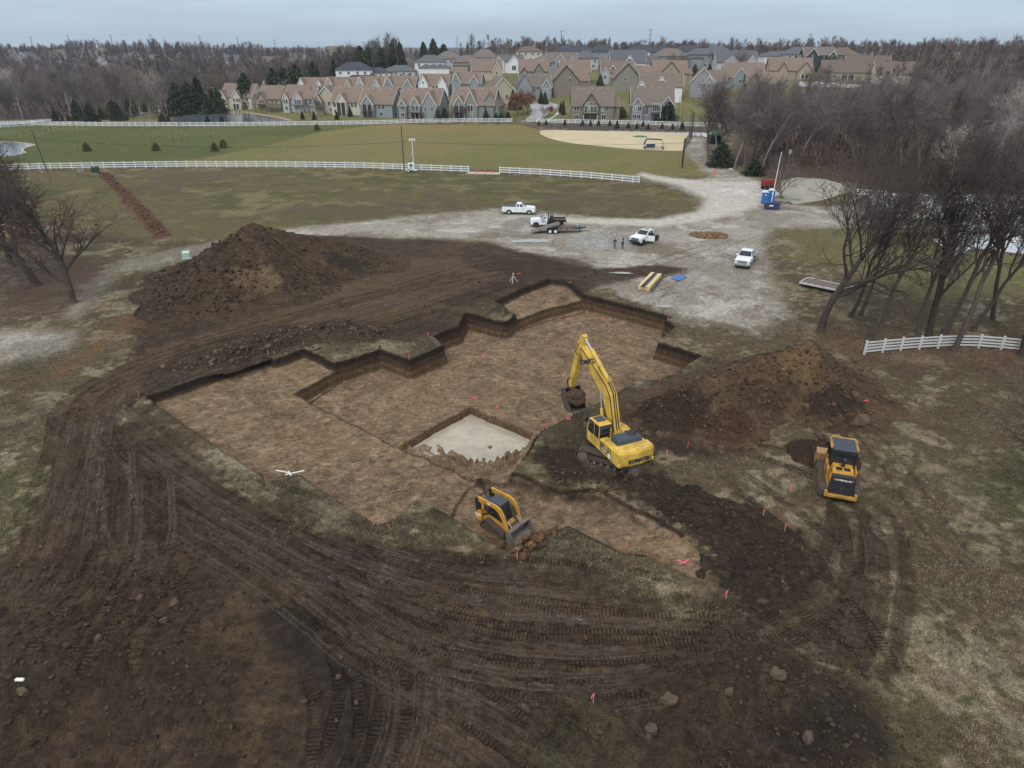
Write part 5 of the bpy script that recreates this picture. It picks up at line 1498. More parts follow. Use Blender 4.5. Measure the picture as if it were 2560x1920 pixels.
house(1625, 302, 20, 16, 6.4, 7.4, 'x', 'lav', 'tan2', 'lavender grey house with white trimmed windows behind a dark shrub', R(-6), [(-7.2, 5.4, 2.0, 6.2, 3.2), (6.8, 7, 2.6, 6.0, 4.0)], rowin([-8.2, -6.2], 3.6, 1.9, 2.4, 0) + rowin([-8.2, -6.2], .3, 1.9, 2.2, 0) + rowin([-2.6], 1.8, 1.5, 4.4) + rowin([1.0, 2.8], 3.4, 1.9, 3.4), (6.8, .2, 6, 5.6, -10.7), (2, 2.8, 5, 1.6, -8.2), pale=.5)
# second row
house(1248, 334, 13, 16, 5.6, 6.2, 'y', 'beige', 'tan2', 'beige gabled house behind the rust coloured trees', R(16), [], rowin([-3, 2], 2.2, 1.4, 1.6), rear=(7, 2, 9, 9, 4.4, 4, 'y'))
house(1335, 342, 17, 13, 5.0, 5.8, 'x', 'grey', 'mix', 'blue grey house beside the cul de sac with a bay window', R(10), [(5, 5.5, 1.5, 4.6, 4)], rowin([-3, -1.2], 2.0, 1.4, 1.9) + rowin([3.6, 5, 6.4], 2.0, 1.1, 2.2, 0), pale=.3, rear=(-7, 0, 8, 17, 5, 5.8, 'y'))
house(1408, 350, 14, 18, 6.6, 7.0, 'y', 'taupe', 'tan', 'tall taupe gable house with one arched window', R(5), [], rowin([2], 5, 1.2, 2.6), rear=(8, 4, 12, 12, 6, 5.6, 'x'))
house(1562, 356, 15, 18, 6.6, 7.2, 'y', 'olive', 'tan', 'olive grey house with a plain wide gable wall', R(-2), [], rowin([-1.5], 5.4, 1.2, 1.4), rear=(9, 2, 12, 12, 6.2, 6, 'x'))
house(1648, 336, 22, 13, 6.6, 6.0, 'x', 'white', 'tan2', 'house with small white gable dormer behind the lavender house', R(-6), [(-10.5, 5, 1.0, 6.0, 3.2), (0, 4, -2.4, 8.4, 2.8)], rowin([-10.5], 4.6, 2.6, 1.6, 0))
house(1752, 346, 13, 18, 6.6, 6.6, 'y', 'grey', 'tan2', 'blue grey gabled house at the edge of the right wood', R(-12), [(3.2, 5, 1.2, 6, 3.4)], rowin([3.2], 3.4, 1.4, 2.2, 0), rear=(8, 3, 10, 13, 6, 5.6, 'x'))
for a in ((700, 398, 18, 'white', 'house with brown roof left of the dark roofed white villa'), (792, 384, 20, 'white', 'house showing a long brown roof and small white gable behind the front row'), (862, 374, 20, 'beige', 'house with long tan roof directly behind the tall columned cream house'), (935, 368, 17, 'lgrey', 'house with two small side gables behind the blue grey house'),
          (1008, 362, 20, 'blue', 'house with a pale blue gable rising behind the light grey house'), (1092, 360, 19, 'white', 'house with three white gables behind the front row'), (1172, 358, 18, 'blue', 'house with white and blue gables left of the beige gabled house')):
    house(a[0], a[1], a[2] * .9, 13, 4.6, 5.4, 'x', a[3], 'tan', a[4], R(-10), [(-a[2] * .3, 5.5, .8, 5.4, 4.4), (a[2] * .28, 5, .8, 5.2, 3.6)], rowin([-a[2] * .3], 5.2, .9, 1.3, 0) + rowin([0, 2.2], 2.6, 1.3, 1.8))
# third row
house(1216, 398, 19, 13, 5.2, 6.0, 'x', 'beige', 'tan', 'pinkish roofed house with a beige gable at its right end', R(8), [(6, 6, 1.0, 5, 4.8)], rowin([5.6], 3, 1.2, 1.6, 0))
house(1334, 392, 18, 13, 5.2, 6.0, 'x', 'olive', 'tan', 'pinkish roofed house with two olive gables and a dormer', 0, [(3, 6, .8, 5, 4), (-6, 4.6, 1.2, 4, 3)], rowin([3], 5, .6, 1.2, 0) + rowin([-6], 2, 2, 2, 1))
house(1436, 384, 18, 12, 5.6, 6.2, 'x', 'grey', 'tan', 'plain tan roofed house below the grey arched window villa', 0, [(-4, 3.4, -1, 7, 1.8)], rowin([5], 3, 1.4, 1.6))
house(1540, 384, 20, 12, 5.6, 5.8, 'x', 'lgrey', 'tan2', 'tan roofed house with a dormer window left of the yellow tan house', 0, [(-8, 5, 2.6, 4.6, 3.6), (-3, 3, -1.5, 7.4, 1.8)], rowin([-8], 2.2, 1.8, 1.6, 0) + rowin([-3], 7, 1.2, 1.2, 1))
house(1668, 374, 20, 16, 6.6, 6.2, 'x', 'tan', 'tan', 'yellow tan house with a broad triangular gable', R(-4), [(0, 11, 1.6, 6.8, 5.6)], rowin([-3.4, 2.4], 3.0, 1.4, 2.2, 0) + rowin([.4], 7.6, .6, 1.8, 0), rear=(10, -2, 6, 9, 6, 2.6, 'x'))
# dark roofed villas higher on the hill
V = lambda px, Y, W, wall, roof, label, h=6.4, rise=3.6, rear=None, hip=True, wings=(), wins=None, Dp=13, rz=0.0, **k: house(px, Y, W, Dp, h, rise, 'x', wall, roof, label, rz, wings, wins if wins is not None else rowin([-W * .36, -W * .12, W * .14, W * .36], h - 2.6, 1.6, 1.7) + rowin([-W * .3, W * .05, W * .3], .8, 1.8, 1.9), hip=hip, rear=rear, **k)
V(890, 408, 22, 'white', 'dark', 'white two storey villa with a dark hipped roof left of the others', 8.4, 4.2, (6, -3, 16, 10, 4.6, 2.6, 'x'))
V(948, 416, 17, 'white', 'dark', 'low white villa half hidden by its dark roof right of the first villa', 4.6, 3.0)
V(1003, 420, 20, 'lgrey', 'grey', 'low grey hipped villa between the pines and the white tower house', 4.4, 3.2, (-7, -3, 9, 8, 4, 2.4, 'x'))
V(1078, 428, 20, 'white', 'grey', 'white two storey villa with a porch and stepped hip roofs', 7.6, 4.0, (3, -5, 20, 9, 4.4, 2.4, 'x'))
V(1122, 446, 18, 'lgrey', 'mix', 'grey hipped villa right behind the stepped white villa', 7.2, 4.4)
V(1168, 432, 18, 'stone', 'mix', 'brownish hipped villa with a dark balcony', 6.2, 4.0, (-4, -4, 10, 8, 4.4, 2.6, 'x'))
V(1212, 452, 19, 'lgrey', 'mix', 'grey villa with a tall hipped roof left of the white twin gables', 6.2, 5.0)
V(1272, 426, 20, 'white', 'grey', 'white villa with two dark edged gables and large windows', 6.2, 3.6, None, False, [(-6.5, 6.5, 1.4, 6, 3), (3.5, 8, 2.4, 5.8, 4)], rowin([-6.5], 2.6, 3.0, 2.2, 0) + rowin([3.5], 1.0, 3.0, 3.0, 1))
V(1322, 486, 20, 'cream', 'brown', 'cream hilltop villa with chimneys and a brown hipped roof', 7.0, 3.4, chim=(4, 0))
V(1362, 436, 14, 'lgrey', 'mix', 'pale villa with a low hip left of the grey arched villa', 6.2, 2.8)
V(1402, 424, 20, 'grey', 'mix', 'grey villa with a tall central window and arched dormer', 6.0, 5.4, None, False, [(-1, 7, 1.6, 7, 3.4), (7, 5, .6, 6.2, 2.8)], rowin([-2.2, 0], 1.6, 1.9, 4.4, 0) + rowin([-8], 3, 3.0, 2.6) + rowin([7], 6.2, 1.2, 1.2, 1))
V(1462, 440, 17, 'lgrey', 'grey', 'pale villa squeezed between the arched villa and the big gable villa', 6.4, 4.4)
V(1565, 422, 23, 'white', 'grey', 'large white villa with a glazed triangular gable', 6.0, 7.0, (15, 1, 11, 11, 5.4, 4.4, 'x'), False, [(.5, 7.4, 2, 5.6, 4.6)], rowin([-.9, 1.9], 1.0, 2.2, 3.4, 0) + rowin([.5], 5.0, 2.4, 3.2, 0) + rowin([-7.5], 2.0, 4.0, 2.6) + rowin([7.4], .4, 4.4, 4.2))
V(1672, 440, 22, 'stone', 'mix', 'stone villa with an arched upper window on the hill', 7.6, 4.6, (7, -2, 10, 10, 6, 3, 'x'))
V(1752, 446, 22, 'grey', 'grey', 'grey balcony villa behind bare street trees', 8.0, 3.6, (-6, -3, 10, 9, 6, 2.6, 'x'))
V(1832, 430, 27, 'lgrey', 'grey', 'long grey villa with two white dark trimmed gables and a porch', 5.6, 6.4, None, False, [(-4, 10, 2, 5.2, 3.8), (9.5, 7, 1.6, 5.0, 4.2)], rowin([9.5], 2.4, 3.6, 1.4, 1) + rowin([-6, -2], 1.2, 2.0, 2.2, 0), porch=(-4, .2, 8, 3, -8.7))
for a in ((1415, 512, 18, 'white', 'dark', 'small white gable house on the skyline left of the pylon'), (1452, 520, 20, 'grey', 'dark', 'dark roofed house on the skyline right of the pylon'), (1500, 516, 20, 'grey', 'dark', 'black hipped house on the skyline behind the pale villa'), (1602, 524, 24, 'white', 'dark', 'black roofed skyline house with white gable tips'),
          (1655, 505, 18, 'stone', 'dark', 'low black roofed house beside the stone villa'), (1718, 520, 22, 'lgrey', 'dark', 'grey skyline house behind the stone villa'), (1790, 510, 20, 'lgrey', 'grey', 'flat grey skyline house behind the balcony villa')):
    V(a[0], a[1], a[2], a[3], a[4], a[5], 6.0, 4.6)
# houses at the right, above the wood
house(1852, 368, 22, 15, 5.4, 7.0, 'x', 'blue', 'tan', 'house with pale blue gable and big tan roof above the wood', R(-10), [(-2, 8, 1.5, 5.2, 5.0)], rowin([-2], 2.6, 2, 1.6, 0), rear=(9, -4, 9, 10, 4, 5, 'y'))
house(1905, 352, 20, 13, 4.6, 5.2, 'x', 'taupe', 'tan', 'taupe gabled house half hidden by the tallest twigs', R(-10), [(-6, 8, 2, 4.4, 5.0)], rowin([5], 2, 1.2, 1.6))
house(1968, 398, 26, 14, 4.8, 6.4, 'x', 'tan', 'tan', 'tan ranch house with a garage facing a driveway', R(-8), [(8, 9, 3, 4.4, 4.6), (-5, 6, 1.4, 4.6, 4.2)], rowin([8], .3, 5.0, 2.4, 0) + rowin([-5], 1.4, 1.6, 1.8, 1), chim=(9, 1))
house(2036, 434, 20, 14, 9.0, 4.6, 'x', 'green', 'mix', 'dark green three storey house with white windows', R(-6), [(-5, 7, 1, 9, 4), (8, 5, 1, 8.4, 3)], rowin([-5], 7.4, 1.4, 1.8, 0) + rowin([3], 7.2, 1.2, 1.8) + rowin([8], 7.2, 1.2, 1.6, 1) + rowin([3, 7], 3.2, 1.4, 2), rear=(-9, 1, 8, 12, 6, 3, 'x'))
V(1985, 462, 18, 'lgrey', 'grey', 'grey hipped house behind the green house', 6.5, 4.5)
V(1938, 470, 22, 'white', 'grey', 'long low white house behind the tan ranch house', 4.6, 3.0)
V(2098, 452, 20, 'brown', 'brown', 'brown house right of the green house on the hill', 7.0, 4.6)
house(2100, 392, 26, 14, 4.6, 6.2, 'x', 'tan', 'brown', 'brown roofed ranch house with a columned porch above the wood', R(-8), [], rowin([-6, 0], 1.4, 1.6, 1.6), (2, .2, 8, 2.8, -7.1))
house(2160, 402, 26, 14, 5.4, 6.6, 'x', 'cream', 'brown', 'cream and stone house at the right end of the street', R(-10), [(-4, 7, 2, 5, 4.6)], rowin([-4], 2, 1.8, 2.4, 0), chim=(2, 0))
house(2225, 380, 22, 14, 5.2, 6.2, 'x', 'cream', 'brown', 'last cream house almost lost behind the wood', R(-10), [], rowin([-4, 2], 1.8, 1.4, 1.6))
# houses among the trees of the far left hill
rh = random.Random(5)
fl = 'houses among the trees on the far left hill'
for i in range(30):
    px = 15 + i * 26 + rh.uniform(-10, 10); Y = rh.uniform(640, 900)
    wc = rh.choice(['lgrey', 'cream', 'stone', 'beige', 'brown', 'white']); rc = rh.choice(['mix', 'grey', 'brown', 'tan2'])
    house(px, Y, rh.uniform(16, 24), 13, 7.0, 6.0, rh.choice('xy'), wc, rc, '%s house among bare trees on the far left hill' % {'lgrey': 'pale grey', 'cream': 'cream', 'stone': 'stone coloured', 'beige': 'beige', 'brown': 'brown', 'white': 'white'}[wc], rh.uniform(-.5, .5), [(rh.uniform(-4, 4), 6, 1, 6, 4)], rowin([-5, 0, 5], 4, 1.8, 2.0), group=fl + ' ' + wc, z_off=rh.uniform(-1.5, 1.5))
house(850, 1150, 46, 16, 8, 5, 'x', 'tan', 'brown', 'long red roofed hall alone on the distant slope', 0, [(5, 12, 2, 8, 5)], rowin([-14, -6, 14], 2, 3, 3), name='hall', z_off=6)
# ------------------------------------------------------------------ construction machines
YEL = mat('paint_yellow', srgb(210, 174, 74, KL), .55, var=.14, scale=1.4, dirt=srgb(118, 92, 60, KL), dirt_amt=.5)
CATY = mat('paint_ochre', srgb(192, 142, 54, KL), .55, var=.14, scale=1.5, dirt=srgb(92, 72, 52, KL), dirt_amt=.5)
BLK = mat('black_steel', srgb(38, 39, 42, KL), .5, var=.2, scale=3)
HOODG = mat('hood_grey', srgb(58, 66, 76, KL), .5, var=.12, scale=3)
MUDST = mat('muddy_steel', srgb(84, 74, 66, KL), .75, var=.3, scale=4, dirt=srgb(66, 54, 44, KL), dirt_amt=.8)
BKT = mat('worn_bucket', srgb(112, 106, 98, KL), .6, var=.2, scale=4, dirt=srgb(86, 68, 52, KL), dirt_amt=.6)
TANB = mat('tan_bucket', srgb(168, 132, 84, KL), .65, var=.2, scale=4, dirt=srgb(110, 88, 62, KL), dirt_amt=.6)
CHROME = mat('cylinder_rod', srgb(200, 204, 208, KL), .2, metal=.8, var=.05)
CABG = mat('cab_glass', srgb(38, 44, 46, KL), .06, var=.3, scale=1.5)
LETT = mat('lettering_blue_black', srgb(30, 36, 62, KL), .5, var=.05)
LETW = mat('lettering_white', srgb(224, 224, 220, KL), .5, var=.05)
LETK = mat('lettering_black', srgb(26, 26, 28, KL), .5, var=.05)
REDL = mat('red_lens', srgb(190, 40, 44, KL), .3, var=.1)
def lettering(txt, size, m, parent, loc, rot, name='lettering', thick=.008, bold=.0, shear=0.0):
    cu = bpy.data.curves.new('t', 'FONT'); cu.body = txt; cu.size = size; cu.extrude = thick; cu.align_x = 'CENTER'; cu.align_y = 'CENTER'; cu.offset = bold; cu.shear = shear; cu.resolution_u = 2
    ob = bpy.data.objects.new('t', cu); COL.objects.link(ob)
    me = bpy.data.meshes.new_from_object(ob.evaluated_get(bpy.context.evaluated_depsgraph_get()))
    me.name = name
    bpy.data.objects.remove(ob); bpy.data.curves.remove(cu)
    me.materials.clear(); me.materials.append(m)
    o = link(name, me, None, parent); o.location = loc; o.rotation_euler = rot
    return o
def stadium(L, Hh, n=8, front=None):
    """closed belt path in (x,z), ends round"""
    r = Hh / 2; a = L / 2 - r
    pts = []
    for i in range(n + 1):
        t = -math.pi / 2 + math.pi * i / n; pts.append((a + math.cos(t) * r, r + math.sin(t) * r))
    for i in range(n + 1):
        t = math.pi / 2 + math.pi * i / n; pts.append((-a + math.cos(t) * r, r + math.sin(t) * r))
    return pts
def belt(parent, path, W, y, nshoe, m, grouser=.05, th=.05, name='track', rot=0.0):
    P2 = path + [path[0]]
    segl = [math.dist(a, b) for a, b in zip(P2[:-1], P2[1:])]
    tot = sum(segl)
    mb = MB()
    for k in range(nshoe):
        s = tot * k / nshoe
        i = 0
        while s > segl[i]: s -= segl[i]; i += 1
        a, b = P2[i], P2[i + 1]; f = s / segl[i]
        x, z = a[0] + (b[0] - a[0]) * f, a[1] + (b[1] - a[1]) * f
        an = math.atan2(b[1] - a[1], b[0] - a[0])
        mb.box((x, y, z), (tot / nshoe * .93, W, th), ry=-an)
        nx, nz = math.sin(an), -math.cos(an)
        mb.box((x + nx * grouser * .6, y, z + nz * grouser * .6), (.035, W * .98, grouser), ry=-an)
    o = mb.build(name, m, parent); o.rotation_euler = (0, 0, rot)
    return o
def crawler(parent, L, Hh, W, y, nshoe, rot, rollers=7, framem=MUDST):
    t = belt(parent, stadium(L, Hh), W, y, nshoe, MUDST, rot=rot)
    mb = MB(); mb.box((0, y, Hh * .5), (L - Hh, W * .5, Hh * .42)); mb.build('track_frame', framem, t)
    for s, nm in ((1, 'idler'), (-1, 'sprocket')):
        mb = MB(); mb.tube((s * (L / 2 - Hh / 2), y - W * .36, Hh / 2), (s * (L / 2 - Hh / 2), y + W * .36, Hh / 2), Hh * .40, n=16); mb.tube((s * (L / 2 - Hh / 2), y - W * .46, Hh / 2), (s * (L / 2 - Hh / 2), y + W * .46, Hh / 2), Hh * .17, n=10); mb.build(nm, BKT, t)
    mb = MB()
    for k in range(rollers):
        x = -L / 2 + Hh * .9 + k * (L - Hh * 1.8) / (rollers - 1)
        mb.tube((x, y - W * .3, .14), (x, y + W * .3, .14), .12, n=8)
    mb.build('rollers', BKT, t)
    return t

def excavator():
    c = Vector((7.55, 42.1, ground_z(7.55, 42.1) + .02))
    t = thing('excavator', 'yellow crawler excavator lifting a bucket of soil beside the pit', 'excavator', c)
    ta, ua = R(150), R(114)
    crawler(t, 4.95, .98, .80, 1.22, 46, ta); crawler(t, 4.95, .98, .80, -1.22, 46, ta)
    b = MB(); b.box((0, 0, .72), (2.6, 1.9, .4), ch=.12); b.box((1.0, 0, .62), (.5, 2.4, .35)); b.box((-1.0, 0, .62), (.5, 2.4, .35)); b.tube((0, 0, .85), (0, 0, 1.14), .75, n=20)
    o = b.build('undercarriage', MUDST, t); o.rotation_euler = (0, 0, ta)
    def up(o): o.rotation_euler = (0, 0, ua); return o
    b = MB(); b.box((-.45, 0, 1.24), (4.3, 2.9, .2), ch=.03); up(b.build('deck', YEL, t))
    b = MB()
    prof = []
    for i in range(9):
        f = -1 + 2 * i / 8; prof.append((-1.85 - .95 * math.sqrt(max(0, 1 - .62 * f * f)) - .0, f * 1.46))
    ring = [(-1.7, -1.46)] + prof + [(-1.7, 1.46)]
    for (z0, z1, k0, k1) in ((1.12, 1.28, .95, 1.0), (1.28, 2.12, 1.0, 1.0), (2.12, 2.3, 1.0, .93)):
        n = len(ring)
        vs = [(-1.7 + (x + 1.7) * k0, y * (k0 if k0 < 1 else 1), z0) for x, y in ring] + [(-1.7 + (x + 1.7) * k1, y * (k1 if k1 < 1 else 1), z1) for x, y in ring]
        b.add(vs, [tuple(range(n)), tuple(range(2 * n - 1, n - 1, -1))] + [(i, n + i, n + (i + 1) % n, (i + 1) % n) for i in range(n)])
    cw = up(b.build('counterweight', YEL, t))
    lettering('KOMATSU', .40, LETT, cw, (-2.812, -.12, 1.55), (R(90), 0, R(-90)), bold=.018)
    for s in (-1, 1):
        q = MB(); q.box((-2.42, s * 1.22, 1.72 if s < 0 else 1.34), (.1, .26, .2), rz=-s * .55); q.build('reflector', LETW, cw)
    q = MB(); q.box((-2.6, .0, 2.32), (.18, .12, .16)); q.build('rear_camera', YEL, cw)
    # side bodies and hood
    b = MB(); b.box((-.85, 1.12, 1.72), (1.75, .66, .78), ch=.05); sbod = up(b.build('side_body', YEL, t))
    q = MB()
    for k in range(4): q.box((-.32 - .0, 1.458, 1.52 + k * .13), (.50, .012, .075), ry=.0)
    q.build('blue_stripes', LETT, sbod)
    lettering('PC290', .23, LETW, sbod, (-.62, 1.462, 1.50), (R(90), 0, R(180)), thick=.01, bold=.008)
    q = MB(); q.box((-.62, 1.454, 1.50), (.78, .01, .30)); q.build('model_plate', LETT, sbod)
    q = MB()
    for i in range(2):
        for j in range(3): q.box((-1.18 - i * .28, 1.455, 1.52 + j * .21), (.22, .012, .15))
    q.build('side_grille', mat('grille_olive', srgb(104, 84, 44, KL), .7), sbod)
    q = MB(); q.tube((-1.35, 1.45, 1.40), (-1.35, 1.47, 1.40), .19, n=14); q.build('round_decal', LETW, sbod)
    b = MB(); b.box((-.85, -1.12, 1.72), (1.75, .62, .78), ch=.05); up(b.build('pump_body', YEL, t))
    b = MB(); b.box((-1.15, 0, 1.95), (1.5, 2.2, .5)); up(b.build('engine_bay', YEL, t))
    b = MB(); b.box((-1.12, -.05, 2.40), (1.15, 2.05, .46), taper=(.84, .93), ch=.08); hd = up(b.build('hood', HOODG, t))
    q = MB()
    for i in range(3):
        for j in range(2): q.box((-1.28 + i * .3, -.62 + j * .34, 2.64), (.24, .28, .02))
    q.build('hood_vents', BLK, hd)
    q = MB(); q.tube((-1.0, -.85, 2.5), (-1.0, -.85, 2.78), .09, n=10); q.build('exhaust', BLK, hd)
    b = MB(); b.box((.65, -1.02, 1.68), (1.3, .8, .72), ch=.05); b.box((1.15, -1.02, 2.1), (.25, .25, .14)); up(b.build('fuel_tank', YEL, t))
    b = MB(); b.path([(.1, 1.4, 1.9), (.1, 1.4, 2.6), (-.3, 1.4, 2.6)], .025); b.path([(.95, -1.38, 2.0), (.95, -1.38, 2.7), (.3, -1.38, 2.7), (.3, -1.38, 2.0)], .025); up(b.build('handrail', BLK, t))
    # cab
    b = MB()
    b.box((.98, .95, 1.62), (1.75, .98, .62), ch=.06)
    prof = [(1.85, 1.6), (1.80, 2.55), (1.5, 3.02), (.12, 3.02), (.10, 1.6)]
    b.box((.80, .95, 3.02), (1.42, 1.0, .12), ch=.05)
    for x0, z0, x1, z1 in ((1.83, 1.9, 1.52, 2.98), (.14, 1.9, .14, 2.98), (.82, 1.9, .82, 2.98)):
        for yy in (.49, 1.41): b.tube((x0, yy, z0), (x1, yy, z1), .055, n=6)
    cb = up(b.build('cab', YEL, t))
    q = MB(); q.prism([(1.83, 1.88), (1.50, 2.97), (.13, 2.97), (.13, 1.88)], .50, 1.405); q.build('cab_glazing', CABG, cb)
    q = MB(); q.box((.98, .95, 3.09), (.75, .72, .03)); q.build('roof_hatch', HOODG, cb)
    q = MB(); q.box((.09, .95, 2.88), (.06, .98, .28)); q.box((.09, .95, 2.40), (.03, .9, .05)); q.build('rear_window_frame', HOODG, cb)
    q = MB(); q.box((.5, 1.445, 2.45), (.62, .02, .95)); q.box((1.28, 1.445, 2.4), (.66, .02, .95)); q.build('door_window', CABG, cb)
    q = MB(); q.box((1.86, 1.5, 2.72), (.1, .2, .34)); q.path([(1.7, 1.45, 2.9), (1.86, 1.5, 2.85)], .02); q.build('mirror', BLK, cb)
    # boom, stick, bucket in the plane of the boom
    by = -.12
    b = MB(); b.prism([(.02, 1.75), (.45, 1.55), (2.15, 4.35), (5.75, 6.35), (5.95, 6.62), (5.70, 6.88), (1.65, 5.35), (1.0, 4.75), (.05, 2.1)], by - .27, by + .27); bm_ = up(b.build('boom', YEL, t))
    lettering('KOMATSU', .52, LETT, bm_, (4.35, by + .285, 6.02), (R(90), R(-26), R(180)), bold=.014)
    q = MB(); q.path([(.2, by + .30, 2.2), (1.05, by + .30, 4.7), (1.8, by + .30, 5.35), (5.5, by + .30, 6.78)], .035); q.path([(.1, by + .1, 2.4), (.95, by + .1, 4.95), (1.7, by + .1, 5.5), (3.2, by + .1, 6.1)], .04); q.path([(.15, by - .1, 2.4), (1.0, by - .1, 4.95), (1.75, by - .1, 5.5), (3.2, by - .1, 6.1)], .04); q.build('hydraulic_hoses', BLK, bm_)
    for s in (-1, 1):
        q = MB(); q.tube((1.35, by + s * .42, 1.5), (1.85, by + s * .42, 3.4), .12, n=10); q.build('boom_cylinder', YEL, t).rotation_euler = (0, 0, ua)
        q = MB(); q.tube((1.85, by + s * .42, 3.4), (2.15, by + s * .42, 4.7), .07, n=10); q.build('boom_cylinder_rod', CHROME, t).rotation_euler = (0, 0, ua)
    q = MB(); q.tube((1.9, by, 5.65), (4.35, by, 6.95), .16, n=12); q.box((1.85, by, 5.55), (.35, .34, .3)); up(q.build('stick_cylinder', YEL, t))
    q = MB(); q.tube((4.35, by, 6.95), (5.45, by, 7.5), .075, n=10); up(q.build('stick_cylinder_rod', CHROME, t))
    q = MB(); q.prism([(5.32, 7.62), (5.62, 7.72), (6.15, 6.9), (7.32, 2.95), (7.12, 2.65), (6.85, 2.75), (5.72, 6.2), (5.45, 6.8)], by - .2, by + .2); st = up(q.build('stick', YEL, t))
    q = MB(); q.tube((6.30, by, 6.6), (6.95, by, 4.6), .11, n=10); q.tube((6.95, by, 4.6), (7.25, by, 3.7), .06, n=8); q.path([(5.9, by + .23, 6.9), (6.05, by + .4, 6.2), (5.95, by + .23, 5.9)], .03); q.build('bucket_cylinder', BLK, st)
    q = MB()
    for s in (-1, 1): q.tube((7.05, by + s * .16, 3.55), (7.55, by + s * .16, 3.1), .06, n=6); q.tube((7.55, by + s * .16, 3.1), (7.38, by + s * .16, 2.5), .06, n=6)
    up(q.build('bucket_link', BLK, t))
    outer = [(7.0, 2.75), (7.42, 2.5), (7.52, 1.95), (7.30, 1.40), (6.85, 1.02), (6.25, .95), (5.75, 1.10)]
    inner = [(5.80, 1.20), (6.28, 1.06), (6.80, 1.13), (7.20, 1.48), (7.40, 1.95), (7.32, 2.42), (6.98, 2.62)]
    q = MB(); q.prism(outer + inner, by - .72, by + .72)
    for s in (-1, 1): q.prism(outer, by + s * .70 - .03, by + s * .70 + .03)
    for k in range(5): q.box((5.65, by - .6 + k * .3, 1.10), (.3, .1, .08), ry=-.2)
    up(q.build('bucket', MUDST, t))
    # the lump of soil it carries is a thing of its own
    from mathutils import noise as mn
    bm = bmesh.new(); bmesh.ops.create_icosphere(bm, subdivisions=4, radius=1)
    for v in bm.verts:
        v.co *= 1 + .35 * mn.noise(v.co * 1.7 + Vector((4, 9, 2))) + .16 * mn.noise(v.co * 4.5) + .05 * mn.noise(v.co * 13)
        v.co = Vector((v.co.x * .80, v.co.y * .74, v.co.z * .66))
    me = bpy.data.meshes.new('soil_load'); bm.to_mesh(me); bm.free()
    p = c + Matrix.Rotation(ua, 3, 'Z') @ Vector((6.42, by, 2.02))
    tag(link('soil_load', me, mat('wet_soil', srgb(70, 54, 42, KL), .95, var=.35, scale=3, bump=.8), loc=p, rz=ua), 'big dark brown soil lump held in the excavator bucket', 'soil')
excavator()

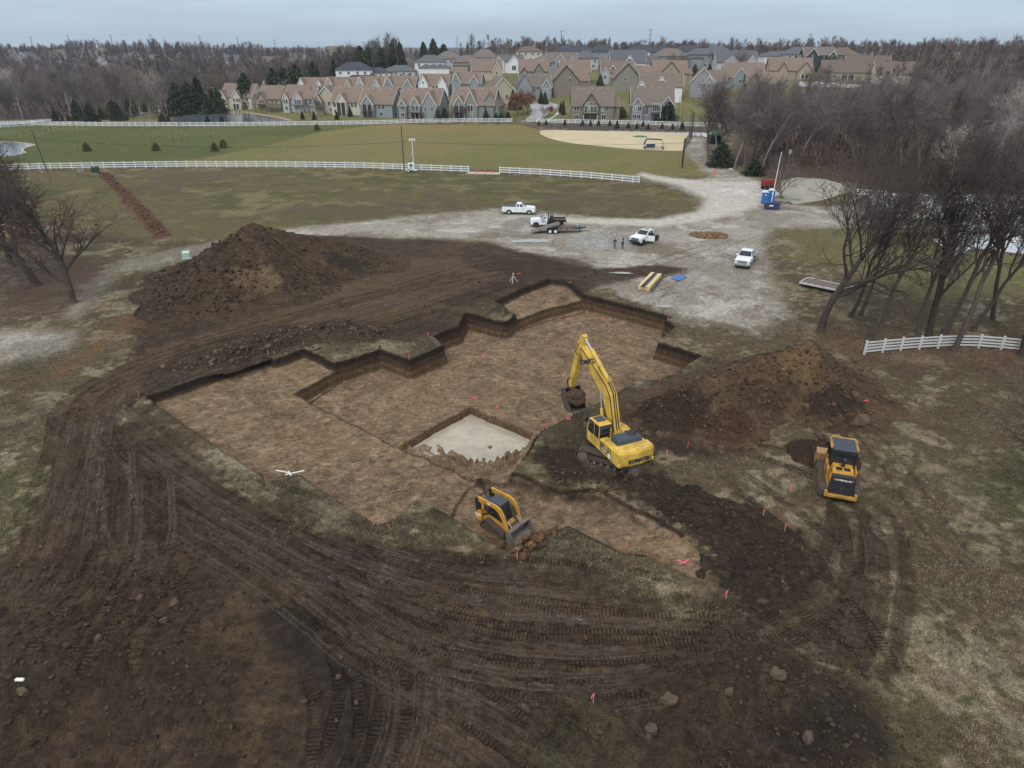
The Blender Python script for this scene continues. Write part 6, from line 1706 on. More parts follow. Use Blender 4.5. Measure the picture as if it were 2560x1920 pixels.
def skid_steer():
    p = Vector((-.75, 35.5, 0)); p.z = ground_z(p.x, p.y) + .03
    t = thing('compact_track_loader', 'small yellow and black track loader with lowered bucket by the clay rubble', 'track loader', p, R(-40))
    path = [(.85, .02), (.98, .12), (.95, .25), (-.35, .72), (-.62, .70), (-.78, .5), (-.98, .22), (-.95, .06), (-.82, .0)]
    dense = []
    for a, b in zip(path, path[1:] + path[:1]):
        for k in range(4): dense.append((a[0] + (b[0] - a[0]) * k / 4, a[1] + (b[1] - a[1]) * k / 4))
    RUB = mat('track_rubber', srgb(66, 60, 54, KL), .9, var=.25, scale=5, dirt=srgb(100, 80, 60, KL), dirt_amt=.7)
    for s in (-1, 1):
        o = belt(t, dense, .40, s * .70, 58, RUB, .025, .06)
        q = MB(); q.prism([(.75, .12), (.72, .24), (-.35, .60), (-.6, .55), (-.8, .2), (-.75, .1)], s * .70 - .1, s * .70 + .1)
        for x, z, r in ((.78, .17, .15), (-.80, .18, .15), (-.5, .56, .13), (-.35, .12, .1), (0, .12, .1), (.35, .12, .1)): q.tube((x, s * .70 - .15, z), (x, s * .70 + .15, z), r, n=10)
        q.build('track_frame', MUDST, o)
    b = MB(); b.prism([(.95, .25), (1.05, .5), (.6, .75), (-.5, .95), (-1.35, 1.15), (-1.40, .45), (-1.2, .3)], -.48, .48); b.build('chassis', CATY, t)
    b = MB(); b.box((-1.28, 0, .82), (.5, 1.45, .92), ch=.06); rb = b.build('rear_body', CATY, t)
    lettering('CAT', .26, LETW, rb, (-1.27, -.735, .72), (R(90), 0, 0), thick=.008, bold=.012)
    lettering('CAT', .26, LETW, rb, (-1.27, .735, .72), (R(90), 0, R(180)), thick=.008, bold=.012)
    q = MB(); q.box((-1.38, -.731, 1.08), (.16, .01, .14)); q.build('side_vent', BLK, rb)
    b = MB(); b.box((-1.05, 0, 1.42), (.95, 1.1, .32), ch=.08); b.build('engine_hood', HOODG, t)
    b = MB()
    b.prism([(.62, .75), (.55, 1.25), (.35, 1.92), (-.62, 1.98), (-.75, 1.3), (-.72, .85)], -.46, .46)
    cb = b.build('cab', BLK, t)
    q = MB(); q.box((-.12, 0, 2.0), (1.0, .84, .08), ry=.05, ch=.03); q.build('cab_roof', HOODG, cb)
    q = MB(); q.prism([(.60, .95), (.54, 1.3), (.38, 1.82), (.37, 1.82), (.52, 1.3), (.58, .95)], -.38, .38); q.build('front_glass', CABG, cb)
    for s in (-1, 1):
        b = MB()
        b.prism([(-1.42, 1.95), (-1.30, 2.12), (.25, 2.12), (.62, 1.98), (.92, 1.55), (1.15, .82), (1.30, .55), (1.18, .42), (.98, .62), (.72, 1.35), (.42, 1.72), (.15, 1.85), (-.72, 1.86), (-.80, 1.35), (-.95, 1.35), (-1.0, 1.80), (-1.40, 1.80)], s * .66 - .07, s * .66 + .07)
        am = b.build('lift_arm', CATY, t)
        q = MB(); q.box((-.35, s * .735, 2.0), (.22, .01, .1)); q.build('arm_decal', LETW, am)
        b = MB(); b.prism([(-1.52, 1.98), (-1.25, 2.02), (-1.05, 1.25), (-1.45, 1.15)], s * .66 - .09, s * .66 + .09); b.build('rear_tower', BLK, t)
        b = MB(); b.tube((.62, s * .42, 1.72), (1.0, s * .42, 1.15), .055, n=8); tc_ = b.build('tilt_cylinder', BLK, t)
        b = MB(); b.tube((1.0, s * .42, 1.15), (1.38, s * .42, .70), .032, n=8); b.build('tilt_cylinder_rod', CHROME, tc_)
        b = MB(); b.tube((-1.0, s * .6, .85), (.15, s * .6, 1.5), .05, n=8); b.build('lift_cylinder', BLK, t)
    b = MB(); b.tube((-1.4, -.7, 1.98), (-1.4, .7, 1.98), .05, n=8); b.build('rear_crossbar', BLK, t)
    b = MB(); b.box((1.22, 0, .6), (.12, 1.1, .38)); b.box((1.05, 0, .72), (.1, 1.2, .1)); b.build('coupler', MUDST, t)
    # bucket: back plate, floor, sides
    b = MB()
    b.prism([(1.30, .78), (1.62, .84), (1.64, .80), (1.36, .70), (1.36, .10), (2.05, .04), (2.05, .0), (1.30, .02)], -.98, .98)
    for s in (-1, 1): b.prism([(1.30, .80), (1.64, .84), (2.08, .10), (2.05, .0), (1.30, .02)], s * .96 - .025, s * .96 + .025)
    b.build('bucket', BKT, t)
skid_steer()

def crawler_loader():
    p = Vector((22.2, 38.75, 0)); p.z = ground_z(p.x, p.y) + .02
    t = thing('crawler_loader', 'large yellow crawler loader with black cab roof seen from behind', 'crawler loader', p, R(71))
    for s in (-1, 1):
        crawler(t, 3.75, .92, .55, s * 1.0, 38, 0.0, 6, TANB)
    b = MB(); b.box((-.1, 0, .95), (3.5, 1.35, .7), ch=.06); b.box((-1.2, 0, 1.3), (1.6, 1.5, .6), ch=.05); b.build('chassis', CATY, t)
    # rear engine housing with sloping sides, grille and bumper
    b = MB()
    vs = [(-2.10, -.78, .75), (-2.10, .78, .75), (-.55, .95, .75), (-.55, -.95, .75), (-1.95, -.66, 1.95), (-1.95, .66, 1.95), (-.55, .60, 2.12), (-.55, -.60, 2.12)]
    b.add(vs, [(3, 2, 1, 0), (4, 5, 6, 7), (0, 1, 5, 4), (1, 2, 6, 5), (2, 3, 7, 6), (3, 0, 4, 7)]); eng = b.build('engine_hood', CATY, t)
    q = MB()
    for yy in (-.24, .24): q.box((-1.15, yy, 2.06), (.32, .38, .02), ry=-.12)
    q.box((-.78, .1, 2.10), (.12, .2, .02), ry=-.12); q.build('hood_vents', BLK, eng)
    q = MB(); q.tube((-.85, -.02, 2.0), (-.85, -.02, 2.55), .09, n=10); q.tube((-.85, -.02, 2.55), (-.95, -.02, 2.66), .09, n=10); q.build('exhaust', BLK, eng)
    b = MB(); b.add([(-2.20, -.84, .72), (-2.20, .84, .72), (-2.08, .70, 1.98), (-2.08, -.70, 1.98), (-2.0, -.84, .72), (-2.0, .84, .72), (-1.80, .68, 2.04), (-1.80, -.68, 2.04)], [(0, 1, 2, 3), (7, 6, 5, 4), (0, 4, 5, 1), (3, 2, 6, 7), (1, 5, 6, 2), (0, 3, 7, 4)]); g = b.build('rear_grille', BLK, t)
    lettering('CATERPILLAR', .17, LETW, g, (-2.108, 0, 1.76), (R(96), 0, R(-90)), thick=.008, bold=.006)
    for s in (-1, 1):
        q = MB(); q.tube((-2.11, s * .58, 1.82), (-2.15, s * .58, 1.82), .06, n=10); q.build('tail_light', REDL, g)
    q = MB(); q.tube((-2.17, 0, 1.2), (-2.20, 0, 1.2), .1, n=12); q.build('fan_cap', HOODG, g)
    b = MB(); b.box((-2.28, 0, .64), (.2, 1.95, .2), ch=.03); b.box((-2.28, .9, .78), (.22, .16, .3)); b.box((-2.28, -.9, .78), (.22, .16, .3)); b.build('bumper', CATY, t)
    # cab with yellow edged dark roof
    b = MB(); b.box((.35, 0, 1.55), (1.5, 1.5, .7), ch=.05); b.build('cab_base', CATY, t)
    b = MB(); b.prism([(1.15, 1.6), (1.02, 2.95), (-.42, 3.0), (-.5, 1.9)], -.74, .74); cb = b.build('cab', CABG, t)
    q = MB()
    for (x0, z0, x1, z1) in ((1.15, 1.7, 1.04, 2.98), (.35, 1.7, .35, 2.98), (-.48, 1.7, -.44, 3.0)):
        for s in (-1, 1): q.tube((x0, s * .75, z0), (x1, s * .75, z1), .06, n=6)
    q.box((-.47, 0, 2.92), (.08, 1.5, .3)); q.build('cab_frame', BLK, cb)
    q = MB(); q.box((.32, 0, 3.08), (1.72, 1.42, .12), ry=.02, ch=.03); q.build('cab_roof', HOODG, cb)
    for s in (-1, 1):
        q = MB(); q.box((.45, s * .79, 3.07), (1.40, .16, .14), ch=.03); q.build('roof_edge', CATY, cb)
    q = MB(); q.box((1.2, 0, 3.07), (.16, 1.5, .14)); q.build('roof_front_edge', CATY, cb)
    for s in (-1, 1):
        b = MB(); b.box((-.35, s * .84, 1.5), (1.4, .16, .8), ch=.04); sd2 = b.build('side_tank', CATY, t)
        q = MB(); q.path([(-1.0, s * .96, 1.35), (-1.0, s * 1.0, 1.7), (-.7, s * 1.0, 1.75)], .025); q.build('grab_handle', BLK, sd2)
        b = MB(); b.prism([(.9, 1.75), (1.25, 1.85), (2.35, .75), (2.45, .35), (2.2, .35), (1.1, 1.35)], s * .55 - .1, s * .55 + .1); am = b.build('lift_arm', CATY, t)
        q = MB(); q.tube((.6, s * .55, 1.0), (1.6, s * .55, 1.15), .07, n=8); q.build('lift_cylinder', BLK, am)
        b = MB(); b.box((1.12, s * .9, 2.55), (.08, .22, .3)); b.build('mirror', BLK, t)
    q = MB(); q.tube((-1.25, .70, 1.45), (-.55, .95, 1.9), .03, n=6); q.build('hood_strut', BLK, eng)
    b = MB(); b.prism([(2.15, 1.15), (2.75, 1.28), (2.8, 1.2), (2.28, 1.05), (2.25, .25), (3.15, .12), (3.15, .05), (2.15, .12)], -1.25, 1.25)
    for s in (-1, 1): b.prism([(2.15, 1.15), (2.78, 1.3), (3.2, .2), (3.15, .05), (2.15, .12)], s * 1.23 - .03, s * 1.23 + .03)
    bk = b.build('bucket', TANB, t)
    q = MB()
    for k in range(6): q.box((2.12, -1.1 + k * .44, .7), (.06, .05, .85))
    q.build('bucket_ribs', TANB, bk)
    for k in range(7):
        pass
crawler_loader()
pile('soil_load', 'dark soil heap just pushed by the crawler loader bucket', 'soil', [(23.3, 42.3, .55, 22.2, 42.6, .5, .55)], (20.5, 40.2, 25.5, 45), .07, .2, 271, earth(C(58, 46, 38), C(46, 38, 33), C(76, 60, 48), 271), clods=120, csize=(.04, .2), cc=(C(84, 66, 52), C(50, 42, 36)))

# ------------------------------------------------------------------ pickups and trailer
WHT = mat('paint_white', srgb(224, 227, 230, KL), .3, var=.03, scale=1.5, coat=.4)
TYRE = mat('tyre', srgb(36, 35, 34, KL), .9, var=.2)
RIM = mat('alloy_rim', srgb(176, 178, 180, KL), .35, metal=.5, var=.1)
RIMK = mat('dark_rim', srgb(50, 48, 46, KL), .6, var=.2)
PLAST = mat('black_plastic', srgb(44, 45, 48, KL), .7, var=.15)
GRC = mat('grille_chrome', srgb(150, 153, 156, KL), .35, metal=.4, var=.1)
COVER = mat('bed_cover', srgb(72, 76, 82, KL), .8, var=.1)
LAMP = mat('headlamp', srgb(206, 212, 216, KL), .15, var=.1)
def wheel_at(t, x, y, r, rim, w=.27):
    b = MB(); b.tube((x, y - w / 2, r), (x, y + w / 2, r), r, n=20); wh = b.build('wheel', TYRE, t)
    s = 1 if y > 0 else -1
    q = MB(); q.tube((x, y + s * (w / 2 - .02), r), (x, y + s * (w / 2 + .015), r), r * .62, n=16); q.build('rim', rim, wh)
    return wh
def pickup(label, loc, rz, cab='crew', L=6.1, rim=RIM, bed='box', cover=True, door=False, black_low=False, sunroof=False, r=.40, name='pickup_truck', cat='pickup truck'):
    t = thing(name, label, cat, loc, rz)
    f, k = L / 2, -L / 2
    wf, wr = f - 1.0, k + 1.25
    def arch(xc, n=8, rr=r + .12):
        return [(xc - math.cos(math.pi * i / n) * rr, .46 + max(0, math.sin(math.pi * i / n)) * (rr + r - .50)) for i in range(n + 1)]
    ce = {'crew': -.75, 'ext': -.45, 'reg': .35}[cab]            # rear wall of the cab
    bt = 1.36
    low = [(k + .04, .62)] + [(k + .08, .5)] + (arch(wr) if bed == 'box' else []) + arch(wf) + [(f - .1, .5), (f, .72)]
    if bed != 'box': low = [(ce - .1, .62), (ce - .1, .5)] + arch(wf) + [(f - .1, .5), (f, .72)]
    x_end = k if bed == 'box' else ce - .12
    topc = [(f - .02, 1.12), (f - .22, 1.24), (1.22, 1.36), (ce, 1.36), (x_end + .02, 1.36), (x_end, .7)]
    b = MB(); b.prism(low + topc, -.98, .98); body = b.build('body', WHT, t)
    # greenhouse
    def gh(y0, y1, dz=0):
        return
    b = MB()
    lo_, hi_ = [(1.38, 1.34), (ce, 1.34)], [(.55, 1.92), (ce + .1, 1.92)]
    vs = [(1.38, -.93, 1.34), (1.38, .93, 1.34), (ce, .93, 1.34), (ce, -.93, 1.34), (.52, -.74, 1.90), (.52, .74, 1.90), (ce + .10, .74, 1.93), (ce + .10, -.74, 1.93)]
    b.add(vs, [(3, 2, 1, 0), (4, 5, 6, 7), (0, 1, 5, 4), (1, 2, 6, 5), (2, 3, 7, 6), (3, 0, 4, 7)])
    b.box(((.5 + ce) / 2 + .04, 0, 1.93), (.45 - ce - .1, 1.36, .06), ch=.02)
    cb = b.build('cab', WHT, t)
    q = MB(); q.add([(1.345, -.84, 1.40), (1.345, .84, 1.40), (.56, .70, 1.885), (.56, -.70, 1.885), (1.30, -.84, 1.37), (1.30, .84, 1.37), (.50, .70, 1.86), (.50, -.70, 1.86)], [(0, 1, 2, 3), (7, 6, 5, 4), (0, 4, 5, 1), (1, 5, 6, 2), (2, 6, 7, 3), (3, 7, 4, 0)]); q.build('windscreen', CABG, cb)
    spans = {'crew': [(.98, .28), (.18, -.55)], 'ext': [(.98, .22), (.10, -.28)], 'reg': [(.98, .48)]}[cab]
    for s in (-1, 1):
        for (xa, xb) in spans:
            xt = min(xa, .50)
            q = MB(); q.add([(xa, s * .925, 1.40), (xb, s * .925, 1.40), (xb + .04, s * .762, 1.86), (xt - .02, s * .762, 1.86), (xa, s * .90, 1.40), (xb, s * .90, 1.40), (xb + .04, s * .735, 1.86), (xt - .02, s * .735, 1.86)], [(0, 1, 2, 3), (7, 6, 5, 4), (0, 4, 5, 1), (1, 5, 6, 2), (2, 6, 7, 3), (3, 7, 4, 0)]); q.build('side_window', CABG, cb)
        q = MB(); q.box((.98, s * 1.12, 1.42), (.12, .22, .2)); q.build('mirror', PLAST if s > 0 or cab == 'reg' else WHT, cb)
        q = MB(); q.box((f - .06, s * .76, 1.02), (.16, .36, .26), rz=-s * .2); q.build('headlight', LAMP, body)
        if bed == 'box':
            q = MB(); q.box((k + .02, s * .90, 1.08), (.08, .14, .46)); q.build('tail_light', REDL, body)
        q = MB(); q.box((.55, s * .985, 1.12), (.16, .02, .04)); q.build('door_handle', GRC, body)
        q = MB(); q.box((ce + .02, s * .983, .95), (.015, .01, .75)); q.build('door_seam', PLAST, body)
    q = MB(); q.box((ce + .04, 0, 1.64), (.06, 1.3, .36)); q.build('rear_window', CABG, cb)
    q = MB(); q.box((f, 0, .98), (.1, 1.25, .38), ch=.02); gl = q.build('grille', PLAST if rim is not RIM else GRC, body)
    q = MB()
    for z in (.9, 1.0, 1.1): q.box((f + .05, 0, z), (.02, 1.1, .05))
    q.build('grille_bars', GRC, gl)
    q = MB(); q.box((f + .04, 0, .62), (.24, 1.94, .26), ch=.05); q.build('front_bumper', PLAST if black_low else GRC, t)
    if bed == 'box':
        q = MB(); q.box((k - .06, 0, .62), (.18, 1.9, .2), ch=.03); q.build('rear_bumper', PLAST if black_low else GRC, t)
        q = MB(); q.box(((k + ce) / 2, 0, 1.375), (ce - k - .12, 1.72, .05)); q.build('bed_cover', COVER if cover else PLAST, t)
    if black_low:
        for s in (-1, 1):
            q = MB(); q.box((0, s * 1.04, .45), (2.4, .16, .08)); q.build('side_step', PLAST, t)
    if sunroof:
        q = MB(); q.box((.02, 0, 1.965), (.7, .95, .02)); q.build('sunroof', CABG, cb)
    if door:                     # driver's door swung open
        dd = MB(); dd.box((-.55, 0, .93), (1.08, .09, .82), ch=.03); d = dd.build('open_door', WHT, t)
        d.location = (1.15, 1.0, .0); d.rotation_euler = (0, 0, R(-68))
        q = MB(); q.box((-.55, 0, 1.58), (.86, .05, .44)); q.build('door_window', CABG, d)
        q = MB(); q.box((.62, .985, .95), (1.06, .02, .8)); q.build('door_opening', PLAST, body)
    for x in (wf, wr):
        for s in (-1, 1): wheel_at(t, x, s * .86, r, rim)
    b = MB(); b.box((0, 0, .48), (L - .8, 1.2, .2)); b.build('chassis', PLAST, t)
    return t, ce, k, f
p = P(1297, 537); pickup('white extended cab pickup with a grey bed cover parked farthest back', (p.x, p.y + .9, .02), R(-5), 'ext', 5.9, RIM)
p = P(1369, 569); tt_, ce, k, f = pickup('white pickup with black flatbed beside the equipment trailer', (p.x + .1, p.y + .9, .02), R(178), 'reg', 6.0, RIMK, bed='flat', r=.42, black_low=True)
b = MB(); b.box((-1.45, 0, 1.0), (3.0, 2.1, .12)); b.box((-2.98, 0, .85), (.1, 2.1, .35))
fb = b.build('flatbed', BLK, tt_)
for s in (-1, 1):
    q = MB(); q.box((-1.6, s * 1.02, 1.18), (2.7, .06, .3)); q.build('bed_side', BLK, fb)
    q = MB(); q.box((-1.3, s * 1.0, .82), (1.9, .22, .34)); q.build('tool_box', BLK, fb)
q = MB(); q.box((-1.75, 0, 1.09), (2.4, 1.8, .05)); q.build('bed_boards', DECKM, fb)
q = MB(); q.box((-.05, 0, 1.5), (.08, 2.0, 1.0))
for k_ in range(6): q.box((-.05, -.85 + k_ * .34, 1.75), (.1, .06, .9))
q.build('headache_rack', BLK, fb)
q = MB(); q.box((-.6, -.2, 1.42), (.62, 1.1, .72), ch=.04); ft = q.build('fuel_tank', HOODG, fb)
q = MB(); q.path([(-.75, -.5, 1.8), (-.75, -.5, 2.0), (-.45, -.5, 2.0), (-.45, -.1, 1.85)], .04); q.build('pump_hose', BLK, ft)
for ln, z_, sz_ in (('JENKINS', 1.06, .17), ('EXCAVATING', .90, .10)):
    lettering(ln, sz_, LETK, tt_, (.75, .992, z_), (R(90), 0, R(180)), thick=.005, bold=.004)
p = P(1612, 607); pickup('white crew cab pickup with its driver door open near the two people', (p.x + .2, p.y + .6, .02), R(228), 'crew', 6.2, RIMK, True, True, True, True, True, r=.44)
p = P(1862, 668); t4, ce, k, f = pickup('white crew cab truck with a grey flatbed facing the camera at right', (p.x + .6, p.y + 1.8, .02), R(243), 'crew', 6.1, RIM, bed='flat', r=.42)
GDECK = mat('grey_deck', srgb(150, 153, 156, KL), .6, var=.12)
b = MB(); b.box((-2.0, 0, 1.02), (2.3, 2.45, .14), ch=.03); b.box((-.86, 0, 1.45), (.08, 2.2, .8)); fb4 = b.build('flatbed', GDECK, t4)
for s_ in (-1, 1):
    q = MB(); q.box((-2.0, s_ * 1.18, 1.2), (2.3, .06, .26)); q.build('bed_side', GDECK, fb4)
q = MB(); q.box((-3.1, 0, .8), (.1, 2.3, .3)); q.build('tail_board', PLAST, fb4)
# tilt deck trailer
p = P(1380, 583)
tr = thing('equipment_trailer', 'black tilt deck equipment trailer with white wheels parked beside the flatbed pickup', 'trailer', (p.x, p.y + .7, .02), R(3))
GREYW = mat('weathered_planks', srgb(112, 104, 98, KL), .9, var=.25, scale=2)
b = MB(); b.box((1.9, 0, .72), (4.2, 1.9, .14)); fr = b.build('frame', BLK, tr)
for s in (-1, 1):
    for k_ in range(7):
        q = MB(); q.box((.6 + k_ * .42, s * .955, .70), (.22, .012, .08)); q.build('reflective_tape', LETW if k_ % 2 else REDL, fr)
for k_ in range(6):
    q = MB(); q.box((2.2, -.78 + k_ * .31, .81), (2.6, .27, .05)); q.build('deck_plank', DECKM, fr)
b = MB(); b.prism([(-3.3, .18), (1.2, 1.50), (1.2, 1.40), (-3.3, .06)], -.98, .98); td = b.build('tilt_deck', GREYW, tr)
for k_ in range(5):
    q = MB(); q.prism([(-3.25, .22), (1.15, 1.53), (1.15, 1.505), (-3.25, .19)], -.95 + k_ * .385, -.95 + k_ * .385 + .33); q.build('deck_plank', GREYW, td)
for s in (-1, 1):
    q = MB(); q.prism([(-.95, .80), (-.7, .98), (.75, .98), (1.0, .80), (.9, .76), (.7, .9), (-.65, .9), (-.88, .76)], s * 1.12 - .16, s * 1.12 + .16); q.build('fender', BLK, tr)
    for x in (-.42, .46): wheel_at(tr, x, s * 1.12, .38, LETW, .24)
b = MB(); b.prism([(4.0, -.9), (5.6, -.08), (5.6, .08), (4.0, .9), (3.9, .7), (3.9, -.7)], .62, .76, axis='Z'); tg = b.build('tongue', BLK, tr)
q = MB(); q.tube((4.55, 0, .1), (4.55, 0, 1.35), .06, n=8); q.box((4.55, 0, .06), (.25, .25, .04)); q.build('jack', BLK, tg)
q = MB(); q.box((4.2, .0, .98), (.5, .8, .36), ch=.02); q.build('toolbox', GRC, tg)

# ------------------------------------------------------------------ people
def person(label, loc, rz, jacket, legs, shoes, hair, arms, sleeve=None, h=1.74):
    """one continuous body grown over joints; arms: list of joints per side (relative)"""
    t = thing('person', label, 'person', loc, rz)
    k = h / 1.74
    V_ = [(0, 0, .95), (0, 0, 1.12), (0, 0, 1.32), (0, 0, 1.45), (0, .01, 1.53), (0, .015, 1.60), (0, .02, 1.70)]
    Rr = [(.15, .11), (.14, .105), (.16, .115), (.13, .09), (.055, .055), (.085, .095), (.075, .085)]
    E = [(0, 1), (1, 2), (2, 3), (3, 4), (4, 5), (5, 6)]
    for s in (-1, 1):
        i = len(V_)
        V_ += [(s * .09, 0, .88), (s * .105, .015, .50), (s * .11, -.01, .11), (s * .11, .02, .045), (s * .12, .16, .035)]
        Rr += [(.095, .095), (.068, .07), (.048, .05), (.045, .045), (.045, .03)]
        E += [(0, i), (i, i + 1), (i + 1, i + 2), (i + 2, i + 3), (i + 3, i + 4)]
        i = len(V_)
        sh, el_, wr_, hd_ = arms
        V_ += [(s * .185, 0, 1.41), (s * el_[0], el_[1], el_[2]), (s * wr_[0], wr_[1], wr_[2]), (s * hd_[0], hd_[1], hd_[2])]
        Rr += [(.065, .065), (.05, .05), (.035, .035), (.038, .022)]
        E += [(3, i), (i, i + 1), (i + 1, i + 2), (i + 2, i + 3)]
        j = len(V_) - 1
        d = Vector(hd_) - Vector(wr_); d.normalize()
        for a, (off, ln) in enumerate(((-.03, .075), (-.01, .085), (.01, .08), (.03, .065))):
            V_.append((s * (hd_[0] + d.x * ln), hd_[1] + d.y * ln + off, hd_[2] + d.z * ln)); Rr.append((.010, .010)); E.append((j, len(V_) - 1))
        V_.append((s * (hd_[0] - .03), hd_[1] + .05, hd_[2] + .01)); Rr.append((.011, .011)); E.append((j, len(V_) - 1))
    me = bpy.data.meshes.new('body')
    me.from_pydata([(a * k, b * k, c * k) for a, b, c in V_], E, [])
    o = bpy.data.objects.new('body', me); COL.objects.link(o)
    m = o.modifiers.new('s', 'SKIN')
    o.modifiers.new('d', 'SUBSURF').levels = 2
    o.modifiers['d'].render_levels = 2
    for i, q in enumerate(Rr): me.skin_vertices[0].data[i].radius = (q[0] * k, q[1] * k)
    me.skin_vertices[0].data[0].use_root = True
    m2 = bpy.data.meshes.new_from_object(o.evaluated_get(bpy.context.evaluated_depsgraph_get()))
    bpy.data.objects.remove(o)
    SKIN = mat('skin', srgb(196, 152, 128, KL), .6, var=.05)
    for mm in (jacket, legs, shoes, SKIN, sleeve or jacket): m2.materials.append(mm)
    for pl in m2.polygons:
        c = pl.center / k
        ax = abs(c.x)
        if c.z > 1.50: ix = 3
        elif c.z < .075: ix = 2
        elif c.z < .93 and ax < .2: ix = 1
        elif ax > .195 or c.y > .16: ix = 4
        else: ix = 0
        hw_ = Vector((ax, c.y, c.z)) - Vector(arms[3])
        if hw_.length < .11: ix = 3
        pl.material_index = ix
    m2.shade_smooth()
    body = link('body', m2, None, t)
    bm = bmesh.new(); bmesh.ops.create_uvsphere(bm, u_segments=14, v_segments=10, radius=.11 * k)
    bmesh.ops.delete(bm, geom=[v for v in bm.verts if v.co.z < -.02 * k and v.co.y > .0], context='VERTS')
    for v in bm.verts: v.co = Vector((v.co.x * .92, v.co.y * 1.05 - .012, v.co.z * 1.08 - (.10 if v.co.y < -.03 and v.co.z < 0 else 0))) + Vector((0, .005, 1.665 * k))
    hm = bpy.data.meshes.new('hair'); bm.to_mesh(hm); bm.free(); hm.shade_smooth()
    link('hair', hm, hair, t)
    for s in (-1, 1):
        q = MB(); q.box((s * .032 * k, .108 * k, 1.655 * k), (.016, .012, .01)); q.build('eye', LETK, t)
    q = MB(); q.box((0, .118 * k, 1.625 * k), (.022, .03, .035), taper=(.5, .6)); q.build('nose', SKIN, t)
    q = MB(); q.box((0, .108 * k, 1.585 * k), (.045, .012, .01)); q.build('mouth', mat('lips', srgb(150, 88, 80, KL), .6), t)
    return t
JEAN = mat('denim', srgb(50, 62, 92, KL), .9, var=.15, scale=9); JEANK = mat('dark_denim', srgb(40, 46, 62, KL), .9, var=.15, scale=9)
HAIRK = mat('dark_hair', srgb(40, 32, 28, KL), .7, var=.2)
p = P(1536, 624); person('person in a black jacket and blue jeans with hands in pockets', (p.x, p.y, ground_z(p.x, p.y)), R(165), mat('black_jacket', srgb(30, 31, 34, KL), .8, var=.1), JEAN, mat('white_shoes', srgb(200, 200, 200, KL), .7), HAIRK, (None, (.27, -.05, 1.15), (.21, .10, .98), (.16, .14, .95)), h=1.70)
p = P(1555.5, 622); person('person in a dark vest with arms folded beside the open door pickup', (p.x, p.y, ground_z(p.x, p.y)), R(200), mat('navy_vest', srgb(44, 50, 66, KL), .8, var=.1), JEANK, mat('brown_boots', srgb(70, 54, 44, KL), .8), HAIRK, (None, (.26, .02, 1.16), (.10, .23, 1.18), (.02, .25, 1.20)), sleeve=mat('pale_sleeve', srgb(206, 208, 212, KL), .8), h=1.80)
# ------------------------------------------------------------------ fences
FW = mat('white_vinyl', srgb(220, 224, 228, KL), .5, var=.05)
FWO = mat('weathered_white', srgb(196, 198, 198, KL), .8, var=.12, scale=2, dirt=srgb(110, 104, 96, KL), dirt_amt=.35)
def resample(pts, step):
    o = [Vector(pts[0])]; need = step
    for a, b in zip(pts[:-1], pts[1:]):
        a, b = Vector(a), Vector(b); L = (b - a).length; d = 0.0
        while L - d >= need:
            d += need; o.append(a.lerp(b, d / L)); need = step
        need -= (L - d)
    if (o[-1] - Vector(pts[-1])).length > step * .5: o.append(Vector(pts[-1]))
    return o
_c = {}
def unit_box(key, m):
    if key not in _c:
        b = MB(); b.box((0, 0, .5), (1, 1, 1)); ob = b.build('post', m); _c[key] = ob.data; bpy.data.objects.remove(ob)
    return _c[key]
def rail_fence(label, pts, step, h, rails, m, post=.13, rail=(.04, .16), name='white_fence', cat='fence', cap=True):
    q = resample([p.to_2d() for p in pts], step)
    o0 = q[0]
    t = thing(name, label, cat, (o0.x, o0.y, ground_z(o0.x, o0.y)))
    me = unit_box(m.name, m)
    zs = [ground_z(p.x, p.y) for p in q]
    z0 = t.location.z
    for p, z in zip(q, zs):
        a = link('post', me, None, t); a.location = (p.x - o0.x, p.y - o0.y, z - z0 - .1); a.scale = (post, post, h + .22)
    for i in range(len(q) - 1):
        a, b = q[i], q[i + 1]; L = (b - a).length; an = math.atan2(b.y - a.y, b.x - a.x)
        for k in range(rails):
            zz = h * (.22 + .70 * k / (rails - 1))
            r = link('rail', me, None, t)
            r.location = ((a.x + b.x) / 2 - o0.x, (a.y + b.y) / 2 - o0.y, (zs[i] + zs[i + 1]) / 2 - z0 + zz - rail[1] / 2)
            r.rotation_euler = (0, -math.atan2(zs[i + 1] - zs[i], L), an); r.scale = (L - post, rail[0], rail[1])
    return t
rail_fence('long white rail fence across the field from the left trees to the gate gap', PX([(-40, 427), (118, 423), (300, 420), (450, 418), (700, 418), (900, 421), (1040, 426), (1172, 431)]), 2.5, 1.45, 3, FW, .15, (.05, .2))
rail_fence('short white rail fence right of the gate gap with the cones', PX([(1249, 433), (1350, 438), (1480, 447), (1597, 458)]), 2.5, 1.45, 3, FW, .15, (.05, .2))
rail_fence('far white rail fence in front of the pond and the houses', PX([(-40, 322), (80, 314), (300, 316), (500, 316.5), (750, 314), (950, 311), (1050, 307.5), (1150, 306), (1280, 305.8)]), 2.6, 1.5, 3, FW, .17, (.05, .22))
rail_fence('white rail fence behind the ball field right of the street', PX([(1341, 306.5), (1450, 309), (1600, 312), (1760, 317), (1900, 321), (2000, 324)]), 2.6, 1.5, 3, FW, .17, (.05, .22))
rail_fence('weathered white board fence under the bare trees at right', PX([(2160, 886), (2262, 876), (2357, 870), (2408, 868.5), (2471, 872), (2541, 877), (2620, 888)]), 2.05, 1.35, 4, FWO, .17, (.05, .15))
rail_fence('white fence around the sand ring behind the trees', PX([(2140, 490), (2200, 494), (2262, 502)]), 2.4, 1.4, 4, FW, .13)
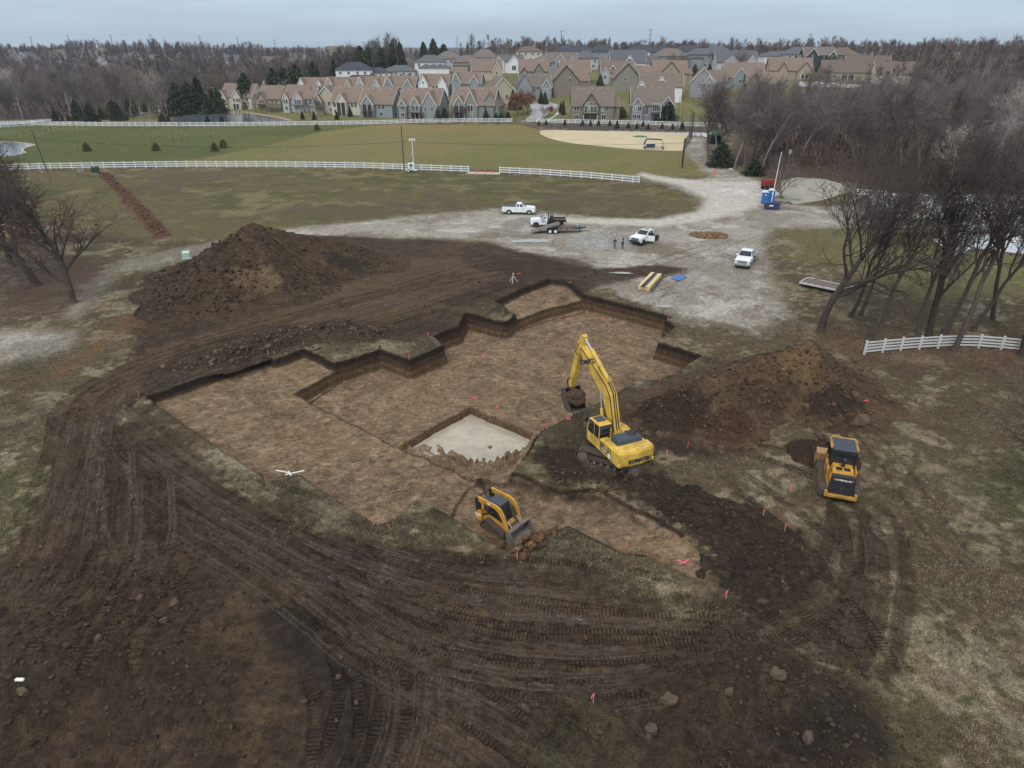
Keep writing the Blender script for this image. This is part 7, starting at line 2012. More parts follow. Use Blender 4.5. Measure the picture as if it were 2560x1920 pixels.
# black chain link fence posts and rails behind the infield
NETM = mat('black_wire', srgb(52, 54, 56, KL), .7, var=.1)
def wire_fence(label, pts, step, h, wires, name='chain_link_fence', pr=.05, wr=.018):
    q = resample([p.to_2d() for p in pts], step); o0 = q[0]
    t = thing(name, label, 'fence', (o0.x, o0.y, ground_z(o0.x, o0.y)))
    for p in q:
        b = MB(); b.tube((p.x - o0.x, p.y - o0.y, -.1), (p.x - o0.x, p.y - o0.y, h), pr, n=6); b.build('post', NETM, t)
    b = MB()
    for a, c in zip(q[:-1], q[1:]):
        for k in range(wires):
            z = h * (k + .5) / wires
            b.tube((a.x - o0.x, a.y - o0.y, z), (c.x - o0.x, c.y - o0.y, z), wr, n=3, cap=False)
        n = int((c - a).length / .4)
        for k in range(n):
            f = a.lerp(c, (k + .5) / n); b.tube((f.x - o0.x, f.y - o0.y, 0), (f.x - o0.x, f.y - o0.y, h), wr * .6, n=3, cap=False)
    w_ = b.build('wire_mesh', NETM, t); w_['kind'] = 'stuff'
    b = MB()
    for a, c in zip(q[:-1], q[1:]): b.tube((a.x - o0.x, a.y - o0.y, h), (c.x - o0.x, c.y - o0.y, h), .035, n=5)
    b.build('top_rail', NETM, t)
wire_fence('black chain link fence along the back of the infield', PX([(1357, 325.5), (1440, 326.5), (1523, 328), (1600, 330), (1691, 333)]), 3.2, 2.2, 5)
wire_fence('black chain link fence panel beside the gravel path', PX([(1728, 349), (1708, 378)]), 3.0, 3.0, 6)
wire_fence('tall black backstop netting at the infield corner', PX([(1700, 334), (1724, 337), (1730, 347)]), 4.0, 8.0, 8, 'backstop_net', .07)
for px, py, h, lab in ((1575, 330, 13, 'tall thin black net pole behind the infield'), (1691, 333, 12, 'tall thin black net pole near the infield corner'), (1499, 328, 3.4, 'stout black gate post in the infield fence')):
    p = P(px, py); b = MB(); b.tube((0, 0, -.2), (0, 0, h), .08, .06, n=8); o = tag(b.build('net_pole', NETM), lab, 'pole'); o.location = p
p = P(1705, 420); b = MB(); b.tube((0, 0, -.2), (0, 0, 7.0), .16, .14, n=10); b.box((0, 0, 3.6), (.4, .1, 6.4)); o = tag(b.build('foul_pole', BLK), 'thick black padded foul pole at the end of the outfield grass', 'pole'); o.location = p
# gate of the street
p = P(1283, 306); q = P(1340, 306.5)
t = thing('street_gate', 'low black metal gate closing the street between the white fences', 'gate', p)
for x in (0, (q - p).length / 2 - .05, (q - p).length / 2 + .05, (q - p).length):
    b = MB(); b.tube((x, 0, -.1), (x, 0, 1.9), .08, n=6); b.build('post', NETM, t)
for s in (0, 1):
    L = (q - p).length / 2; b = MB()
    for z in (.2, 1.3): b.tube((s * L, 0, z), (s * L + L, 0, z + (.2 if s == 0 else -.2) * 0), .03, n=5)
    for k in range(14): b.tube((s * L + (k + .5) * L / 14, 0, .2), (s * L + (k + .5) * L / 14, 0, 1.3 + .25 * math.sin(math.pi * (k + .5) / 14)), .02, n=4)
    b.build('gate_leaf', NETM, t)

# ------------------------------------------------------------------ fields, ponds, roads
def drape(name, poly, dz, m, step=.7, **kw):
    """sheet that follows the ground"""
    xs = [p[0] for p in poly]; ys = [p[1] for p in poly]
    gx, gy = np.meshgrid(np.arange(min(xs), max(xs) + step, step), np.arange(min(ys), max(ys) + step, step))
    x, y, f = grid(gx.astype(np.float32), gy.astype(np.float32))
    cx, cy = x[f].mean(1), y[f].mean(1)
    f = f[sdpoly(cx, cy, poly) < 0]
    u, inv = np.unique(f.ravel(), return_inverse=True)
    x, y = x[u], y[u]
    return link(name, npmesh(name, np.stack([x, y, zfar(x, y).astype(np.float32) + dz], 1), inv.reshape(-1, 4).astype(np.int32)), m, **kw)
SAND = mat('infield_sand', srgb(186, 172, 142, KL), .95, var=.10, scale=.12, spec=.1)
sheet('infield', smooth_line([P(*q) for q in [(1350, 333), (1358, 325.5), (1440, 326.5), (1523, 328), (1610, 330), (1691, 333), (1722, 337)]], 3) + [P(1727, 347)[:2], P(1705, 378)[:2]] + smooth_line([P(*q) for q in [(1690, 378), (1591, 374), (1523, 368), (1433, 359), (1376, 347), (1350, 335)]], 3), .06, SAND, kind='structure')
CONC = mat('concrete', srgb(178, 178, 178, KL), .85, var=.08, scale=.3)
sheet('path', PX([(1523, 327), (1691, 331), (1760, 332), (1790, 340), (1775, 345), (1728, 339), (1690, 333), (1523, 328)]), .05, CONC, kind='structure')
sheet('path', PX([(1170, 429), (1250, 431), (1250, 437), (1166, 435)]), .045, mat('gravel_pale', srgb(168, 162, 150, KL), .95, var=.15, scale=.8), kind='structure')
MULCHD = mat('dark_mulch', srgb(66, 58, 54, KL), .95, var=.3, scale=1.2)
sheet('planting_bed', PX([(1342, 312), (1450, 313.5), (1570, 317), (1640, 321), (1560, 323), (1500, 321), (1440, 319), (1350, 316)]), .05, MULCHD, kind='structure')
sheet('planting_bed', PX([(1575, 321), (1640, 324), (1620, 327), (1570, 325)]), .052, MULCHD, kind='structure')
sheet('planting_bed', PX([(1640, 321), (1720, 323), (1770, 327), (1720, 328), (1660, 327)]), .054, MULCHD, kind='structure')
p = P(1600, 342); b = MB(); b.tube((0, 0, 0), (0, 0, .22), 2.6, 1.6, n=20); b.box((0, 0, .25), (.6, .2, .05)); o = tag(b.build('pitching_mound', mat('green_cover', srgb(40, 104, 70, KL), .7, var=.15)), 'round green covered pitching mound on the sand infield', 'mound'); o.location = (p.x, p.y, .05)
POND = water_mat('pond_water', srgb(96, 104, 112, KL), .05)
sheet('pond', smooth_line([P(*q) for q in [(425, 302), (440, 294), (470, 288), (540, 283), (610, 282), (665, 290), (728, 302.5), (700, 308.5), (560, 309.5), (450, 309), (425, 302)]], 3)[:-1], .05, POND, kind='structure')
sheet('pond', smooth_line([P(*q) for q in [(-90, 356), (-20, 354.5), (40, 356), (80, 361), (84, 364), (62, 370), (56, 376), (64, 383), (40, 389), (0, 393), (-90, 396), (-90, 356)]], 3)[:-1], .05, POND, kind='structure')
BANK = mat('stone_edging', srgb(176, 158, 134, KL), .9, var=.25, scale=.6)
def kerb(name, pts, w, h, m, z=0.0):
    q = smooth_line([P(*k) for k in pts], 4); b = MB()
    for a, c in zip(q[:-1], q[1:]):
        L = math.dist(a, c); b.box(((a[0] + c[0]) / 2, (a[1] + c[1]) / 2, z + h / 2 - .05), (L * 1.02, w, h), rz=math.atan2(c[1] - a[1], c[0] - a[0]))
    return b.build(name, m, kind='structure')
kerb('pond_edging', [(-20, 354.5), (40, 356), (80, 361), (84, 364), (62, 370), (56, 376), (64, 383)], .6, .2, BANK)
kerb('pond_edging', [(500, 284), (560, 282), (610, 281), (665, 289), (700, 295), (728, 302)], .8, .3, BANK)
ASPH = mat('asphalt', srgb(138, 142, 146, KL), .9, var=.08, scale=.2)
drape('road', PX([(-60, 307), (60, 304), (120, 298), (180, 289), (300, 276), (420, 262), (520, 250), (524, 252), (430, 265), (310, 279), (190, 294), (130, 303), (70, 312), (-60, 318)]), .3, ASPH, 1.5, kind='structure')
drape('street', [P(1285, 306)[:2], P(1339, 306)[:2]] + [(XatY(a, Y, 3), Y) for a, Y in ((1350, 297), (1366, 308), (1392, 320), (1396, 326), (1372, 330), (1345, 330), (1322, 326), (1330, 316), (1322, 304), (1305, 294))], .10, mat('street_concrete', srgb(152, 152, 154, KL), .9, var=.08, scale=.3), .7, kind='structure')
drape('sidewalk', [(XatY(a, Y, 2), Y) for a, Y in ((1362, 293), (1366, 293), (1400, 312), (1396, 314))], .14, mat('sidewalk', srgb(192, 190, 184, KL), .9, var=.08), .5, kind='structure')
drape('street', [(XatY(a, Y, 12), Y) for a, Y in ((1990, 368), (2150, 362), (2158, 372), (2090, 380), (2000, 384))], .25, CONC, 1.0, kind='structure')
sheet('sand_ring', PX([(1952, 452), (1990, 444), (2060, 448), (2110, 462), (2130, 478), (2060, 500), (1985, 512), (1955, 490)]), .05, mat('ring_sand', srgb(146, 142, 128, KL), .95, var=.12, scale=.4), kind='structure')
# ------------------------------------------------------------------ barn at the right
p = P(2440, 560)
t = thing('barn', 'long low pale roofed barn behind the trees at right', 'barn', (84, 114, 0), R(-4))
BROOF = mat('pale_metal_roof', srgb(168, 170, 172, KL), .6, var=.10, scale=.8, dirt=srgb(130, 128, 124, KL), dirt_amt=.4)
mw, mr = MB(), MB()
gable_wall(mw, 0, 0, 48, 11, -.5, 2.9, 2.2, 'x'); gable_roof(mr, 0, 0, 48, 11, 2.9, 2.2, 'x', .8)
mw.build('wall', WALL['stone'], t); rf = mr.build('roof', BROOF, t)
for k in range(9):
    f_ = link('window', WINF, None, t); f_.location = (-20 + k * 5, -5.53, 1.1); f_.scale = (1.1, 1, 1.0); link('pane', PANE2, None, f_)
for k in range(3):
    b = MB(); b.box((-12.5 + k * 15, -5.56, 1.15), (2.4, .1, 2.3)); b.build('stable_door', mat('barn_door', srgb(92, 66, 54, KL), .8, var=.15), t)
t2 = thing('shed', 'small white sided shed in front of the barn', 'shed', (72.5, 104.5, 0), R(6))
mw, mr = MB(), MB(); gable_wall(mw, 0, 0, 9, 5, -.3, 2.4, 1.3, 'x'); gable_roof(mr, 0, 0, 9, 5, 2.4, 1.3, 'x', .3); mw.build('wall', WALL['white'], t2); mr.build('roof', BROOF, t2)
b = MB(); b.box((1, -2.53, 1.0), (1.0, .06, 2.0)); b.build('door', WALL['grey'], t2)
sheet('path', PX([(2330, 598), (2480, 588), (2560, 600), (2600, 640), (2440, 622), (2420, 632), (2390, 640)]), .05, mat('tarp_white', srgb(178, 182, 188, KL), .8, var=.08), kind='structure')
for i, (px, py, kz, lab) in enumerate(((2168, 512, 'crew', 'white pickup parked by the sand ring behind the branches'), (2205, 516, 'ext', 'second white pickup parked nearer the barn behind the branches'))):
    p = P(px, py); pickup(lab, (p.x, p.y, .02), R(20 + 160 * i), kz, 5.9, RIM)
# flat trailer deck under the broad oak
p = P(2060, 722)
t = thing('hay_trailer', 'old wooden trailer deck lying under the broad oak', 'trailer', (p.x + .2, p.y, .45), R(-42))
for k in range(7):
    b = MB(); b.box((0, -1.05 + k * .35, .08), (5.6, .31, .07)); b.build('deck_plank', mat('old_boards', srgb(112, 98, 92, KL), .9, var=.25, scale=1.5), t)
b = MB(); b.box((0, 1.26, .06), (5.7, .1, .22)); b.box((0, -1.26, .06), (5.7, .1, .22)); b.box((-2.85, 0, .06), (.1, 2.6, .22)); b.box((2.85, 0, .06), (.1, 2.6, .22)); b.build('side_rail', FWO, t)
b = MB(); b.tube((2.8, 0, .0), (4.2, 0, -.1), .07, n=6); b.build('drawbar', MUDST, t)
for x in (-1.8, 1.8):
    for s in (-1, 1):
        b = MB(); b.tube((x, s * 1.0 - .1, -.15), (x, s * 1.0 + .1, -.15), .3, n=14); b.build('wheel', TYRE, t)
# ------------------------------------------------------------------ site items
WOODL = mat('new_lumber', srgb(212, 188, 140, KL), .8, var=.1, scale=3)
PIPE = mat('black_pipe', srgb(52, 56, 62, KL), .5, var=.1)
BLUEP = mat('blue_foam', srgb(66, 112, 166, KL), .7, var=.08)
POTTY = mat('toilet_blue', srgb(44, 106, 172, KL), .45, var=.08)
WROOF = mat('toilet_roof', srgb(220, 222, 226, KL), .5, var=.05)
NAVY = mat('dumpster_blue', srgb(40, 58, 104, KL), .5, var=.15, scale=2, dirt=srgb(90, 70, 60, KL), dirt_amt=.3)
PINK = mat('pink_ribbon', srgb(232, 92, 116, KL), .7, var=.1)
STK = mat('stake_wood', srgb(186, 160, 120, KL), .9, var=.15)
a, b2 = P(1609, 727), P(1640, 693)
an = math.atan2(b2.y - a.y, b2.x - a.x); mid = (a + b2) / 2; L0 = (b2 - a).length
for k, off, hh in ((0, .34, .58), (1, -.36, .50)):
    t = thing('lumber_bundle', ['taller left bundle of new lumber beneath the black pipes', 'lower right bundle of new lumber beside the black pipes'][k], 'lumber', (mid.x - math.sin(an) * off, mid.y + math.cos(an) * off, .06), an)
    n = 3
    for i in range(4):
        for j in range(n):
            b = MB(); b.box((random.uniform(-.06, .06), -.225 + j * .225, .07 + i * (hh / 4)), (L0, .215, hh / 4 - .012)); b.build('board', WOODL, t)
for k, (off, z) in enumerate(((.12, .72), (-.10, .70), (-.95, .12))):
    b = MB(); b.tube((-L0 / 2 - (.5 if k < 2 else .1), 0, 0), (L0 / 2 - .3 + (.6 if k == 2 else 0), 0, 0), .10, n=10)
    o = tag(b.build('drain_pipe', PIPE), ['left black pipe lying on top of the lumber', 'right black pipe lying on top of the lumber', 'black pipe on the ground along the lumber'][k], 'pipe'); o.location = (mid.x - math.sin(an) * off, mid.y + math.cos(an) * off, z); o.rotation_euler = (0, 0, an + .02 * (k - 1))
c4 = [P(*q) for q in ((1676, 699), (1695, 688), (1717, 693.5), (1699, 703))]
for k in range(2):
    f0, f1 = (0, .49) if k == 0 else (.51, 1)
    v = [c4[0].lerp(c4[3], f0), c4[1].lerp(c4[2], f0), c4[1].lerp(c4[2], f1), c4[0].lerp(c4[3], f1)]
    v = [q + Vector((0, 0, .06)) for q in v]
    b = MB(); b.add(v + [q + Vector((0, 0, .07)) for q in v], [(3, 2, 1, 0), (4, 5, 6, 7), (0, 1, 5, 4), (1, 2, 6, 5), (2, 3, 7, 6), (3, 0, 4, 7)])
    tag(b.build('foam_board', BLUEP), ['left of two blue foam boards on the gravel', 'right of two blue foam boards on the gravel'][k], 'board')
# laser level
p = onto(1283, 706)
t = thing('laser_level', 'white tripod with a yellow laser level beyond the pit', 'laser level', p)
for k in range(3):
    g = 2 * math.pi * k / 3 + .3; b = MB(); b.tube((0, 0, .92), (math.cos(g) * .6, math.sin(g) * .6, 0), .03, n=6); b.build('leg', LETW, t)
b = MB(); b.tube((0, 0, .88), (0, 0, .96), .09, n=10); b.build('tripod_head', BLK, t)
b = MB(); b.box((0, 0, 1.08), (.2, .2, .2), ch=.03); b.tube((0, 0, 1.16), (0, 0, 1.26), .06, n=8); b.build('laser', YEL, t)
# pad mounted boxes
def cabinet(px, py, w, h, m, label, lid=None):
    p = onto(px, py); t = thing('utility_box', label, 'utility box', p, .3)
    b = MB(); b.box((0, 0, h * .42), (w, w * .8, h * .84), ch=.03); b.build('cabinet', m, t)
    b = MB(); b.box((0, 0, h * .92), (w * 1.03, w * .83, h * .18), taper=(.85, .8), ch=.03); b.build('lid', lid or m, t)
    b = MB(); b.box((0, 0, .02), (w * 1.25, w, .08)); b.build('pad', CONC, t)
MINT = mat('mint_box', srgb(166, 196, 182, KL), .6, var=.08)
cabinet(467, 646, 1.0, 1.0, MINT, 'pale green utility box beside the tall dirt pile', mat('mint_lid', srgb(190, 212, 202, KL), .6))
cabinet(240, 433, 1.6, 1.5, mat('dark_green_box', srgb(44, 60, 54, KL), .6, var=.1), 'dark green transformer box at the top of the trench')
p = P(202, 433); t = thing('metal_rack', 'silver metal rack left of the dark green box', 'rack', p)
for k in range(4):
    b = MB(); b.box((-.6 + k * .4, 0, .8), (.05, .05, 1.7)); b.build('upright', GRC, t)
for k in range(5):
    b = MB(); b.box((0, 0, .2 + k * .36), (1.5, .06, .05)); b.build('bar', GRC, t)
# stakes
stake_me, rib_me = None, None
b = MB(); b.box((0, 0, .3), (.04, .02, .7)); o = b.build('stake', STK); stake_me = o.data; bpy.data.objects.remove(o)
b = MB(); b.box((.02, .0, .56), (.10, .03, .10)); b.box((.08, .02, .45), (.05, .012, .26), rx=.3, ry=-.3); b.box((.0, .03, .40), (.04, .012, .2), rx=-.2); o = b.build('ribbon', PINK); rib_me = o.data; bpy.data.objects.remove(o)
def stake(px, py, label, group=None, s=1.0):
    t = thing('survey_stake', label, 'stake', onto(px, py), random.random() * 6, group); t.scale = (s,) * 3
    link('stake', stake_me, None, t); link('ribbon', rib_me, None, t)
gs_ = 'survey stakes round the pit'
for px, py in ((347, 990), (670, 887), (686, 889), (760, 866), (953, 870), (1022, 897), (1070, 841), (1670, 801), (1765, 889), (1649, 958), (1700, 812), (1257, 783), (1290, 772)):
    stake(px, py, 'thin survey stake with pink ribbon on the pit rim', gs_, .8)
for px, py, lab in ((1975, 1232, 'pink flagged stake left of the crawler loader tracks'), (1907, 1292, 'pink flagged stake between two curved tracks'), (1961, 1328, 'tall pink flagged stake at the bend of the tracks'), (1565, 1364, 'pink stake beside the ramp tip'), (1815, 1497, 'pink stake at the lower end of the soil bank'), (1483, 1757, 'pink stake in the grass at the bottom centre'),
                    (934, 1314, 'pink stake in the notch of the pit rim'), (666, 1208, 'pink stake by the white pipes'), (1293, 1400, 'pink stake below the small track loader'), (1719, 1121, 'pink stake behind the excavator counterweight'), (1667, 1141, 'pink ribbon stake nearest the excavator counterweight')):
    stake(px, py, lab, None, .9)
def paint_mark(px, py, label, s=.28):
    p = onto(px, py, .03); b = MB()
    for k in range(3): b.box((random.uniform(-.2, .2), random.uniform(-.15, .15), .0), (s * random.uniform(.8, 1.6), .07, .03), rz=random.uniform(0, 3))
    o = tag(b.build('flagging_tape', PINK), label, 'tape'); o.location = p
for px, py, lab in ((1299, 684, 'pink tape lying left of the laser level'), (1427, 706, 'pink tape at the far corner of the pit'), (1508, 797, 'pink tape on the far pit floor'), (1421, 799, 'pink tape on the pit floor by the back shelf'), (1184, 995, 'pink tape on the pit floor behind the puddle'), (1361, 1063, 'pink tape on the pit floor near the excavator'), (1241, 1019, 'pink tape above the puddle corner'), (1206, 886, 'pink tape in the middle of the pit floor'), (1710, 1406, 'pink ring of tape on the ramp'), (1419, 1047, 'pink tape on the grass by the excavator cab'), (2160, 1001, 'pink tape by the right end of the tan pile')):
    paint_mark(px, py, lab)
# white pipe scraps
for k, (px, py, L_, rz, lab) in enumerate(((712, 1184, 1.5, -.35, 'long white plastic pipe scrap on the pit rim'), (738, 1188, 1.3, .35, 'white plastic pipe crossing the longer scrap'), (726, 1192, .7, -1.0, 'short white pipe piece under the crossed pipes'))):
    p = onto(px, py, .12 + .07 * k); b = MB(); b.tube((-L_ / 2, 0, 0), (L_ / 2, 0, .05), .045, n=8); o = tag(b.build('plastic_pipe', LETW), lab, 'pipe'); o.location = p; o.rotation_euler = (0, 0, rz)
p = onto(50, 1700, .05); b = MB(); b.box((0, 0, 0), (.42, .16, .10), ch=.04); o = tag(b.build('white_scrap', LETW), 'small white scrap on the lower left mound', 'scrap'); o.location = p
# toilets, dumpster, red bin, pole
for k, (px, py, lab) in enumerate(((1910, 508, 'left blue portable toilet with a white roof'), (1926, 503, 'right blue portable toilet behind the pole'))):
    p = P(px, py); t = thing('portable_toilet', lab, 'toilet', (p.x, p.y, 0), R(-12))
    b = MB(); b.box((0, 0, 1.05), (1.1, 1.1, 2.1), ch=.04); b.build('cabin', POTTY, t)
    b = MB(); b.prism([(-.6, 2.1), (.6, 2.1), (.3, 2.36), (-.3, 2.36)], -.6, .6); b.build('roof', WROOF, t)
    b = MB(); b.box((0, -.565, 1.05), (.75, .04, 1.85)); d = b.build('door', POTTY, t)
    b = MB(); b.box((0, -.59, 1.65), (.24, .02, .22)); b.build('door_sign', WROOF, d)
    b = MB(); b.box((0, 0, .05), (1.2, 1.2, .1)); b.build('skid', PLAST, t)
p = P(1929, 524); t = thing('dumpster', 'dark blue metal dumpster in front of the blue toilets', 'dumpster', (p.x + .1, p.y + .6, 0), R(-10))
b = MB()
b.prism([(-1.2, .15), (1.2, .15), (1.4, 1.15), (-1.4, 1.15)], -.8, .8); b.build('body', NAVY, t)
for k in range(5):
    b = MB(); b.box((-1.0 + k * .5, -.84, .65), (.1, .08, .95)); b.build('rib', NAVY, t)
b = MB(); b.box((0, 0, 1.19), (2.9, 1.7, .08)); b.build('rim', NAVY, t)
b = MB(); b.box((-.2, -.89, .75), (.7, .01, .25)); b.build('label_plate', LETW, t)
p = P(1922, 476); t = thing('red_dump_trailer', 'dark red dump trailer box behind the blue toilets', 'trailer', (p.x, p.y + 1, 0), R(20))
RED = mat('dark_red_paint', srgb(126, 36, 38, KL), .5, var=.15, scale=2)
b = MB(); b.box((0, 0, 1.5), (2.4, 1.6, 1.1), ch=.04); b.build('box', RED, t); b = MB(); b.box((0, 0, .8), (2.6, 1.2, .25)); b.build('frame', BLK, t)
for x in (-.6, .5):
    for s in (-1, 1): wheel_at(t, x, s * .75, .4, RIMK)
p = P(1918, 508); t = thing('light_pole', 'tall thin white pole beside the blue toilets', 'pole', (p.x + .3, p.y - 1.2, 0))
b = MB(); b.tube((0, 0, 0), (.35, 0, 9.6), .09, .05, n=8); b.build('pole', LETW, t)
b = MB(); b.tube((0, 0, 0), (0, 0, .5), .14, n=8); b.build('base', GRC, t)
p = P(1960, 470); b = MB(); b.box((0, 0, 0), (.5, .12, .9)); t = thing('lamp_head_pole', 'slim pole with a pale box lamp at the wood edge', 'lamp', (p.x, p.y, 0)); o = b.build('lamp', GRC, t); o.location = (0, 0, 7.4); b = MB(); b.tube((0, 0, 0), (0, 0, 7.4), .05, n=6); b.build('pole', B_GREY, t)
# camera tower trailer
p = P(1027, 430); t = thing('camera_trailer', 'white surveillance camera trailer with a tall mast by the fence', 'camera trailer', (p.x, p.y, 0))
b = MB(); b.box((.2, 0, 1.25), (1.5, 1.2, 1.7), ch=.05); bx = b.build('cabinet', WHT, t)
b = MB(); b.box((.2, 0, .45), (2.6, 1.2, .14)); b.box((-1.2, 0, .5), (.5, .2, .14)); b.build('frame', WHT, t)
for s in (-1, 1): wheel_at(t, -.45, s * .75, .38, LETW, .22)
b = MB(); b.prism([(-1.15, 2.0), (-.1, 3.9), (.55, 4.0), (.55, 3.85), (0, 3.75), (-1.0, 1.9)], -.5, .5); b.build('solar_panel', mat('panel_glass', srgb(150, 156, 164, KL), .2, metal=.3, var=.15), t)
b = MB(); b.tube((.75, 0, .6), (.75, 0, 7.4), .09, n=8); ms = b.build('mast', WHT, t)
b = MB(); b.box((.75, 0, 7.5), (1.4, .3, .2), ch=.05)
for x in (.15, .75, 1.35): b.tube((x, 0, 7.45), (x, 0, 7.0), .14, n=8)
b.build('camera_head', WHT, ms)
b = MB(); b.tube((.2, -.61, 1.65), (.2, -.64, 1.65), .36, n=12); b.box((.2, -.625, 1.2), (.12, .03, .6)); b.box((.2, -.625, .95), (.5, .03, .1)); b.build('green_emblem', mat('emblem_green', srgb(24, 122, 92, KL), .6, var=.05), bx)
# cones
CONE = mat('cone_orange', srgb(224, 84, 52, KL), .6, var=.08)
for k, (px, py) in enumerate(((1191, 432), (1212, 432), (1232, 432))):
    p = P(px, py); t = thing('traffic_cone', ['leftmost orange traffic cone in the fence gap', 'middle orange traffic cone in the fence gap', 'rightmost orange traffic cone in the fence gap'][k], 'cone', (p.x, p.y, .05))
    b = MB(); b.tube((0, 0, .05), (0, 0, .72), .2, .04, n=12); b.build('cone', CONE, t)
    b = MB(); b.box((0, 0, .03), (.5, .5, .05)); b.build('base', CONE, t)
# utility poles and wires
POLEW = mat('pole_wood', srgb(66, 62, 58, KL), .9, var=.2)
def pole(px, py, top_px, h, label, arms=0, m=POLEW, r=.14, Y=None):
    if Y is None: p = P(px, py); z = ground_z(p.x, p.y)
    else: p = Vector((XatY(px, Y, float(zfar(XatY(px, Y), Y))), Y, 0)); z = float(zfar(p.x, Y))
    t = thing('utility_pole', label, 'pole', (p.x, p.y, z))
    b = MB(); b.tube((0, 0, -.3), (top_px, 0, h), r, r * .7, n=8); b.build('pole', m, t)
    for k in range(arms):
        b = MB(); b.box((top_px, 0, h - .5 - k * .9), (2.4, .12, .12)); b.build('crossarm', m, t)
    return Vector((p.x + top_px, p.y, z + h))
A = pole(1011, 428, -.05, 10.3, 'dark wooden utility pole beside the camera trailer')
B = pole(119, 430, -.9, 9.6, 'leaning wooden utility pole above the left trees')
for i, (px, Y, h, lab) in enumerate(((670, 345, 12, 'pair of far poles behind the cream house, left one'), (674, 346, 12, 'pair of far poles behind the cream house, right one'), (704, 365, 11, 'far utility pole with crossarm among the pines'), (545, 338, 13, 'white utility pole left of the first house'), (409, 345, 12, 'pale utility pole by the pond road'), (180, 322, 11, 'utility pole by the left road with a lamp'), (58, 322, 9, 'short pale pole at the far left road'), (1002, 300, 9, 'thin street lamp pole in front of the villas'))):
    pole(px, 0, 0, h, lab, 1 if i in (0, 1, 2, 3) else 0, mat('pole_grey', srgb(150, 146, 142, KL), .8), .14, Y)
WIRE = mat('wire_black', srgb(46, 46, 46, KL), .8)
def wire(a, c, sag, label):
    pts = [a.lerp(c, k / 24) - Vector((0, 0, sag * 4 * (k / 24) * (1 - k / 24))) for k in range(25)]
    b = MB(); b.path(pts, .03, 4); tag(b.build('power_line', WIRE), label, 'wire')
wire(A - Vector((0, 0, 3.5)), B - Vector((0, 0, 2.0)), 1.6, 'thin black line hanging between the two field poles')
wire(A - Vector((0, 0, 3.5)), Vector((62, 168, 8)), 1.2, 'thin black line running right from the middle pole')
wire(B - Vector((0, 0, 2.0)), B + Vector((-40, 4, -1)), .8, 'thin black line leaving the leaning pole to the left')
# pylons on the skyline
PYL = mat('pylon_steel', srgb(120, 128, 138, KL), .7, var=.1)
for i, (px, py, yb) in enumerate(((75, 92, 122), (168, 87, 118), (275, 85, 118), (375, 86, 116), (498, 88, 120), (592, 92, 130), (685, 98, 137), (907, 104, 142), (1142, 92, 132), (1404, 75, 117), (1627, 72, 112), (2028, 83, 107))):
    Y = 1150.0 if px < 1300 else 900.0
    def zat(y_): return CAMH + Y * math.tan(math.atan((960 - y_) / FPX) - PITCH)
    X = XatY(px, Y, zat(py)); z0 = float(zfar(X, Y)) - 1; h = zat(py) - z0
    t = thing('transmission_pole', '%s steel transmission pole on the skyline, counted from the left' % ['first', 'second', 'third', 'fourth', 'fifth', 'sixth', 'seventh', 'eighth', 'ninth', 'tenth', 'eleventh', 'twelfth'][i], 'pylon', (X, Y, z0))
    b = MB(); b.tube((0, 0, 0), (0, 0, h), .75, .4, n=8); b.build('pole', PYL, t)
    for k in range(3):
        b = MB(); b.box((0, 0, h - 1.5 - k * 4.5), (6.0, .35, .35)); b.build('crossarm', PYL, t)
# batting cage, dugout
p = P(1634, 372); t = thing('batting_cage', 'dark netted batting cage on wheels standing on the infield', 'batting cage', (p.x, p.y, .06), R(-6))
b = MB()
for s in (-1, 1): b.path([(-2.6, s * 1.6, .4), (-2.9, s * 1.6, 1.2), (-2.3, s * 1.6, 2.7), (2.2, s * 1.6, 2.5), (2.9, s * 1.6, .5), (-2.6, s * 1.6, .4)], .05)
for q in ((-2.9, 1.2), (-2.3, 2.7), (2.2, 2.5), (2.9, .5)): b.tube((q[0], -1.6, q[1]), (q[0], 1.6, q[1]), .05, n=6)
b.build('frame', GRC, t)
b = MB()
for k in range(26):
    y_ = -1.6 + k * 3.2 / 25; b.path([(-2.9, y_, 1.2), (-2.3, y_, 2.7), (2.2, y_, 2.5)], .03, 4)
for k in range(18):
    x_ = -2.3 + k * 4.5 / 17; b.tube((x_, -1.6, 2.68 - k * .01), (x_, 1.6, 2.68 - k * .01), .03, n=4)
o = b.build('net', mat('net_navy', srgb(36, 42, 56, KL), .9), t); o['kind'] = 'stuff'
b = MB(); b.box((-1.1, -1.62, .95), (2.6, .04, 1.1)); b.build('side_pad', mat('pad_blue', srgb(46, 60, 88, KL), .7, var=.1), t)
for x in (-2.6, 2.6):
    for s in (-1, 1): b = MB(); b.tube((x, s * 1.6 - .05, .28), (x, s * 1.6 + .05, .28), .28, n=12); b.build('wheel', TYRE, t)
p = P(1782, 362); t = thing('dugout', 'dark dugout shelter with a green roof by the path', 'dugout', (p.x + 1.5, p.y + 4, 0), R(-8))
b = MB(); b.box((0, 2.4, 1.3), (3.2, .2, 2.6)); b.box((-1.6, 0, 1.3), (.2, 5, 2.6)); b.box((1.6, 0, 1.3), (.2, 5, 2.6)); b.build('wall', mat('dugout_dark', srgb(44, 48, 52, KL), .8, var=.1), t)
b = MB(); b.prism([(-2.0, 2.6), (2.0, 2.6), (2.0, 2.75), (0, 3.3), (-2.0, 2.75)], -2.9, 2.9); b.build('roof', mat('green_roof', srgb(22, 126, 84, KL), .6, var=.08), t)
b = MB(); b.box((0, 1.6, .45), (2.8, .4, .08)); b.build('bench', GRC, t)
p = P(1746, 342); t = thing('bleacher', 'small metal bleacher bench beside the dugout', 'bleacher', (p.x, p.y, .05))
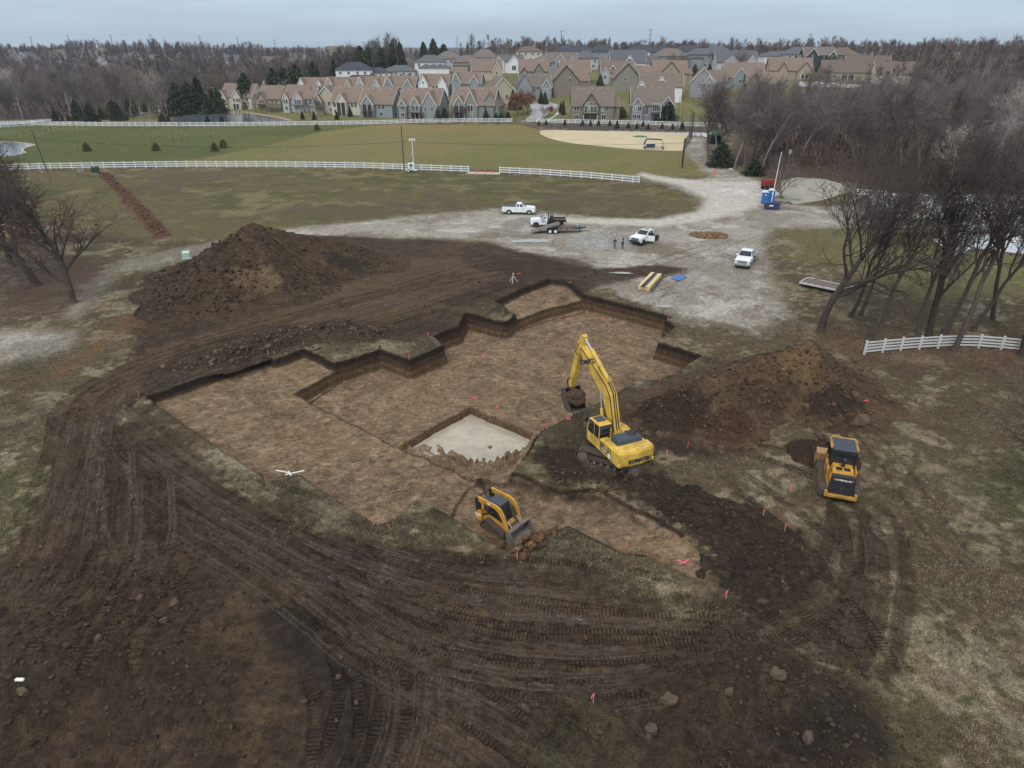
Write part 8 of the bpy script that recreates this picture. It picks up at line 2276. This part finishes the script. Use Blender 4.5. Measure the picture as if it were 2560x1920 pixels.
for k in range(3):
    b = MB(); b.box((0, k * .6, .35 + k * .35), (2.6, .28, .06)); b.build('seat', GRC, t)
for x in (-1.1, 1.1):
    b = MB(); b.prism([(-.2, 0), (1.4, 0), (1.4, 1.05), (-.2, .35)], x - .04, x + .04, Matrix.Rotation(0, 4, 'Z') @ Matrix(((0, 1, 0, 0), (1, 0, 0, 0), (0, 0, 1, 0), (0, 0, 0, 1)))); b.build('bleacher_frame', GRC, t)
# rocks at the path edge
for k, (px, py, s) in enumerate(((1826, 426, 1.3), (1832, 427, .9))):
    rock(px, py, s, ['pale boulder beside the gravel path under the trees', 'smaller pale boulder touching the path boulder'][k], m=mat('white_rock', srgb(180, 178, 172, KL), .9, var=.15))
b = MB(); p = P(1785, 440)
for k in range(2):
    q = P(1784 + k * 3, 436 + k * 3); b = MB(); b.tube((0, 0, 0), (0, 0, 1.3), .05, n=6); b.tube((0, 0, .2), (0, 0, .9), .09, n=8); o = tag(b.build('delineator', CONE), ['left orange marker post at the outfield corner', 'right orange marker post at the outfield corner'][k], 'post'); o.location = q
# ------------------------------------------------------------------ planted saplings and shrubs of the field
w_, t_, _ = grow(seed=77, H=3.4, r=.035, clear=.35, limbs=9, spread=.55, kids=(3,), twig=.012, l1=.45, up=.5)
v, f = tubes(w_ + t_, 4); SAPT = npmesh('trunk', v, f); SAPT.materials.append(B_BROWN)
b = MB()
b.tube((-.75, 0, 0), (-.75, 0, 1.5), .04, n=5); _o = b.build('stake', STK); STAKE1 = _o.data; bpy.data.objects.remove(_o)
b = MB(); b.tube((0, 0, 0), (0, 0, .08), .8, .7, n=10); _o = b.build('mulch_ring', MULCHD); MULR = _o.data; bpy.data.objects.remove(_o)
for i, (px, py, s) in enumerate(((51, 345, 1.5), (103, 343, 1.6), (115, 327, 1.1), (130, 333, .9), (188, 328, 1.0), (214, 332, 1.1), (195, 374, 1.0), (272, 367, 1.3), (314, 383, 1.0), (366, 329, 1.3), (386, 347, 1.0), (380, 370, 1.0), (432, 349, .9), (409, 330, 1.0), (447, 334, 1.4), (466, 341, 1.0), (456, 367, 1.0), (527, 338, 1.1), (592, 374, 1.3), (754, 328, 1.0), (771, 329, 1.1))):
    p = P(px, py); t = thing('sapling', 'newly planted bare sapling held by two stakes in the green field', 'sapling', p, random.random() * 6, 'staked saplings of the green field')
    a_ = link('trunk', SAPT, None, t); a_.scale = (s, s, s)
    link('stake', STAKE1, None, t); c_ = link('stake', STAKE1, None, t); c_.rotation_euler = (0, 0, math.pi)
    link('mulch_ring', MULR, None, t)
for i, (px, py, h) in enumerate(((218, 378, 2.4), (391, 377, 2.3), (537, 378, 2.4), (559, 370, 2.5), (793, 326, 2.3))):
    p = P(px, py); conifer('yew', p, h, h * .5, ['leftmost round evergreen bush of the green field', 'second evergreen bush of the green field', 'third evergreen bush beside its twin in the green field', 'fourth evergreen bush slightly behind its twin', 'far evergreen bush near the mown boundary'][i], None, 'evergreen_bush', 'bush')
for i, (px, py, h) in enumerate(((1347, 313.5, 1.7), (1365, 312.5, 2.1), (1412, 314.5, 2.4), (1456, 315.5, 2.6), (1476, 315.5, 2.3), (1496, 315, 2.3), (1524, 315, 2.3), (1542, 322, 3.0), (1570, 321, 2.3), (1592, 322, 2.2), (1620, 324, 2.3), (1607, 316, 2.2), (1655, 322, 2.2), (1681, 324, 2.2), (1705, 324, 3.0))):
    p = P(px, py); conifer('spruce', p, h, h * .34, 'small cone shaped evergreen in the dark bed behind the infield', 'small evergreens behind the infield', 'small_evergreen', 'shrub')
# garden evergreens near the houses
for i, (px, Y, h, r_, k, lab) in enumerate(((1215, 296, 4.6, 1.6, 'cedar', 'leftmost garden cedar before the sage house'), (1240, 294, 3.4, 1.5, 'cedar', 'garden cedar left of the street lawn pair'), (1253, 295, 3.2, 1.4, 'cedar', 'garden cedar right of the street lawn pair'), (1270, 302, 2.6, 1.2, 'shrub', 'low clipped shrub beside the sage house'),
                                              (1282, 318, 8, 2.2, 'spruce', 'tall dark spruce behind the rust coloured tree'), (1292, 318, 6, 2.4, 'cedar', 'dark cedar touching the rust coloured tree'), (1352, 328, 5.5, 1.4, 'spruce', 'thin cypress before the bay window house'), (1362, 327, 5.0, 1.6, 'cedar', 'cypress at the cul de sac lawn'), (1402, 312, 4.6, 1.1, 'spruce', 'slim cypress left of the taupe house'), (1408, 309, 6.0, 1.0, 'spruce', 'tallest slim cypress left of the taupe house'),
                                              (1553, 304, 4.0, 2.6, 'yew', 'green bush between the taupe and lavender houses'), (1668, 292, 7.5, 4.2, 'cedar', 'wide dark evergreen before the lavender house'), (1640, 293, 3, 1.4, 'shrub', 'low shrub by the lavender house terrace'), (1095, 298, 4.5, 1.6, 'cedar', 'pair of cedars between the grey and sage houses, left'), (1112, 298, 5.0, 1.8, 'cedar', 'pair of cedars between the grey and sage houses, right'), (876, 316, 4.6, 1.2, 'spruce', 'young spruce before the cream column house'), (757, 303, 3.6, 1.0, 'spruce', 'young spruce at the fence left of the pond end'), (786, 302, 3.4, 1.0, 'spruce', 'second young spruce at the fence'), (843, 302, 3.4, 1.1, 'spruce', 'third young spruce at the fence'), (1800, 178, 6.0, 3.4, 'cedar', 'dark juniper mound beside the gravel path'),
                                              (1885, 165, 3.6, 2.6, 'shrub', 'brownish juniper at the foot of the path trees'), (1500, 372, 5, 2, 'cedar', 'dark cedar between the second row roofs'), (1640, 405, 5, 2, 'cedar', 'cedars below the big gable villa, left'), (1700, 408, 6, 2.4, 'cedar', 'dark cedars below the stone villa'), (1735, 405, 6, 2.4, 'cedar', 'dark cedar hedge below the balcony villa'), (1772, 402, 7, 2.2, 'spruce', 'tall dark hedge tree left of the yellow bush'), (1757, 388, 4, 2.6, 'yew', 'yellow green bush above the wood edge'))):
    conifer(k, at(px, 0, Y), h, r_, lab, None, 'garden_evergreen', 'shrub')
# trees that kept their rust coloured leaves
RUST2 = mat('rust_leaf', srgb(128, 84, 66, KL), .9, var=.35, scale=.8)
tree_proto('rusty', B_BROWN, 2600, RUST2, seed=61, H=7.5, r=.14, clear=.22, limbs=12, spread=.9, kids=(6, 4), l1=.6, twig=.02, up=.3)
rm = TREE['rusty'][2]
for px, Y, s, lab in ((1292, 305, 1.35, 'larger rust leaved tree on the street lawn'), (1318, 310, 1.2, 'smaller rust leaved tree right behind the larger'), (1373, 306, .55, 'tiny red brown tree by the sidewalk')):
    t = tree('rusty', at(px, 0, Y), px, lab, None, s, 'rust_leaved_tree')
for px, Y, s, lab in ((1357, 300, .6, 'thin bare street tree by the sidewalk'), (1785, 432, 1.2, 'bare street tree before the balcony villa'), (1845, 425, 1.3, 'bare tree before the long grey villa'), (1680, 428, 1.1, 'bare tree before the stone villa'), (1710, 425, 1.1, 'bare tree right of the stone villa'), (775, 316, .9, 'bare birch cluster before the pale grey house'), (800, 318, 1.0, 'bare birch right of the birch cluster'), (1165, 296, .8, 'leafless shrub tree before the sage house'), (1130, 297, .7, 'brown leafless shrub by the cedars')):
    tree('small', at(px, 0, Y), px, lab, None, s)
# ------------------------------------------------------------------ grass and fallen leaves as stuff
def tufts():
    x = rng.uniform(-48, 62, 400000).astype(np.float32); y = (16 + 62 * rng.random(400000) ** 1.35).astype(np.float32)
    r = np.searchsorted(rows, y).clip(0, len(rows) - 1)
    c = np.rint((x / half_w(rows[r]) + 1) / 2 * 899).astype(int)
    ok = (c >= 0) & (c < 900)
    x, y, r, c = x[ok], y[ok], r[ok], c[ok]
    g = GR_MASK.reshape(GX.shape)[r, c]
    cl = fbm(x, y, .9, 3, 301)
    ok = (g > .55) & (cl > .44)
    x, y, r, c = x[ok], y[ok], r[ok], c[ok]
    n = min(len(x), 60000)
    x, y, r, c = x[:n], y[:n], r[:n], c[:n]
    z = Z_SITE[r, c]
    for (segs, rough, seed, box) in PILES:
        m = (x > box[0]) & (x < box[2]) & (y > box[1]) & (y < box[3])
        if m.any():
            zz = pile_z(x[m], y[m], segs, rough, seed); bad = np.where(m)[0][zz > .02]
            z[bad] = -9
    k = 3
    X = np.repeat(x, k) + rng.normal(0, .05, n * k); Y = np.repeat(y, k) + rng.normal(0, .05, n * k); Z = np.repeat(z, k)
    L = rng.uniform(.07, .20, n * k); a = rng.random(n * k) * 6.28; tilt = rng.uniform(.3, 1.3, n * k)
    w = rng.uniform(.008, .018, n * k)
    b0 = np.stack([X - np.sin(a) * w, Y + np.cos(a) * w, Z - .01], 1); b1 = np.stack([X + np.sin(a) * w, Y - np.cos(a) * w, Z - .01], 1)
    tp = np.stack([X + np.cos(a) * L * np.sin(tilt), Y + np.sin(a) * L * np.sin(tilt), Z + L * np.cos(tilt)], 1)
    V = np.stack([b0, b1, tp], 1).reshape(-1, 3)
    me = npmesh('dead_grass', V, np.arange(len(V)).reshape(-1, 3))
    q = rng.random((n, 1))
    kind = fbm(x, y, .3, 3, 302)[:, None]
    col = np.where(kind > .53, C(84, 86, 56)[None] * (.6 + .6 * q), C(150, 138, 112)[None] * (.45 + .65 * q))
    vattr(me, 'col', np.repeat(col, 3 * k, 0))
    o = link('dead_grass', me, attr_mat('grass_blades', .9, var=.1)); o['kind'] = 'stuff'; o['label'] = 'short dead straw and green grass in patches round the pit'
tufts()
# ------------------------------------------------------------------ air
hz = MB(); hz.box((0, 3400, 65), (9000, 7200, 142))
hm = bpy.data.materials.new('air'); hm.use_nodes = True
ht = hm.node_tree; ht.nodes.clear()
ho = ht.nodes.new('ShaderNodeOutputMaterial'); hv = ht.nodes.new('ShaderNodeVolumePrincipled')
hv.inputs['Color'].default_value = (.80, .88, 1.0, 1); hv.inputs['Density'].default_value = .00012; hv.inputs['Anisotropy'].default_value = .2
ht.links.new(hv.outputs[0], ho.inputs['Volume'])
HAZE = True
if HAZE:
    o = hz.build('haze', hm); o['kind'] = 'stuff'
